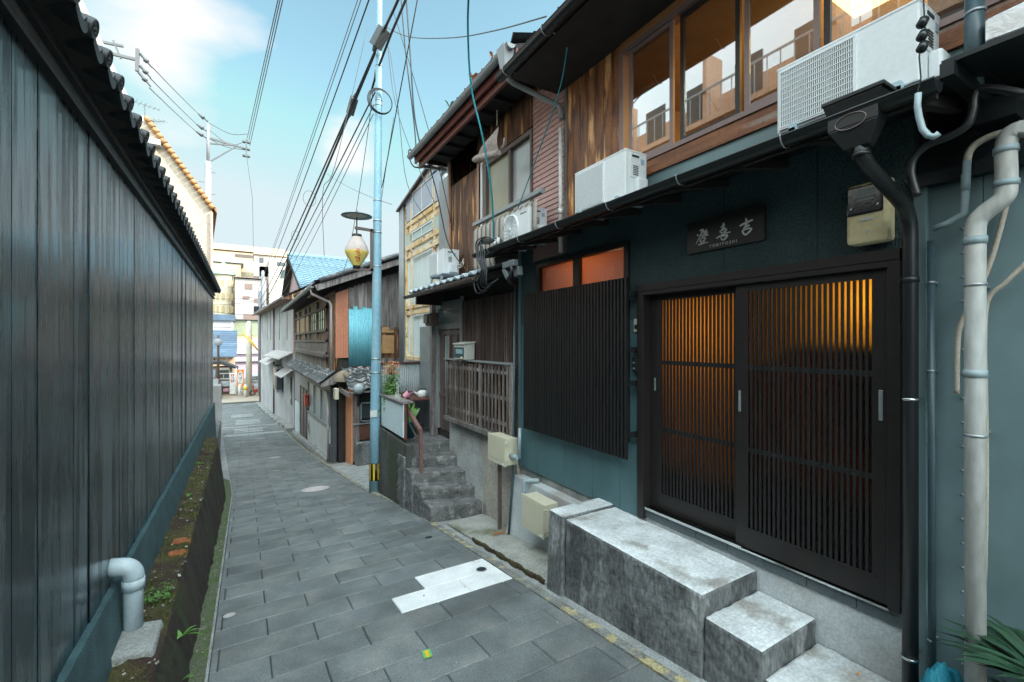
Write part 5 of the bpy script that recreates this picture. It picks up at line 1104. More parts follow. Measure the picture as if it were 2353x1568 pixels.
# porch fence with slats
fn = thing('porch_fence', (2.95, 6, -1.26), 'weathered brown slatted fence on the block wall of the porch', 'fence')
mb = MB()
for y in (7.12, 5.86, 4.98): mb.box(2.93, 2.985, y - .025, y + .025, -1.25, -.30)
mb.build('post', m_woodG, fn, bev=.003)
mb = MB(); ysl = []
y = 5.04; r = random.Random(9)
while y < 7.08:
    if abs(y + .022 - 5.86) > .05: mb.box(2.933, 2.946, y + r.uniform(-.004, .004), y + .042, -1.235 + r.uniform(-.02, .02), -.335 + r.uniform(-.006, .01))
    y += .105
mb.build('slats', m_woodF, fn, bev=.002)
mb = MB()
for z in (-1.12, -.78, -.44): mb.box(2.9465, 2.98, 5.005, 7.09, z, z + .045)
mb.build('rails', m_woodG, fn)
mb = MB(); mb.box(2.905, 2.995, 4.955, 7.15, -.302, -.280); mb.build('cap_rail', m_gutG, fn)
mb = MB(); mb.box(2.90, 3.14, 4.955, 7.15, -1.32, -1.251); mb.build('sill', m_woodG, fn, bev=.004)
mbx = thing('milk_box', (2.95, 6.3, -.28), 'cream wall box with a dark glass door standing on the porch fence rail', 'box')
ym_ = U(1064, 800, X=2.9).y
mb = MB(); a0, a1 = U(1068, 800, X=2.86).y, U(1043, 800, X=2.86).y
mb.hexa([(2.86, a0, -.279), (3.03, a0, -.279), (3.03, a1, -.279), (2.86, a1, -.279)], [(2.86, a0, -.05), (3.03, a0, -.02), (3.03, a1, -.02), (2.86, a1, -.05)]); mb.build('case', m_boxw, mbx, bev=.01)
mb = MB(); mb.hexa([(2.84, a0 - .02, -.048), (3.04, a0 - .02, -.018), (3.04, a1 + .02, -.018), (2.84, a1 + .02, -.048)], [(2.84, a0 - .02, -.030), (3.04, a0 - .02, .0), (3.04, a1 + .02, 0), (2.84, a1 + .02, -.030)]); mb.build('lid', m_boxw, mbx, bev=.004)
mb = MB(); mb.box(2.853, 2.862, a0 + .03, a1 - .03, -.25, -.09); mb.build('door', flat('teal_glass', (.02, .09, .11), .2), mbx)
mb = MB(); mb.box(2.848, 2.853, a0 + .07, a1 - .10, -.19, -.12); mb.build('sticker', flat('sticker_blue', (.30, .45, .52), .5), mbx)
mb = MB(); mb.lathe((2.85, a0 + .09, -.262), [(.0, 0), (.025, .004), (.022, .022), (0, .03)], 10, axis=(0, 0, 1)); mb.build('knob', m_yel, mbx)
# block wall below the fence
mb = MB(); b_ = MB()
for rI in range(8):
    z0_ = -1.325 - .19 * (rI + 1); y = 4.96 - (.2 if rI % 2 else 0)
    while y < 7.2:
        mb.box(3.03, 3.15, max(y, 4.96) + .003, min(y + .39, 7.2) - .003, z0_ + .003, z0_ + .187); y += .39
    b_.box(3.035, 3.15, 4.96, 7.2, z0_, z0_ + .19)
bw = mb.build('block_wall', m_blk, None); tag(bw, 'grey cinder block wall carrying the slatted porch fence', 'wall'); b_.build('mortar', m_crack, bw)

# stone stairs and landing
st = thing('stone_stairs', (2.6, 6.8, G(6.5)), 'five worn dark stone steps climbing away to a landing with a mossy side wall', 'stairs')
mb = MB(); tr = [(6.02, -2.385), (6.27, -2.225), (6.60, -2.065), (6.93, -1.90)]; xl_ = [2.34, 2.32, 2.30, 2.28]
YLs = [6.15, 6.50, 6.86, 7.20]; xl_ = [2.30, 2.28, 2.25, 2.23]
for i, (y, z) in enumerate(tr):
    x0_ = xl_[i]; yl_ = YLs[i]; yr2 = y - .07
    mb.hexa([(x0_ - .02, yl_ - .02, G(6.4) - .4), (3.08, yr2 - .01, G(6.4) - .4), (3.08, 7.7, G(6.4) - .4), (2.24, 7.7, G(6.4) - .4)], [(x0_, yl_, z), (3.08, yr2, z), (3.08, 7.7, z), (2.25, 7.7, z)])
mb.hexa([(2.28, 7.36, -3.2), (3.12, 7.2, -3.2), (3.5, 8.99, -3.4), (2.30, 8.99, -3.4)], [(2.28, 7.36, -1.74), (3.12, 7.2, -1.74), (3.5, 8.99, -1.74), (2.30, 8.99, -1.74)])
rough(mb.build('steps', m_stair, st, bev=.018), .03, .1, 5)
mb = MB()
mb.hexa([(2.245, 7.10, -3.1), (2.38, 7.10, -3.1), (2.36, 8.74, -3.3), (2.195, 8.74, -3.3)], [(2.262, 7.16, -1.69), (2.38, 7.16, -1.69), (2.35, 8.73, -1.655), (2.232, 8.73, -1.655)])
mb.build('side_wall', mat('mossy_concrete', (.10, .105, .10), (.045, .05, .042), .9, scale=3, stretch=(1, 1, .4), c3=(.055, .07, .035), s3=2.5, lo3=.5, hi3=.65, bump=.4, bs=45, fine=.3), st, bev=.012)
# rusty handrail and white panel
rl = thing('handrail', (2.4, 6.8, -2.08), 'rusty red-brown angle handrail slanting down to the second stone step', 'handrail')
mb = MB(); mb.beam((2.38, 7.62, -1.10), (2.39, 6.86, -1.41), .06, .05); mb.beam((2.39, 6.85, -1.39), (2.39, 6.82, -2.08), .045, .045); mb.build('rail', mat('mauve_paint', (.22, .11, .10), (.16, .08, .075), .5, scale=8, bump=.1), rl)
mb = MB(); mb.beam((2.40, 7.60, -1.33), (2.40, 6.84, -1.66), .018, .018); mb.build('lower_bar', m_gutbr, rl)
pn = thing('white_panel_screen', (2.28, 8, -1.64), 'pale sheet panel with rusty end post screening the landing beside the blue pole', 'screen')
mb = MB(); mb.box(2.25, 2.265, 7.31, 8.68, -1.60, -1.035)
mb.build('sheet', m_whitep, pn)
mb = MB(); mb.box(2.266, 2.31, 7.29, 7.34, -1.64, -1.02); mb.build('end_post', m_rustr, pn)
mb = MB(); mb.box(2.22, 2.42, 7.28, 8.70, -1.033, -1.005); mb.build('top_shelf', m_woodG, pn)
mb = MB()
for y in (7.36, 7.6, 7.85, 8.1, 8.35, 8.6):
    for z in (-1.56, -1.07): mb.lathe((2.2495, y, z), [(0, .003), (.006, .002), (.007, 0)], 6, axis=(-1, 0, 0))
mb.build('screws', m_gutbr, pn)
# corrugated grey fence, shelf with kettle, mesh cage
def corr(mb, P0, du, L_, dv, H_, pitch, amp, mi=0):
    P0 = Vector(P0); du = Vector(du).normalized(); dv = Vector(dv).normalized(); nn = du.cross(dv); n = max(1, int(L_ / pitch)) * 6
    mb.sheet(lambda a, b: P0 + du * a * L_ + dv * b * H_ + nn * amp * math.sin(2 * math.pi * a * L_ / pitch), n, 1, mi)
cf = thing('corrugated_fence', (2.9, 9.0, -1.7), 'low grey corrugated sheet fence with a rusty top rail behind the landing plants', 'fence')
mb = MB(); corr(mb, (2.32, 9.0, -1.7), (1, 0, 0), 1.16, (0, 0, 1), 1.27, .045, .011); mb.build('sheet', m_corrG, cf, solid=.002)
mb = MB(); mb.box(2.28, 3.5, 8.975, 9.02, -.445, -.415); mb.box(2.28, 2.31, 8.98, 9.01, -1.7, -.445); mb.box(2.28, 3.5, 8.97, 8.99, -1.06, -1.02); mb.build('rail', m_rustr, cf)
sh = thing('mesh_cage_shelf', (2.9, 8.5, -1.74), 'dark wire mesh cage with a flat shelf top at the back of the landing', 'cage')
mb = MB(); mb.box(2.50, 3.10, 8.20, 8.9, -1.12, -1.09); mb.box(3.06, 3.10, 8.18, 8.22, -1.74, -1.12); mb.box(2.50, 2.53, 8.18, 8.22, -1.74, -1.12); mb.build('frame', m_rustr, sh)
mb = MB()
for i in range(19): x = 2.53 + i * .03; mb.tube([(x, 8.2, -1.74), (x, 8.2, -1.12)], .0018, 4)
for i in range(20): z = -1.73 + i * .031; mb.tube([(2.53, 8.198, z), (3.06, 8.198, z)], .0018, 4)
mb.build('mesh', m_cableg, sh)
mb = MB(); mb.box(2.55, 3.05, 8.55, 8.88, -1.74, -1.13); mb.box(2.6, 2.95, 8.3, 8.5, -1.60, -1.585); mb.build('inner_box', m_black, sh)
kt = thing('kettle', (3.0, 8.45, -1.09), 'white enamel kettle standing on the cage shelf', 'kettle')
mb = MB(); k = Vector((2.98, 8.45, -1.09)); mb.lathe(k, [(0, 0), (.085, 0), (.10, .03), (.10, .08), (.085, .12), (.05, .135), (0, .14)], 20); mb.build('body', m_white, kt)
mb = MB(); mb.tube([k + Vector((-.08, 0, .05)), k + Vector((-.13, 0, .09)), k + Vector((-.17, 0, .12))], [.028, .02, .013], 10); mb.build('spout', m_white, kt)
mb = MB(); mb.tube([k + Vector((.085, 0, .10)), k + Vector((.07, 0, .16)), k + Vector((-.07, 0, .16)), k + Vector((-.085, 0, .10))], .008, 8); mb.build('handle', m_black, kt)
sp = thing('pink_scoop', (2.62, 8.4, -1.09), 'pink plastic bath scoop lying on the cage shelf beside the plant', 'scoop')
mb = MB(); mb.lathe((2.58, 8.35, -1.05), [(.05, 0), (.075, .11), (.068, .11), (.045, .008), (0, .008)], 18, axis=(.8, -.1, .45)); mb.build('bowl', m_pinkp, sp)
mb = MB(); mb.beam((2.66, 8.34, -1.01), (2.80, 8.38, -.96), .02, .012); mb.build('handle', m_pinkp, sp)
bk = thing('wire_basket', (2.32, 7.9, -1.0), 'small white wire rack resting on top of the pale panel', 'rack')
mb = MB(); 
for i in range(10): y = 7.62 + i * .035; mb.tube([(2.29, y, -1.0), (2.30, y, -.91)], .003, 4)
for z in (-1.0, -.955, -.91): mb.tube([(2.29, 7.62, z), (2.30, 7.94, z)], .0035, 4)
mb.tube([(2.32, 7.82, -1.0), (2.32, 7.82, -.75)], .005, 4); mb.tube([(2.32, 7.90, -1.0), (2.32, 7.90, -.72)], .005, 4)
mb.build('rack', m_white, bk)
# bush (leaf clusters) and bucket plant
def bush(label, base, h, rad, n, mats, seed, name='shrub', leafsz=.045, top_red=True):
    t = thing(name, base, label, 'plant'); r = random.Random(seed); mb = MB(); B_ = Vector(base)
    sticks = []
    for i in range(7):
        a = r.uniform(0, 6.28); q = B_ + Vector((math.cos(a) * rad * .5 * r.random(), math.sin(a) * rad * .5 * r.random(), h * r.uniform(.55, 1))); mb.tube([B_, (B_ + q) / 2 + Vector((r.uniform(-.03, .03), 0, 0)), q], .006, 5); sticks.append(q)
    mb.build('stems', m_stem, t); mb = MB()
    for i in range(n):
        q = r.choice(sticks); s0 = B_ + (q - B_) * r.uniform(.3, 1.05); c = s0 + Vector((r.gauss(0, rad * .36), r.gauss(0, rad * .36), r.gauss(0, .05)))
        d = Vector((r.uniform(-1, 1), r.uniform(-1, 1), r.uniform(-.4, .7))).normalized(); s_ = d.orthogonal().normalized(); l = leafsz * r.uniform(.7, 1.3)
        mi = 1 if top_red and (c.z - B_.z) > h * .84 and r.random() < .7 else 0
        mb.add([c, c + d * l * .5 + s_ * l * .28, c + d * l, c + d * l * .5 - s_ * l * .28], [(0, 1, 2, 3)], mi)
    mb.build('foliage', mats, t); return t
bush('bushy green plant with reddening tips behind the pale panel on the landing', (2.38, 8.5, -1.60), 1.15, .17, 2400, [m_leaf, m_leafr], 5)
bp = thing('bucket_plant', (2.55, 7.95, -1.74), 'dark blue bucket holding a broad-leaved plant at the head of the stone stairs', 'potted plant')
mb = MB(); mb.lathe((2.55, 7.95, -1.735), [(0, 0), (.10, 0), (.13, .28), (.142, .285), (.142, .30), (.125, .30), (.12, .26), (0, .25)], 24); mb.build('bucket', m_bluep, bp)
r = random.Random(8); mb = MB()
for i in range(11):
    a = r.uniform(0, 6.28); d = Vector((math.cos(a) * .32, math.sin(a) * .32, 1)).normalized(); s_ = d.cross(Vector((math.cos(a + .8), math.sin(a + .8), 0))).normalized(); b0 = Vector((2.55 + math.cos(a) * .04, 7.95 + math.sin(a) * .04, -1.48)); l = r.uniform(.22, .40); L_, R_ = [], []
    for k in range(7): q = k / 6; wv = .042 * math.sin(math.pi * min(.99, q * .85 + .12)); p = b0 + d * l * q + Vector((math.cos(a), math.sin(a), 0)) * .09 * q * q; L_.append(p - s_ * wv); R_.append(p + s_ * wv)
    mb.add(L_ + R_, [(k, k + 1, 8 + k, 7 + k) for k in range(6)], 0, True)
mb.build('leaves', m_leaf, bp)

# ================= house C: rusty glazed bay =================
hc = thing('glazed_bay_house', (3.6, 10, G(10)), 'narrow house with a tall window bay framed in rusty yellow steel', 'house')
XC = 3.5
zt1 = U(920, 488, X=XC).z; yt1 = YU(920, XC); yt0 = 8.6; zt0 = U(985, 396, X=XC).z + (YU(985, XC) - yt0) * .22
def ztop(y): return zt1 + (zt0 - zt1) * (yt1 - y) / (yt1 - yt0)
mb = MB(); mb.hexa([(XC + .12, yt0, -3.1), (6.5, yt0, -3.1), (6.5, yt1, -3.4), (XC + .12, yt1, -3.4)], [(XC + .12, yt0, ztop(yt0) - .05), (6.5, yt0, 4.6), (6.5, yt1, 3.9), (XC + .12, yt1, ztop(yt1) - .05)])
mb.box(3.12, XC + .12, 8.02, 9.0, -3, .3); mb.build('wall', m_corrG, hc)
mb = MB(); z = -.42
levels = [U(935, v, X=XC).z for v in (822, 738, 722, 570, 552, 512)]
mb.box(XC + .03, XC + .08, yt0, yt1 - .25, -.44, ztop(yt1 - .3)); mb.build('curtain', m_curt, hc)
def ZC(u, v): return U(u, v, X=XC).z
yl, yr = YU(934, XC), 8.75; ym1 = YU(946, XC)
hz = [(-.45, -.36), (ZC(934, 722) - .04, ZC(934, 722) + .04), (ZC(934, 712), ZC(934, 705)), (ZC(934, 598), ZC(934, 588)), (ZC(934, 578), ZC(934, 568)), (ZC(934, 542), ZC(934, 532)), (ZC(934, 525), ZC(934, 517))]
mb = MB()
for a, b in hz: mb.box(XC - .02, XC + .03, yr, yl, min(a, b), max(a, b))
zz = ztop(yl) - .12
for y in (yl - .03, ym1 - .03, YU(1003, XC) + .06): mb.box(XC - .025, XC + .029, y, y + .055, -.45, zz)
bay = mb.build('window_frame', m_rust, hc)
mb = MB(); y_a, y_b = ym1 - .12, YU(1003, XC) + .16
for a, b in ((-.34, ZC(934, 722) - .06), (ZC(934, 702), ZC(934, 601)), (ZC(934, 565), ZC(934, 545)), (ZC(934, 514), ZC(934, 514) + .62)):
    for y0_, y1_ in ((y_b, y_b + .03), (y_a - .03, y_a), ((y_a + y_b) / 2 - .015, (y_a + y_b) / 2 + .015)):
        if y0_ > y_b + .1 and y1_ < y_a - .1 and not (a > 1.8): continue
        mb.box(XC - .03, XC - .0205, y0_, y1_, a, b)
    mb.box(XC - .0302, XC - .0206, y_b + .03, y_a - .03, a, a + .03); mb.box(XC - .0302, XC - .0206, y_b + .03, y_a - .03, b - .03, b)
mb.build('white_sash', m_white, bay)
mb = MB(); za = ZC(934, 514); mb.box(XC - .015, XC - .005, yr, yl, za, za + .62); mb.build('upper_pane', mat('violet_glass', (.38, .42, .50), (.33, .37, .45), .2, scale=1, fine=0, bump=0), bay)
mb = MB(); mb.box(XC - .015, XC - .005, yr, yl, hz[4][1], hz[5][0]); mb.build('aqua_pane', mat('aqua_glass', (.40, .55, .52), (.36, .50, .48), .2, scale=1, fine=0, bump=0), bay)
mb = MB(); za2 = za + .70; mb.hexa([(XC - .01, yr, za2), (XC + .03, yr, za2), (XC + .03, yl, za2 - .12), (XC - .01, yl, za2 - .12)], [(XC - .01, yr, ztop(yr)), (XC + .03, yr, ztop(yr)), (XC + .03, yl, ztop(yl)), (XC - .01, yl, ztop(yl))])
mb.build('stained_gable', mat('stained_sheet', (.62, .66, .70), (.70, .52, .34), .6, scale=3, stretch=(1, 3, 1), lo=.45, hi=.55, c3=(.30, .42, .60), s3=2.4, lo3=.56, hi3=.6), hc)
mb = MB(); mb.hexa([(XC - .10, yr - .1, ztop(yr)), (6.5, yr - .1, 4.6), (6.5, yt1 + .06, 3.9), (XC - .10, yt1 + .06, ztop(yt1))], [(XC - .10, yr - .1, ztop(yr) + .05), (6.5, yr - .1, 4.66), (6.5, yt1 + .06, 3.96), (XC - .10, yt1 + .06, ztop(yt1) + .05)]); mb.build('roof', m_gutbr, hc)
mb = MB()
for k in range(4): y = yt1 - .05 - k * .085; mb.tube([(XC - .02, y, -.6), (XC - .02, y, ztop(y))], .032, 8)
mb.build('corner_pipes', m_gutG, hc)
mb = MB(); mb.box(XC - .01, XC + .1, yr, yt1, -.66, -.455); mb.build('base_panel', m_plW, hc)
mb = MB(); q = U(1012, 520, X=3.4); mb.box(3.35, 3.42, 8.05, 8.5, .8, 3.2); mb.build('grey_side_panel', m_gutG, hc)

# ================= shed lean-to F and house E1 =================
he = thing('patchwork_house', (3, 17, G(17)), 'old two-storey house patched with peach and blue corrugated sheets and grey boards', 'house')
YE1 = 13.6; X1 = 2.22
def Ez(u, v): return U(u, v, Y=YE1)
mb = MB(); mb.box(2.34, 6.8, YE1 + .03, 25.9, -4.6, 1.35); mb.hexa([(2.34, YE1 + .03, 1.3), (6.8, YE1 + .03, 1.3), (6.8, YE1 + .06, 1.3), (2.34, YE1 + .06, 1.3)], [(2.34, YE1 + .03, 1.62), (5.2, YE1 + .03, 2.9), (5.2, YE1 + .06, 2.9), (2.34, YE1 + .06, 1.62)])
mb.build('wall_core', m_soffit, he)
z_pb = Ez(780, 823).z
mb = MB(); xA, xB = X1, 2.57
for i in range(5): mb.hexa([(xA + i * .07 + .003, YE1 - .02, z_pb), (xA + i * .07 + .067, YE1 - .02, z_pb), (xA + i * .07 + .067, YE1 + .02, z_pb), (xA + i * .07 + .003, YE1 + .02, z_pb)], [(xA + i * .07 + .003, YE1 - .02, 1.38 + i * .03), (xA + i * .07 + .067, YE1 - .02, 1.41 + i * .03), (xA + i * .07 + .067, YE1 + .02, 1.41 + i * .03), (xA + i * .07 + .003, YE1 + .02, 1.38 + i * .03)])
mb.build('peach_sheet', m_corrP, he)
zb1 = Ez(826, 842).z; zb2_ = Ez(826, 704).z
mb = MB(); corr(mb, (2.575, YE1 - .03, zb1), (1, 0, 0), .66, (0, 0, 1), zb2_ - zb1, .066, .016); mb.build('blue_corrugated_sheet', m_corrB, he, solid=.002)
mb = MB(); mb.box(2.57, 3.25, YE1 - .05, YE1, zb1 - .05, zb1 - .01); mb.build('rusty_trim', m_rustr, he)
r = random.Random(6); mb = MB(); x = 2.575
while x < 5.2:
    wd = r.uniform(.09, .16); top = 1.45 + (x - 2.3) * .40; bot = zb2_ - r.uniform(.0, .10) if x < 3.25 else r.uniform(.35, .48); mb.box(x, x + wd - .004, YE1 - .045 + r.uniform(-.006, .006), YE1 - .015, bot, top); x += wd
x = 3.24
while x < 5.2:
    wd = r.uniform(.09, .15); mb.box(x, x + wd - .004, YE1 - .04, YE1 - .012, -1.6, -.50 - .0); x += wd
mb.build('grey_boards', m_woodG, he)
mb = MB(); xo = Ez(877, 760).x; xo2 = Ez(905, 760).x
for v0, v1 in ((713, 735), (741, 765), (771, 812)):
    mb.box(xo, xo2, YE1 - .03, YE1 - .01, Ez(890, v1).z, Ez(890, v0).z)
mb.build('ochre_panel', m_ochre, he)
mb = MB(); mb.box(3.24, 5.2, YE1 - .01, YE1 + .02, -.5, .5); mb.box(xo - .05, xo - .005, YE1 - .05, YE1, -.55, .45); mb.box(xo2 + .01, xo2 + .08, YE1 - .05, YE1, -.55, .45); mb.build('panel_frame', m_woodB, he)
# roof
def tri_roof(mb): pass
ER = (1.62, 1.55); RX, RZ = 5.2, 3.0
dvx = Vector((RX - ER[0], 0, RZ - ER[1]))
mb = MB(); mb.hexa([(ER[0] + .04, 13.18, ER[1] - .06), (RX, 13.18, RZ - .10), (RX, 26, RZ - .10), (ER[0] + .04, 26, ER[1] - .06)], [(ER[0] + .04, 13.18, ER[1]), (RX, 13.18, RZ - .02), (RX, 26, RZ - .02), (ER[0] + .04, 26, ER[1])])
mb.hexa([(RX, 13.18, RZ - .10), (8.6, 13.18, 1.5), (8.6, 26, 1.5), (RX, 26, RZ - .10)], [(RX, 13.18, RZ - .02), (8.6, 13.18, 1.58), (8.6, 26, 1.58), (RX, 26, RZ - .02)])
mb.build('roof', m_soffit, he)
mb = MB(); mb.beam((ER[0] + .03, 13.16, ER[1] - .10), (RX, 13.16, RZ - .12), .03, .16); mb.build('bargeboard', m_woodG, he)
mb = MB(); roof_sheet(mb, (ER[0], 13.14, ER[1] + .04), (0, 1, 0), 49, dvx, 13, .262, .292, .06, .03); mb.build('roof_tiles', m_tileG, he)
mb = MB(); mb.tube([(ER[0] + .12, 13.12, ER[1] + .10), ((ER[0] + RX) / 2, 13.12, (ER[1] + RZ) / 2 + .09), (RX, 13.12, RZ + .08)], .07, 8); mb.build('verge_tiles', m_tileG, he)
gutter('gutter', m_gutG, he, ER[0] - .03, 13.5, 26, ER[1] - .02, .05, [15, 17, 19, 21, 23, 25])
mb = MB(); q0 = Vector((ER[0] - .02, 13.75, ER[1] - .1)); mb.tube([q0 + Vector((0, 0, .05)), q0 + Vector((.0, 0, -.1)), Vector((2.06, 13.62, 1.12)), Vector((2.1, 13.6, 1.02)), Vector((2.1, 13.58, -.85))], .035, 10); mb.build('downpipe', flat('pinkish_pvc', (.50, .44, .44), .5), he)
# street side upper: wooden window bay
mb = MB(); mb.box(2.26, 2.36, 14.0, 25.9, -1.0, 1.5); mb.build('upper_side_wall', m_woodB, he)
def EX(u, v, X=2.2): return U(u, v, X=X)
y0w, y1w = 15.0, 25.2
mb = MB()
for y in (15.2, 17.3, 19.6, 21.0, 23.2, 25.2): mb.box(2.19, 2.26, y, y + .12, -.45, 1.4)
for z in (-.42, -.02, .32, 1.05): mb.box(2.17, 2.26, 15.2, 25.3, z, z + .08)
mb.box(2.10, 2.26, 15.0, 25.3, -.50, -.40)
wf = mb.build('window', m_woodG, he)
mb = MB()
for y in (15.6, 17.6): 
    mb.box(2.225, 2.235, y, y + 1.5, .42, 1.05)
mb.build('pane', m_winL, wf)
mb = MB()
for y in (15.6, 16.1, 16.6, 17.05, 17.6, 18.1, 18.6, 19.05): mb.box(2.205, 2.224, y, y + .05, .40, 1.05)
mb.box(2.205, 2.223, 15.6, 19.1, .72, .75); mb.build('glazing_bars', m_woodB, wf)
mb = MB(); mb.box(2.22, 2.25, 20.0, 24.8, .40, 1.05); mb.build('brown_shutter', m_woodO, he)
mb = MB(); y = 15.3
while y < 25: mb.box(2.20, 2.258, y, y + .10, -.34, -.03); mb.box(2.215, 2.258, y, y + .10, -1.0, -.5); y += .115
mb.build('low_boards', m_woodG, he)
# skirt roof and annex
mb = MB(); sk0 = Vector((1.80, 13.55, -1.20)); roof_sheet(mb, sk0, (0, 1, 0), 46, (.45, 0, .34), 3, .262, .185, .055, .025); mb.build('skirt_tiles', m_tileG, he)
mb = MB(); mb.hexa([(1.82, 13.5, -1.28), (2.25, 13.5, -1.2), (2.25, 25.7, -1.2), (1.82, 25.7, -1.28)], [(1.82, 13.5, -1.22), (2.25, 13.5, -.9), (2.25, 25.7, -.9), (1.82, 25.7, -1.22)]); mb.build('skirt_board', m_woodG, he)
mb = MB(); r = random.Random(12)
for i in range(60): y = 13.8 + i * .19; x = r.uniform(2.02, 2.2); mb.box(x, x + r.uniform(.05, .1), y, y + r.uniform(.08, .2), -1.2 + (x - 1.8) * .75 + .02, -1.2 + (x - 1.8) * .75 + .06)
mb.build('mortar_lumps', m_whbld, he)
mb = MB()
zl = lambda y: G(y)
mb.hexa([(2.18, 14.34, G(14.3) - .2), (2.30, 14.34, G(14.3) - .2), (2.30, 19.9, G(19.9) - .2), (2.18, 19.9, G(19.9) - .2)], [(2.18, 14.34, -2.56), (2.30, 14.34, -2.56), (2.30, 19.9, -2.80), (2.18, 19.9, -2.80)])
mb.hexa([(2.18, 23.2, G(23) - .3), (2.30, 23.2, G(23) - .3), (2.30, 25.3, G(25) - .3), (2.18, 25.3, G(25) - .3)], [(2.18, 23.2, -2.9), (2.30, 23.2, -2.9), (2.30, 25.3, -3.0), (2.18, 25.3, -3.0)])
mb.build('annex_low_wall', m_plSt, he, split=True)
mb = MB(); mb.box(2.19, 2.29, 19.9, 25.3, -2.0, -1.3); mb.box(2.19, 2.29, 23.0, 25.3, -2.9, -2.0); mb.box(2.19, 2.29, 14.34, 19.9, -1.55, -1.25); mb.build('lavender_board', m_lav, he)
mb = MB()
for y in (14.36, 16.2, 18.0, 19.75): mb.box(2.17, 2.27, y, y + .09, -2.7, -1.5)
mb.box(2.16, 2.27, 14.4, 19.8, -1.60, -1.54); mb.hexa([(2.14, 14.36, -2.60), (2.27, 14.36, -2.60), (2.27, 19.84, -2.84), (2.14, 19.84, -2.84)], [(2.14, 14.36, -2.53), (2.27, 14.36, -2.53), (2.27, 19.84, -2.77), (2.14, 19.84, -2.77)])
aw = mb.build('annex_window', m_gutG, he)
mb = MB(); mb.box(2.22, 2.24, 14.45, 19.75, -2.75, -1.58); mb.build('pane', m_frost, aw)
mb = MB(); mb.box(2.20, 2.24, 20.3, 22.6, G(21.5) - .1, -2.05)
for y in (20.25, 21.4, 22.6): mb.box(2.17, 2.26, y, y + .1, G(21.5) - .15, -2.0)
mb.build('annex_door', m_gutbr, he)
mb = MB(); mb.hexa([(2.02, 14.3, G(14.3) - .1), (2.2, 14.3, G(14.3) - .1), (2.2, 25.3, G(25.3) - .1), (2.02, 25.3, G(25.3) - .1)], [(2.06, 14.3, G(14.3) + .05), (2.2, 14.3, G(14.3) + .07), (2.2, 25.3, G(25.3) + .07), (2.06, 25.3, G(25.3) + .05)]); mb.build('footing', m_conc, he, bev=.02)
mb = MB(); mb.tube([(2.12, 14.28, -1.45), (2.12, 14.28, G(14.3) + .02)], .03, 8); mb.build('annex_pipe', flat('pinkish_pvc', (.5, .44, .44), .5), he)
mb = MB(); mb.box(2.2, 2.3, 13.9, 14.33, -3.6, -1.35); mb.box(2.15, 2.2, 14.02, 14.3, -3.55, -3.05); mb.build('dark_gap_wall', flat('gap_grey', (.10, .11, .12), .8), he)
lb_ = thing('letterbox', (2.1, 19.8, -2.6), 'red letterbox hung beside the annex door of the patchwork house', 'letterbox')
q = U(703, 920, X=2.12); mb = MB(); mb.box(2.05, 2.17, q.y - .32, q.y + .1, q.z - .2, q.z + .2); mb.build('case', m_redm, lb_, bev=.02)
mb = MB(); mb.box(2.03, 2.18, q.y - .36, q.y + .13, q.z + .2, q.z + .24); mb.build('lid', m_redm, lb_)
mt_ = thing('electric_meter', (2.18, 14.0, -2.2), 'small pale electric meter in the dark gap beside the orange shed', 'meter')
q = U(777, 905, X=2.2); mb = MB(); mb.box(2.10, 2.2, q.y - .12, q.y + .12, q.z - .15, q.z + .15); mb.build('case', m_cream, mt_, bev=.01); mb = MB(); mb.box(2.09, 2.101, q.y - .06, q.y + .07, q.z - .06, q.z + .09); mb.build('dial', m_winD, mt_)
bn = tuft('bird_nest', 'dry straw nest stuffed under the eave corner of the patchwork house', (1.78, 14.6, 1.42), 70, .22, .012, mat('straw', (.28, .2, .1), (.2, .15, .08), .9, scale=20), seed=41, cat='nest', up=-.2, bend=.4)
# lean-to shed
hs_ = thing('lean_to_shed', (3, 13, G(13)), 'small orange and dark lean-to shed with broken roof tiles behind the blue pole', 'shed')
mb = MB()
for i in range(6): y = 12.8 + i * .19; mb.hexa([(2.50, y + .003, G(13.2) - .2), (2.54, y + .003, G(13.2) - .2), (2.54, y + .186, G(13.2) - .2), (2.50, y + .186, G(13.2) - .2)], [(2.50, y + .003, -1.32), (2.54, y + .003, -1.32), (2.54, y + .186, -1.32), (2.50, y + .186, -1.32)])
mb.build('orange_sheet', m_corrO, hs_)
mb = MB(); mb.box(2.545, 4.2, 12.82, 13.9, -3.6, -1.35); mb.build('core', m_soffit, hs_)
mb = MB(); x = 2.72
while x < 3.6: mb.box(x, x + .055, 12.78, 12.815, -2.72, -2.14); x += .06
mb.build('red_slats', mat('red_wainscot', (.16, .065, .045), (.12, .05, .035), .6, scale=5), hs_)
mb = MB(); mb.box(2.545, 2.71, 12.775, 12.82, -3.3, -1.4); mb.build('corner_board', m_woodG, hs_)
def YZ(u, v): return U(u, v, Y=12.78)
a = YZ(829, 925); b = YZ(849, 968); mb = MB(); x0_, x1_ = a.x - .02, a.x + .75
for bx in ((x0_, x0_ + .04, b.z, a.z), (x0_, x1_, a.z - .04, a.z), (x0_, x1_, b.z, b.z + .04), (x0_ - .2, x1_, b.z - .07, b.z - .03)): mb.box(bx[0], bx[1], 12.74, 12.80, bx[2], bx[3])
sw = mb.build('window', m_steel, hs_); mb = MB(); mb.box(x0_ + .04, x1_, 12.78, 12.79, b.z + .04, a.z - .04); mb.build('pane', m_winD, sw)
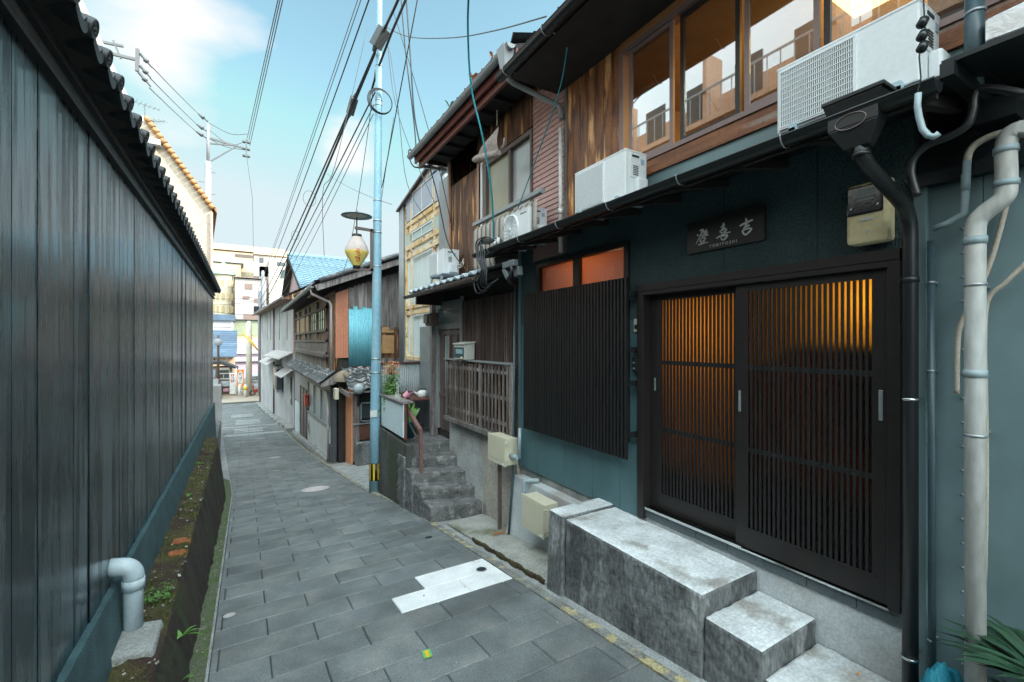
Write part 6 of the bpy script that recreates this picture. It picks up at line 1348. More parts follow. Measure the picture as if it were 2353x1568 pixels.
mb = MB(); mb.hexa([(2.56, 12.45, G(12.5) - .2), (3.7, 12.45, G(12.5) - .2), (3.7, 12.77, G(12.5) - .2), (2.56, 12.77, G(12.5) - .2)], [(2.60, 12.5, -2.76), (3.7, 12.5, -2.73), (3.7, 12.77, -2.73), (2.60, 12.77, -2.76)]); mb.build('concrete_stub', m_concD, hs_, bev=.04)
mb = MB(); roof_sheet(mb, (2.35, 12.45, -1.30), (1, 0, 0), 6, (0, 1.1, .55), 6, .26, .2, .06, .03); mb.build('broken_tiles', m_tileG, hs_)
mb = MB(); r = random.Random(2)
for i in range(34): x = r.uniform(2.45, 3.6); y = r.uniform(12.5, 13.45); z = -1.30 + (y - 12.45) * .5 + .03; s = r.uniform(.04, .09); mb.hexa([(x, y, z), (x + s, y + .02, z), (x + s, y + s, z + .03), (x, y + s, z + .03)], [(x + .01, y, z + .03), (x + s * .8, y + .02, z + .035), (x + s * .8, y + s, z + .06), (x + .01, y + s, z + .06)])
mb.build('tile_shards', m_plW, hs_)
mb = MB(); mb.lathe((2.38, 13.3, -1.12), [(.25, 0), (.24, .1), (.16, .24), (.06, .30), (0, .31)], 12); mb.build('clay_lump', mat('clay', (.28, .22, .16), (.2, .17, .13), .9, scale=8, bump=.6), hs_)
mb = MB(); mb.beam((2.30, 13.6, -1.35), (2.36, 12.42, -1.42), .05, .12); mb.beam((2.33, 12.42, -1.37), (3.8, 12.42, -1.33), .04, .05); mb.build('eave_boards', m_woodG, hs_)
sl3 = thing('street_light', (2.62, 12.5, -1.6), 'small round-lensed street light under the broken tile roof', 'lamp')
q = U(825, 893, Y=12.4); mb = MB(); mb.lathe(q, [(0, -.05), (.10, -.04), (.15, .0), (.15, .04), (.12, .07)], 16, axis=(-.2, -1, -.1)); mb.build('housing', m_gutG, sl3)
mb = MB(); mb.lathe(q, [(.12, .071), (.09, .10), (0, .11)], 16, axis=(-.2, -1, -.1)); mb.build('lens', m_winL, sl3)
mb = MB(); mb.tube([q + Vector((0, .05, -.1)), q + Vector((.03, .2, -.32)), q + Vector((.05, .35, -.5))], .03, 8); mb.build('arm', m_gutB, sl3)

# ================= white plaster house E2 =================
h2 = thing('white_plaster_house', (2.4, 34, G(34)), 'long white plaster house with slit windows and small awnings beyond the patchwork house', 'house')
def xe(y): return 2.2 - (y - 26) * .0625
mb = MB(); yy = [25.95, 30, 35, 39.5, 43.4]
for a, b in zip(yy, yy[1:]): mb.hexa([(xe(a), a, -6), (3.0, a, -6), (3.0, b, -6), (xe(b), b, -6)], [(xe(a), a, 2.4), (3.0, a, 2.4), (3.0, b, 2.4), (xe(b), b, 2.4)])
mb.build('wall', m_plW, h2)
mb = MB(); a = 26.0; mb.box(xe(a) - .03, xe(a), a, a + 1.3, -.6, 2.3); mb.build('peach_strip', m_plP, h2)
mb = MB()
for y in (28.3, 31.4, 36, 38.2): mb.box(xe(y) - .02, xe(y) + .1, y, y + .5, .1 - (y > 30) * .0, 2.0)
mb.build('slit_windows', m_gutbr, h2)
mb = MB()
for y in (34.0, 43.2): mb.tube([(xe(y) - .05, y, -5.3), (xe(y) - .05, y, 2.3)], .05, 6)
mb.build('downpipe', m_gutbr, h2)
mb = MB(); dv = Vector((1.4, 0, .75)); roof_sheet(mb, (1.72, 25.9, 2.32), (-.0625, 1, 0), 60, dv, 6, .295, .27, .06, .03); mb.build('roof_tiles', m_tileG, h2)
mb = MB()
for a, b in zip(yy, yy[1:]): mb.hexa([(xe(a) - .55, a, 2.2), (3.1, a, 2.2), (3.1, b, 2.2), (xe(b) - .55, b, 2.2)], [(xe(a) - .50, a, 2.28), (3.1, a, 2.95), (3.1, b, 2.95), (xe(b) - .50, b, 2.28)])
mb.build('roof', m_woodB, h2)
mb = MB(); mb.tube([(xe(25.8) - .55, 25.8, 2.22), (xe(43.6) - .55, 43.6, 2.2)], .07, 8); mb.build('gutter', m_gutbr, h2)
mb = MB(); mb.hexa([(xe(26) - .7, 26.3, -.95), (xe(26), 26.3, -.6), (xe(34), 33.5, -.6), (xe(34) - .7, 33.5, -.95)], [(xe(26) - .7, 26.3, -.9), (xe(26), 26.3, -.55), (xe(34), 33.5, -.55), (xe(34) - .7, 33.5, -.9)])
mb.hexa([(xe(26) - .6, 26.0, -1.9), (xe(26), 26.0, -1.5), (xe(29), 29, -1.5), (xe(29) - .6, 29, -1.9)], [(xe(26) - .6, 26.0, -1.86), (xe(26), 26.0, -1.45), (xe(29), 29, -1.45), (xe(29) - .6, 29, -1.86)])
mb.hexa([(xe(34) - .6, 30.5, -1.45), (xe(34), 30.5, -1.1), (xe(38), 37, -1.1), (xe(38) - .6, 37, -1.45)], [(xe(34) - .6, 30.5, -1.41), (xe(34), 30.5, -1.05), (xe(38), 37, -1.05), (xe(38) - .6, 37, -1.41)])
mb.build('awning', flat('awning_grey', (.50, .47, .46), .6), h2)
mb = MB(); mb.box(xe(31) - .30, xe(31), 29.8, 33.0, -3.0, -1.5); bx = mb.build('bay_window', m_gutG, h2)
mb = MB(); mb.box(xe(31) - .33, xe(31) - .301, 30.0, 32.8, -2.85, -1.65); mb.box(xe(31) - .28, xe(31) - .02, 29.78, 29.80, -2.85, -1.65); mb.build('pane', m_winD, bx)
mb = MB(); mb.box(xe(27) - .02, xe(27) + .02, 26.6, 28.2, -3.4, -1.9); mb.build('dark_doorway', m_winD, h2)
mb = MB()
for i, (y, n_) in enumerate([(25.6 + k * 1.6, k) for k in range(11)]): mb.box(xe(y) - .42, xe(y) - .02, y + .02, y + 1.58, G(y) - .2, G(y) + .16 + .0 * n_)
mb.build('kerb_stones', m_conc, h2, bev=.03)
# ================= blue tiled house G =================
hg = thing('blue_roof_house', (5, 38, G(38)), 'tall house with a steep light-blue tiled roof and pink gable behind the old houses', 'house')
gx = 3.15; yr_ = 40.5; zr_ = U(659, 590, X=gx).z; q1 = U(687, 660, X=gx); q2 = U(636, 682, X=gx)
yr_ = U(660, 590, X=gx).y
mb = MB(); sl_g = (zr_ - q1.z) / (yr_ - q1.y); ya_ = q1.y - 3; yb_ = 2 * yr_ - ya_; zg = zr_ - sl_g * (yr_ - ya_)
mb.add([(gx + .6, ya_ + 1, -5), (gx + .6, yb_ - 1, -5), (gx + .6, yb_ - 1, zg + sl_g), (gx + .6, yr_, zr_ - .2), (gx + .6, ya_ + 1, zg + sl_g)], [(0, 1, 2, 3, 4)])
mb.add([(19, ya_ + 1, -5), (19, yb_ - 1, -5), (19, yb_ - 1, zg + sl_g), (19, yr_, zr_ - .2), (19, ya_ + 1, zg + sl_g), (gx + .6, ya_ + 1, -5), (gx + .6, ya_ + 1, zg + sl_g), (gx + .6, yb_ - 1, -5), (gx + .6, yb_ - 1, zg + sl_g)], [(0, 1, 2, 3, 4), (0, 4, 6, 5), (1, 2, 8, 7)])
mb.build('wall', flat('pink_gable', (.42, .28, .28), .8), hg)
mb = MB(); up_ = Vector((0, yr_ - ya_, zr_ - zg)); ln_ = up_.length; nr = int(ln_ / .6); roof_sheet(mb, (gx, ya_, zg + .05), (1, 0, 0), 34, up_, nr, .48, ln_ / nr, .10, .07)
mb.hexa([(gx, yr_, zr_ - .1), (19, yr_, zr_ - .1), (19, yb_, zg - .1), (gx, yb_, zg - .1)], [(gx, yr_, zr_), (19, yr_, zr_), (19, yb_, zg), (gx, yb_, zg)])
mb.build('roof_tiles', m_tileB, hg)
mb = MB(); mb.hexa([(gx + .02, ya_, zg - .25), (gx + .6, ya_, zg - .25), (gx + .6, yr_, zr_ - .25), (gx + .02, yr_, zr_ - .25)], [(gx + .02, ya_, zg), (gx + .6, ya_, zg), (gx + .6, yr_, zr_), (gx + .02, yr_, zr_)])
mb.hexa([(gx + .02, yr_, zr_ - .25), (gx + .6, yr_, zr_ - .25), (gx + .6, yb_, zg - .25), (gx + .02, yb_, zg - .25)], [(gx + .02, yr_, zr_ - .11), (gx + .6, yr_, zr_ - .11), (gx + .6, yb_, zg - .11), (gx + .02, yb_, zg - .11)]); mb.build('bargeboard', m_soffit, hg)
mb = MB(); mb.box(gx - .05, 19, yr_ - .25, yr_ + .25, zr_ - .02, zr_ + .28); mb.build('ridge', m_tileB, hg, bev=.08)

# ================= distant end of the street =================
def far_box(mb, u0, u1, v0, v1, Y, dep=8, mi=0, top=None):
    a = U(u0, v0, Y=Y); b = U(u1, v1, Y=Y); mb.box(a.x, b.x, Y, Y + dep, b.z, a.z, mi, top); return a, b
def far_bld(name, label, Y, wallm, rects, wins=(), winm=None, roofs=(), dep=10, cat='building', floor=-5.2):
    t = thing(name, (U(rects[0][0], 785.5, Y=Y).x, Y, -5.3), label, cat); mb = MB()
    for r_ in rects: far_box(mb, *r_[:4], Y + (r_[4] if len(r_) > 4 else 0), dep)
    mb.build('wall', wallm, t)
    for i, w_ in enumerate(wins):
        mb = MB(); far_box(mb, w_[0], w_[1], w_[2], w_[3], Y + (w_[4] if len(w_) > 4 else 0) - .12, .1); o = mb.build('window', winm or m_winD, t)
    for r_ in roofs:
        mb = MB(); far_box(mb, *r_[:4], Y - .5, dep + 1); mb.build('roof', r_[4], t)
    return t
far_bld('apartment_block', 'huge warm beige block topping the skyline at the far end', 150, m_warmb, [(484, 655, 574, 640), (655, 668, 578, 640, 2)], [(540, 652, 590.5, 593)], m_gutbr, [(484, 655, 571, 574, m_warmb)], 20)
far_bld('yellow_tower_block', 'pale yellow building standing right behind the round turret', 115, m_cream2, [(488, 554, 603, 790), (554, 590, 608, 790, 6)],
        [(503, 514, 642, 660), (520, 534, 645, 660), (503, 514, 668, 685), (522, 532, 672, 684), (522, 532, 694, 706), (502, 512, 690, 708)], flat('amber_window', (.50, .36, .18), .3), [(487, 560, 600, 603, flat('roof_grey', (.45, .44, .46), .6))], 14)
tu = thing('turret', (U(513, 640, Y=112).x, 112, -5), 'small round turret with a green cone roof on the yellow building', 'turret')
q = U(513, 645, Y=112); mb = MB(); mb.lathe((q.x, 112, -5), [(1.75, 0), (1.75, 5 + q.z + 1.2)], 16); mb.build('shaft', m_cream2, tu)
mb = MB(); mb.lathe((q.x, 112, q.z + 1.15), [(2.3, 0), (2.2, .25), (0, 2.9)], 16); mb.build('cone_roof', flat('verdigris', (.30, .45, .40), .6), tu)
mb = MB()
for k in range(7):
    a_ = -math.pi / 2 + (k - 3) * .5
    for z_ in (q.z - .6, q.z - 3.4, q.z - 6): c = Vector((q.x + 1.78 * math.cos(a_), 112 + 1.78 * math.sin(a_), z_)); mb.box(c.x - .25, c.x + .25, c.y - .05, c.y + .05, z_ - .8, z_ + .6)
mb.build('windows', flat('amber_window', (.5, .36, .18), .3), tu)
far_bld('grey_apartments', 'pale grey stacked apartments with brown windows in the middle of the far skyline', 100, m_grey2, [(540, 612, 640, 800), (596, 655, 612, 800, 8)],
        [(563, 580, 652, 665), (558, 574, 680, 688), (584, 602, 686, 696), (560, 600, 722, 735), (628, 642, 630, 652, 8), (612, 622, 640, 655, 8)], flat('brown_window', (.22, .15, .13), .3),
        [(536, 606, 635, 641, flat('roof_brown', (.30, .22, .20), .7))], 12)
far_bld('stucco_block', 'whitish building with a long balcony just above the old roofs', 108, flat('bleached_stucco', (.60, .54, .48), .8), [(583, 660, 586, 640), (618, 662, 596, 700, -3)], [(596, 606, 592, 604), (636, 656, 602, 612, -3), (645, 655, 620, 640, -3)], m_winD, [(582, 661, 583.5, 586, m_warmb)], 10)
far_bld('blue_roof_shop', 'two-storey cream building with a dark blue ribbed roof behind the tobacco stall', 62, mat('cream_siding', (.55, .38, .24), (.50, .35, .22), .8, scale=1, fine=.05), [(478, 537, 815, 905)], [(487, 494, 822, 832)], flat('brown_window', (.22, .15, .13), .3), [], 8)
hb2 = [o for o in scene.objects if o.name == 'blue_roof_shop'][0]
mb = MB(); a = U(478, 762, Y=66); b = U(544, 819, Y=61.4); n = 14
for i in range(n):
    t0, t1 = i / n, (i + 1) / n; f = lambda t: (61.4 + 4.6 * t, b.z + (a.z - b.z) * t * 1.06)
    (y0_, z0_), (y1_, z1_) = f(t0), f(t1); mb.hexa([(a.x - 1, y0_, z0_ - .1), (b.x, y0_, z0_ - .1), (b.x, y1_, z1_ - .1), (a.x - 1, y1_, z1_ - .1)], [(a.x - 1, y0_, z0_ + .09), (b.x, y0_, z0_ + .09), (b.x, y1_, z1_ + .0), (a.x - 1, y1_, z1_ + .0)])
mb.build('ribbed_roof', mat('slate_blue', (.085, .135, .20), (.065, .105, .16), .5, scale=1, island=.2), hb2)
mb = MB(); mb.box(b.x - 1.0, b.x - .9, 61.2, 61.3, -5.2, b.z); mb.build('downpipe', m_gutbr, hb2)
far_bld('white_gabled_house', 'white house with a small slate-blue roof above the blue ribbed one', 78, flat('white_siding', (.58, .60, .66), .7), [(478, 535, 735, 800)], [(490, 532, 751, 752)], m_gutbr, [(478, 540, 722, 737, mat('slate_blue', (.085, .135, .20)))], 8)
far_bld('green_sheet_building', 'long green sheet-clad building at the far end of the street', 82, mat('sage_green', (.26, .31, .21), (.23, .28, .19), .7, scale=1), [(534, 640, 736, 772)], [], None, [(534, 640, 772, 776, flat('ochre_band', (.55, .38, .18), .7)), (533, 641, 733.5, 736, flat('sage_trim', (.6, .6, .45), .7))], 8)
far_bld('lilac_building', 'pale lilac rendered building with white bands behind the far poles', 76, m_lavb, [(538, 640, 776, 905)], [(546, 563, 790, 806)], m_winL, [(538, 640, 806, 812, flat('white_band', (.62, .60, .64), .7)), (538, 640, 824, 829, flat('white_band2', (.62, .60, .64), .7))], 8)
# tobacco stall
sx = thing('tobacco_stall', (-1.6, 52, -5.17), 'small brown wooden kiosk with a sloping dark roof at the end of the street', 'kiosk')
def Fq(u, v, Y=51.6): return U(u, v, Y=Y)
mb = MB(); far_box(mb, 484, 532, 845, 908, 51.8, 3); mb.build('wall', mat('kiosk_brown', (.16, .10, .07), (.12, .08, .06), .7), sx)
mb = MB(); p = [Fq(484, 832), Fq(508, 831), Fq(547, 846), Fq(547, 850), Fq(508, 838), Fq(484, 838)]; mb.hexa([q_ for q_ in p], [q_ + Vector((0, 3.6, 0)) for q_ in p]); mb.build('roof', m_tileK, sx)
mb = MB()
for (u0, u1, v0, v1) in ((500, 527, 849, 850.5), (500, 527, 858, 859.5), (500, 501.5, 849, 871), (526, 527.5, 849, 871), (513, 514.5, 859, 871), (500, 527, 870, 872), (500, 527, 846, 848)): far_box(mb, u0, u1, v0, v1, 51.68, .1)
mb.build('window_frame', m_beigeS, sx)
mb = MB(); far_box(mb, 501, 526, 850, 870, 51.74, .05); mb.build('pane', m_winD, sx)
mb = MB(); far_box(mb, 509, 526, 876, 888, 51.70, .08); mb.build('poster', mat('faded_poster', (.45, .42, .40), (.25, .32, .36), .8, scale=6), sx)
mb = MB(); far_box(mb, 513, 525, 893, 900, 51.70, .08); mb.build('flower_box', mat('pinkish', (.60, .25, .33), (.5, .35, .4), .7, scale=7), sx)
mb = MB(); far_box(mb, 484, 495, 850, 872, 51.70, .08); mb.build('notice_board', flat('slate_panel', (.22, .30, .36), .6), sx)
def oval_sign(t, u0, u1, v0, v1, Y, bgm, txt, name='panel'):
    a = U(u0, v0, Y=Y); b = U(u1, v1, Y=Y); mb = MB(); mb.box(a.x, b.x, Y - .03, Y, b.z, a.z); mb.build(name, bgm, t)
    c = (a + b) / 2; rx, rz = (b.x - a.x) * .40, (a.z - b.z) * .42; mb = MB(); mb.add([(c.x + rx * math.cos(k * math.pi / 12), Y - .034, c.z + rz * math.sin(k * math.pi / 12)) for k in range(24)], [tuple(range(24))[::-1]]); mb.build('white_oval', m_white, t)
    n = len(txt); 
    for k, ch in enumerate(txt): text('character', ch, (c.x, Y - .037, c.z + rz * (1 - 2 * (k + .5) / n) * .82), (1, 0, 0), (0, 0, 1), rz * 1.45 / n, m_black if False else flat('sign_ink', (.10, .03, .03), .6), t, .001, .02)
v_ = thing('vending_cabinet', (-1, 51.3, -5.17), 'white cabinet with a red oval tobacco sign beside the kiosk', 'cabinet')
mb = MB(); far_box(mb, 527.5, 541.5, 858, 906, 51.2, .6); mb.build('case', m_white, v_, bev=.02); oval_sign(v_, 530.5, 537.5, 860.5, 877, 51.19, m_red, 'たばこ')
bn_ = thing('orange_banner', (-.5, 50.5, -5.17), 'orange banner with a white oval and black characters on a pole by the kiosk', 'banner')
oval_sign(bn_, 544, 560.5, 850, 889, 50.5, flat('banner_orange', (.85, .25, .02), .6), 'たばこ', 'cloth')
mb = MB(); a = U(543, 848, Y=50.5); mb.tube([(a.x, 50.5, -5.17), (a.x, 50.5, a.z + .1)], .045, 8); b = U(562, 849.5, Y=50.5); mb.tube([(a.x, 50.5, a.z - .02), (b.x, 50.5, a.z - .05)], .02, 6); mb.build('pole', m_white, bn_)
def simple_post(name, label, u, v0, v1, Y, r_, m, cat='post', band=None):
    a = U(u, v0, Y=Y); b = U(u, v1, Y=Y); t = thing(name, (a.x, Y, b.z), label, cat); mb = MB(); mb.tube([(a.x, Y, b.z), (a.x, Y, a.z - r_), (a.x, Y, a.z)], [r_, r_ * .95, r_ * .4], 12); mb.build('shaft', m, t)
    if band: mb = MB(); z = b.z + (a.z - b.z) * band[0]; mb.tube([(a.x, Y, z), (a.x, Y, b.z + (a.z - b.z) * band[1])], r_ * 1.06, 12); mb.build('band', m_yellow, t)
    return t
simple_post('bollard', 'plain white bollard right of the orange banner', 550.5, 884, 909, 49.6, .13, m_white)
simple_post('bollard', 'white bollard with a yellow band at the foot of the thick pole', 564, 884, 909, 49.6, .17, m_white, band=(.5, .82))
simple_post('concrete_pole', 'thick cream concrete pole standing at the end of the street', 572, 738, 909, 50.6, .28, flat('cream_concrete', (.66, .62, .52), .8), 'utility pole')
fp = simple_post('utility_pole', 'thin pale utility pole with many cables at the end of the street', 597, 668, 909, 48, .17, m_polec, 'utility pole')
ft = simple_post('utility_pole', 'taller far utility pole with a white drum behind the thin one', 604, 622, 780, 66, .22, m_polec, 'utility pole')
mb = MB()
for k in range(5): q = U(592, 700 + k * 14, Y=48); mb.beam(q, q + Vector((.5, 0, 0)), .05, .05)
mb.build('brackets', m_cableg, fp)
mb = MB(); q = U(597, 712, Y=47.9); mb.box(q.x - .5, q.x - .1, 47.7, 48, q.z - .3, q.z + .3); mb.build('splice_box', m_black, fp)
simple_post('sign_post', 'dark slender pole before the kiosk with a round mirror', 501.5, 770, 870, 47.5, .10, m_brs)
mb = MB(); q = U(501, 787, Y=47.3); mb.lathe(q, [(.0, .02), (.32, .01), (.34, -.03)], 18, axis=(0, -1, 0)); tag(mb.build('traffic_mirror', m_polec), 'round pale traffic mirror on the dark slender pole', 'mirror')
# guy wires in yellow sleeve
mb = MB(); mb.tube([U(556, 765, Y=49), U(593, 806, Y=48)], .06, 6); mb.tube([U(570, 772, Y=49), U(593, 806, Y=48)], .06, 6); tag(mb.build('guy_wire', flat('guard_yellow', (.70, .42, .03), .5)), 'pair of yellow-sleeved guy wires between the two far poles', 'guy wire')
# cars and scooter
def far_car(label, u0, u1, v0, v1, Y, m):
    a = U(u0, v0, Y=Y); b = U(u1, v1, Y=Y); t = thing('parked_car', (a.x, Y, b.z), label, 'car'); W_ = b.x - a.x; H_ = a.z - b.z; L_ = 3.6; x0, x1, z0 = a.x, b.x, b.z
    mb = MB(); mb.hexa([(x0, Y, z0 + .15 * H_), (x1, Y, z0 + .15 * H_), (x1, Y + L_, z0 + .15 * H_), (x0, Y + L_, z0 + .15 * H_)], [(x0 + .04, Y + .05, z0 + .56 * H_), (x1 - .04, Y + .05, z0 + .56 * H_), (x1 - .04, Y + L_ - .1, z0 + .56 * H_), (x0 + .04, Y + L_ - .1, z0 + .56 * H_)])
    mb.hexa([(x0 + .05, Y + .12, z0 + .56 * H_), (x1 - .05, Y + .12, z0 + .56 * H_), (x1 - .05, Y + L_ * .8, z0 + .56 * H_), (x0 + .05, Y + L_ * .8, z0 + .56 * H_)], [(x0 + .16, Y + .45, z0 + H_), (x1 - .16, Y + .45, z0 + H_), (x1 - .16, Y + L_ * .65, z0 + H_), (x0 + .16, Y + L_ * .65, z0 + H_)])
    mb.build('body', m, t, bev=.05)
    mb = MB(); mb.hexa([(x0 + .14, Y + .14, z0 + .60 * H_), (x1 - .14, Y + .14, z0 + .60 * H_), (x1 - .14, Y + .2, z0 + .60 * H_), (x0 + .14, Y + .2, z0 + .60 * H_)], [(x0 + .2, Y + .38, z0 + .94 * H_), (x1 - .2, Y + .38, z0 + .94 * H_), (x1 - .2, Y + .45, z0 + .94 * H_), (x0 + .2, Y + .45, z0 + .94 * H_)]); mb.build('windscreen', m_winD, t)
    for s in (0, 1):
        x = x0 + .08 if s == 0 else x1 - .26
        for yy_ in (Y + .6, Y + L_ - .8): mb = MB(); mb.tube([(x, yy_, z0 + .28), (x + .18, yy_, z0 + .28)], .28, 16); mb.build('wheel', m_black, t)
        mb = MB(); c = x0 + .12 if s == 0 else x1 - .3; mb.box(c, c + .2, Y - .02, Y + .04, z0 + .38 * H_, z0 + .48 * H_); mb.build('tail_light', m_red, t)
    return t
far_car('dark red car half hidden behind the low white wall', 480, 507, 871, 909, 48.2, flat('car_maroon', (.10, .015, .015), .25, spec=.8))
far_car('pale car parked behind the white rail at the street end', 573, 603, 863, 909, 54, flat('car_grey', (.45, .50, .58), .25, spec=.8))
mb = MB(); a = U(574, 876, Y=51); b = U(598, 905, Y=51)
for k in range(9): x = a.x + (b.x - a.x) * k / 8; mb.tube([(x, 51, b.z + .3), (x, 51, a.z)], .025, 5)
for z in (a.z, a.z - .5, b.z + .35): mb.tube([(a.x, 51, z), (b.x, 51, z)], .04, 6)
for x in (a.x, b.x): mb.tube([(x, 51, -5.17), (x, 51, a.z)], .05, 6)
tag(mb.build('railing', m_white), 'white pipe railing between the far poles', 'railing')
sc2 = thing('scooter', (.2, 49.5, -5.17), 'dark red scooter leaning by the foot of the thin utility pole', 'scooter')
q = U(583, 905, Y=49.4); mb = MB()
for dx in (0, 1.0): mb.lathe((q.x + dx - .1, 49.4, -4.92), [(.25, -.05), (.27, 0), (.25, .05), (.16, .05), (.16, -.05), (.25, -.05)], 16, axis=(0, 1, 0))
mb.build('wheels', m_black, sc2)
mb = MB(); mb.hexa([(q.x - .1, 49.28, -4.9), (q.x + .9, 49.28, -4.85), (q.x + .9, 49.52, -4.85), (q.x - .1, 49.52, -4.9)], [(q.x + .0, 49.3, -4.6), (q.x + .9, 49.3, -4.35), (q.x + .9, 49.5, -4.35), (q.x, 49.5, -4.6)]); mb.tube([(q.x + .0, 49.4, -4.7), (q.x - .05, 49.4, -4.15)], .05, 8); mb.build('body', flat('scooter_red', (.25, .03, .02), .3), sc2, bev=.05)
mb = MB(); mb.tube([(q.x - .1, 49.1, -4.12), (q.x - .05, 49.4, -4.15), (q.x - .1, 49.7, -4.12)], .025, 6); mb.build('handlebar', m_steel, sc2)

# ================= blue pole with lantern =================
PX_, PY_ = 2.18, 8.91
bpz = thing('blue_lamp_pole', (PX_, PY_, G(PY_)), 'pale blue steel pole beside the stone stairs, black and yellow bands at its foot', 'pole')
def pxz(z): return PX_ + (z + 2.93) * .0095
def prad(z): return .107 - (z + 2.93) * .0057
mb = MB(); zs = [-3.05, -1.5, -1.49, .6, .61, 3.4, 3.41, 6.2, 9.2]; mb.tube([(pxz(z), PY_, z) for z in zs], [prad(z) for z in zs], 24); mb.build('shaft', m_polep, bpz)
mb = MB(); mb.tube([(pxz(-2.7), PY_, -2.70), (pxz(-2.36), PY_, -2.36)], prad(-2.5) + .003, 24); mb.build('black_band', m_black, bpz)
mb = MB()
for k in range(8):
    a0 = k * math.pi / 4 + .2; rr = prad(-2.5) + .006; n = 4; ring = [(pxz(-2.5) + rr * math.cos(a0 + j * .10), PY_ + rr * math.sin(a0 + j * .10)) for j in range(n)]
    mb.add([(x, y, -2.69) for x, y in ring] + [(x, y, -2.37) for x, y in ring], [(j, j + 1, n + j + 1, n + j) for j in range(n - 1)])
mb.build('yellow_stripe', m_yellow, bpz)
mb = MB()
for z in (5.95, 5.4, 4.62, 4.72, 2.75, 2.35, 2.12, 1.45, -.35, -.62, -1.35): mb.tube([(pxz(z), PY_, z), (pxz(z), PY_, z + .022)], prad(z) + .006, 20)
mb.build('strap', m_steel, bpz, split=True)
mb = MB(); mb.box(pxz(-1.3) - .13, pxz(-1.3) - .0, PY_ - .115, PY_ - .108, -1.46, -1.33); mb.build('tag_plate', m_white, bpz)
mb = MB()
for k in range(3): cc = U(873, 233, Y=PY_ - .12 - k * .012); rr = .235 - k * .012; mb.tube([(cc.x + k * .012 + rr * math.cos(t * math.pi / 16), cc.y, cc.z + rr * math.sin(t * math.pi / 16) * 1.05) for t in range(33)], .010, 6)
tag(mb.build('cable_coil', m_cable), 'coil of black cable tied round the upper part of the blue pole', 'cable coil')
# terminal boxes on the pole
def jbox(label, p, q, w_):
    mb = MB(); mb.beam(p, q, w_, w_ * .8); mb.tube([Vector(p) - (Vector(q) - Vector(p)) * .25, p], [.02, .05], 8); mb.tube([q, Vector(q) + (Vector(q) - Vector(p)) * .25], [.05, .02], 8); return tag(mb.build('splice_box', flat('box_grey', (.08, .09, .095), .5), bev=.01), label, 'junction box')
jbox('large grey cable splice box strapped high on the blue pole', U(862, 108, Y=8.7), U(884, 66, Y=8.5), .20)
jbox('grey splice box hung in the cable bundle left of the blue pole', U(804, 262, Y=12.0), U(815, 224, Y=11.6), .17)
# bracket and lantern
bk_ = thing('lantern_bracket', (2.1, PY_, 1.38), 'brown steel bracket with two arms clamped to the blue pole', 'bracket')
vx = U(853, 560, Y=PY_).x
mb = MB(); mb.beam((vx, PY_ - .02, 1.36), (vx, PY_ - .02, 2.18), .045, .045, up=(0, 1, 0)); mb.beam((1.80, PY_ - .02, 2.17), (vx + .08, PY_ - .02, 2.155), .045, .05); mb.beam((1.80, PY_ - .02, 1.375), (vx + .08, PY_ - .02, 1.39), .045, .05); mb.build('arms', m_gutbr, bk_)
hs2 = thing('lamp_shade', (1.84, PY_, 2.2), 'flat round enamel lamp shade above the paper lantern', 'lamp')
mb = MB(); mb.lathe((1.84, PY_, 2.42), [(.03, .04), (.05, .02), (.20, .0), (.285, -.015), (.287, -.02), (.20, -.01), (.05, -.015), (.0, -.015)], 32); mb.build('shade', flat('shade_teal', (.16, .28, .33), .35), hs2)
mb = MB(); mb.lathe((1.84, PY_, 2.40), [(.19, .006), (.05, -.004), (.0, -.004)], 32); mb.build('reflector', flat('reflector', (.62, .56, .46), .4), hs2)
mb = MB(); mb.tube([(1.84, PY_, 2.38), (1.84, PY_, 2.05)], .013, 8); mb.tube([(1.84, PY_, 2.43), (1.84, PY_, 2.50)], .025, 8); mb.build('rod', m_gutbr, hs2)
ln = thing('paper_lantern', (1.84, PY_, 1.42), 'yellow and white paper lantern with red characters hanging from the blue pole', 'lantern')
pr = [(0, 2.05), (.088, 2.05), (.092, 2.005)]
mb = MB(); C0 = (1.84, PY_, 0); mb.lathe(C0, [(.0, 2.05), (.09, 2.05), (.093, 2.005), (.088, 2.0)], 24); mb.lathe(C0, [(.07, 1.455), (.072, 1.45), (.072, 1.40), (0, 1.40)], 24); mb.tube([(1.84, PY_, 1.40), (1.84, PY_, 1.38)], .02, 8); mb.build('cap', m_black, ln, split=True)
prof = [(.09, 2.004), (.12, 1.96), (.155, 1.90), (.19, 1.83), (.212, 1.77), (.2205, 1.725)]
mb = MB(); mb.lathe(C0, prof, 28); mb.build('faded_top', m_lantw, ln)
prof = [(.2205, 1.7249), (.216, 1.70), (.198, 1.66), (.165, 1.60), (.13, 1.54), (.10, 1.49), (.075, 1.45)]
mb = MB(); mb.lathe(C0, prof, 28); mb.build('yellow_bottom', m_lant, ln)
def lr(z):
    pts_ = [(.075, 1.45), (.10, 1.49), (.13, 1.54), (.165, 1.60), (.198, 1.66), (.216, 1.70), (.2205, 1.725), (.212, 1.77)]
    for (a, b), (c, d) in zip(pts_, pts_[1:]):
        if b <= z <= d: return a + (c - a) * (z - b) / (d - b)
    return .2
m_ink = flat('lantern_red', (.60, .02, .02), .6)
fwd = Vector((-1.84, -PY_, 0)).normalized(); rt = Vector((-fwd.y, fwd.x, 0)) * 1.0
rt = Vector((.979, -.203, 0))
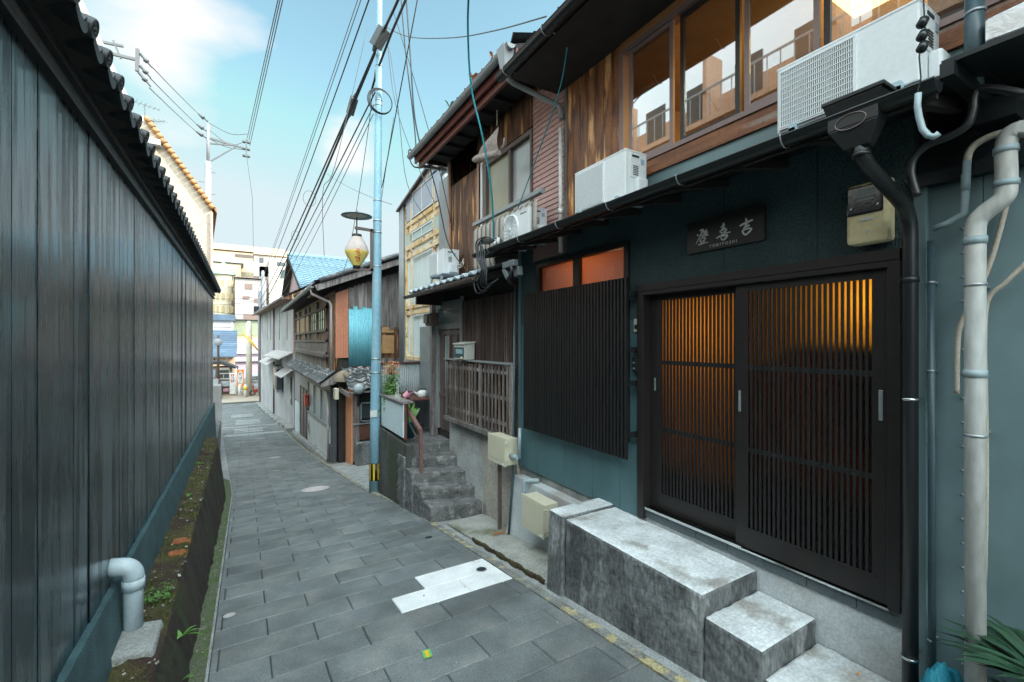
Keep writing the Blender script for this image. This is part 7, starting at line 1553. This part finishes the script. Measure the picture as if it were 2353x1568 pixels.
for ch, z, s_, off in (('ぶ', 1.705, .085, .012), ('ら', 1.64, .085, .035), ('節', 1.545, .105, .012)):
    cu = bpy.data.curves.new('t', 'FONT'); cu.body = ch; cu.size = 1; cu.offset = .02; cu.align_x = 'CENTER'; cu.align_y = 'CENTER'; to = bpy.data.objects.new('tmp', cu); scene.collection.objects.link(to); bpy.context.view_layer.update()
    me = bpy.data.meshes.new_from_object(to.evaluated_get(bpy.context.evaluated_depsgraph_get())); bpy.data.objects.remove(to)
    mb = MB(); vs = []
    for v in me.vertices:
        zz_ = z + v.co.y * s_; w_ = off + v.co.x * s_; R_ = lr(zz_) + .004; ang = w_ / R_; d_ = fwd * math.cos(ang) + rt * math.sin(ang); vs.append(Vector((1.84, PY_, zz_)) + d_ * R_)
    mb.add(vs, [tuple(p.vertices) for p in me.polygons]); mb.build('character', m_ink, ln)

# ================= cables =================
def sagc(p, q, sag, n=14):
    p = Vector(p); q = Vector(q); return [p + (q - p) * (i / n) + Vector((0, 0, -sag * 4 * (i / n) * (1 - i / n))) for i in range(n + 1)]
def cable(label, pts, r_=.012, m=None, name='cable'):
    mb = MB(); mb.tube(pts, r_, 6); return tag(mb.build(name, m or m_cable), label, 'cable')
P48 = lambda u, v: U(u, v, Y=47.9)
top = lambda u, v, y=8.8: U(u, v, Y=y)
cable('thickest black cable bundle from the far pole up past the blue pole', sagc(P48(600, 705), top(884, 66, 8.4), .55) , .028)
cable('second thick black cable beside the main bundle', sagc(P48(598, 690), top(866, 108, 8.7), .35), .022)
cable('continuation of the thick cable bundle rising above the big splice box', [U(884, 66, Y=8.4), U(905, 22, Y=7.9), U(928, -30, Y=7.4)], .024)
cable('parallel thick cable rising right of the blue pole top', [U(852, 215, Y=9.5), U(866, 165, Y=9.0), U(898, 80, Y=8.2), U(945, -30, Y=7.3)], .022)
cable('black cable leaving the blue pole clamp toward the far pole', sagc(P48(596, 720), top(862, 212), .25), .014)
cable('thin cable left of the main bundle with hanging loops', sagc(P48(594, 680), U(862, -40, Y=8.5), .35), .014)
cable('thin wire rising steeply clear of the cable bundle, the one farthest from the blue pole', sagc(P48(592, 672), U(850, -60, Y=9.4), .2), .010, m_cableg)
cable('thin wire rising steeply just inside the outermost one', sagc(P48(592, 668), U(832, -30, Y=11), .15), .010, m_cableg)
cable('grey thin wire just under the main cable bundle', sagc(P48(601, 712), top(860, 240), .6), .009, m_cableg)
cable('lowest thin grey wire of the bundle to the far pole', sagc(P48(602, 722), top(858, 262), .9), .008, m_cableg)
for i in range(6):
    t = .25 + i * .11; a = P48(600, 705); b = top(884, 66, 8.4); p = a + (b - a) * t + Vector((0, 0, -.55 * 4 * t * (1 - t)))
    rr = .10 + .05 * (i % 3)
    if i in (2, 4, 5): cable(('small', 'middle', 'large')[(2, 4, 5).index(i)] + ' slack loop of wire hanging on the main cable bundle', [p + Vector((rr * math.cos(q * .45) - rr, 0, rr * math.sin(q * .45) * 1.3 - rr)) for q in range(15)], .006)
cable('black wire crossing the other wires on its way down behind the blue pole', [U(961, -10, Y=6.5), U(925, 180, Y=7.6), U(880, 420, Y=9.2), U(868, 560, Y=9.6), U(862, 640, Y=10.2)][:3] + [U(866, 470, Y=9.05), U(862, 545, Y=9.05)], .009)
E0 = U(1028, 400, X=3.0)
cable('double black service cable dropping to the porch house corner, left strand', smooth([U(921, -10, Y=8.2), U(932, 120, Y=8.0), U(950, 270, Y=7.9), U(957, 350, Y=7.8)]), .011)
cable('double black service cable dropping to the porch house corner, right strand', smooth([U(933, -10, Y=8.0), U(943, 130, Y=7.9), U(953, 270, Y=7.8), U(976, 375, Y=7.7)]), .013)
cable('fine wire falling from the pole top to the corner of the glazed bay house', smooth([U(890, 90, Y=8.8), U(905, 220, Y=8.8), U(938, 330, Y=8.6), U(1000, 470, Y=8.3)]), .007, m_cableg)
cable('second fine wire falling to the glazed bay house', smooth([U(895, 110, Y=8.8), U(915, 250, Y=8.8), U(935, 420, Y=9), U(980, 505, Y=9.2)]), .006, m_cableg)
cable('thin wire slanting past the gutter tip down to the brown boards', smooth([U(905, 30, Y=8.6), U(945, 160, Y=8.0), U(985, 300, Y=7.5), U(1012, 400, Y=7.25), U(1040, 530, Y=7.1)]), .007)
cable('twisted cable sagging from the blue pole to the eave of the teal house', smooth([U(882, 60, Y=8.8), U(940, 85, Y=7.8), U(1040, 87, Y=6.2), U(1140, 70, Y=4.9), U(1255, 38, Y=3.6)]), .008, m_cableg)
cable('teal cable falling from above to the insulators on the lower eave', smooth([U(1080, -60, X=1.8), U(1075, 60, X=2.0), U(1083, 200, X=2.2), U(1110, 320, X=2.35), U(1130, 450, X=2.5), U(1134, 555, X=2.6)], 8), .011, m_tealc)
cable('pair of thin green wires dropping from the dark eave to the balcony air conditioner', smooth([U(1303, 110, X=2.5), U(1290, 190, X=2.6), U(1262, 280, X=2.65), U(1230, 370, X=2.68), U(1190, 480, X=2.70)]), .006, m_tealc)
cable('looped black wire at the tip of the grey gutter', smooth([U(957, 350, Y=7.8), U(940, 345, Y=7.8), U(942, 368, Y=7.7), U(955, 385, Y=7.6), U(985, 380, X=2.9)]), .012)
cable('long cable running down beside the yellow window bay to the tiled eave', smooth([U(985, 375, Y=7.3), U(1005, 450, Y=7.25), U(1030, 560, X=2.66), U(1075, 625, X=2.62), U(1090, 655, X=2.55)]), .010)
cable('thin wire from the sagging sky cable down to the far left roofs', sagc(U(900, 470, Y=10), U(752, 400, Y=20), .1), .007, m_cableg)
cable('fine wire running down the blue pole side to the lean-to roof', smooth([U(858, 640, Y=9.6), U(875, 470, Y=9.3), U(905, 270, Y=8.8)]), .006, m_cableg)
cable('thin wire hanging left of the lantern to the old house eave', smooth([U(862, 160, Y=9.2), U(842, 330, Y=10.5), U(806, 560, Y=12.6), U(781, 650, Y=13.1)]), .007, m_cableg)
cable('thin wire left of the lantern wire toward the tile ridge', smooth([U(845, 60, Y=10.5), U(770, 380, Y=11), U(742, 440, Y=12), U(745, 590, Y=13.1)]), .007, m_cableg)
for i, (a, b) in enumerate((((643, -20), (568, 318)), ((648, -20), (572, 322)), ((654, -20), (574, 335)))):
    cable(('left', 'middle', 'right')[i] + ' of the three wires climbing steeply from the braced crossarm', sagc(U(*b, Y=24), U(*a, Y=11), .0), .012, m_cableg)
for i, (a, b) in enumerate((((350, 155), (456, 262)), ((345, 180), (452, 286)), ((343, 202), (450, 302)))):
    cable(('upper', 'middle', 'lower')[i] + ' of the three wires between the tile-top crossarm and the utility pole', sagc(U(*a, Y=14), U(*b, Y=24), .02), .012, m_cableg)
for i, (a, m2, b) in enumerate((((480, 283), (530, 308), (570, 308)), ((482, 300), (530, 333), (570, 322)), ((480, 318), (520, 338), (566, 345)))):
    cable(('upper', 'middle', 'lower')[i] + ' slack jumper wire under the braced crossarm', smooth([U(*a, Y=24), U(*m2, Y=24), U(*b, Y=24)]), .014, m_cableg)
cable('single wire dropping from the end of the braced crossarm', [U(567, 362, Y=24), U(580, 455, Y=26), U(583, 600, Y=30)], .008, m_cableg)
for i, v in enumerate((682, 690, 723)):
    cable(('upper', 'middle', 'lower')[i] + ' dark wire across the far buildings on the left', sagc(U(488, 686 + (i * 15), Y=46), U(592, v, Y=47.8), .12), .016)
# cluster of cables and fittings at the eave junction
cc = thing('cable_cluster', (2.5, 5.1, .8), 'tangle of thick black cables and clamps where the two lower eaves meet', 'cables')
mb = MB()
for k in range(5):
    d = .02 * k; mb.tube(smooth([U(1137 - k * 3, 553 + k * 2, X=2.42), U(1114 - k * 3, 545 + k * 4, X=2.40), U(1094 + k * 5, 558 + k * 5, X=2.38), U(1097 + k * 4, 592, X=2.37), U(1106 + k * 3, 622, X=2.36), U(1090 + k * 7, 645 + k * 2, X=2.36), U(1096 + k * 9, 674 - k * 6, X=2.38 + d), U(1118 + k * 7, 668 - k * 7, X=2.52)]), .0085, 8)
mb.tube(smooth([U(1134, 555, X=2.5), U(1145, 548, X=2.5), U(1155, 560, X=2.5), U(1156, 575, X=2.5)]), .014, 8); mb.tube(smooth([U(1172, 600, X=2.45), U(1176, 620, X=2.42), U(1170, 645, X=2.45), U(1182, 655, X=2.6)]), .018, 8)
mb.build('black_cables', m_cable, cc)
mb = MB(); mb.beam(U(1160, 612, X=2.45), U(1185, 604, X=2.45), .07, .07); mb.beam(U(1160, 618, X=2.45), U(1170, 640, X=2.45), .06, .06); mb.beam(U(1185, 628, X=2.5), U(1196, 622, X=2.5), .06, .1); mb.build('grey_fittings', m_cableg, cc, bev=.008)
mb = MB()
for u, v in ((1137, 560), (1145, 556)): mb.lathe(U(u, v, X=2.48), [(.0, .05), (.022, .045), (.016, .03), (.024, .02), (.016, .0), (.022, -.02), (0, -.03)], 12)
mb.build('insulator', m_white, cc)
ab = thing('angle_bracket', (2.8, 7.4, 2.6), 'galvanised angle bracket holding the service wires at the gutter end', 'bracket')
mb = MB(); mb.beam(U(966, 382, Y=7.4), U(1027, 392, Y=7.25), .05, .05); mb.build('bar', m_steel, ab)
mb = MB()
for u, v in ((1133, 560), (1112, 575)): pass
# unseen tall block added behind the right-hand houses to keep the alley in shade
bb = thing('unseen_shade_block', (17, 0, G(0)), 'unseen plain block added behind the right-hand houses to shade the alley', 'building')
mb = MB(); mb.box(11, 22, -14, 26.5, -6, 11.6); mb.build('wall', m_grey2, bb)
mb = MB()
for y in range(-13, 25, 4):
    for z in (-2, 1, 4, 7): mb.box(10.95, 10.999, y, y + 1.6, z, z + 1.5)
mb.build('windows', m_winD, bb)
for o in scene.objects:
    if o.type == 'MESH' and not o.data.polygons: print('EMPTY', o.name)
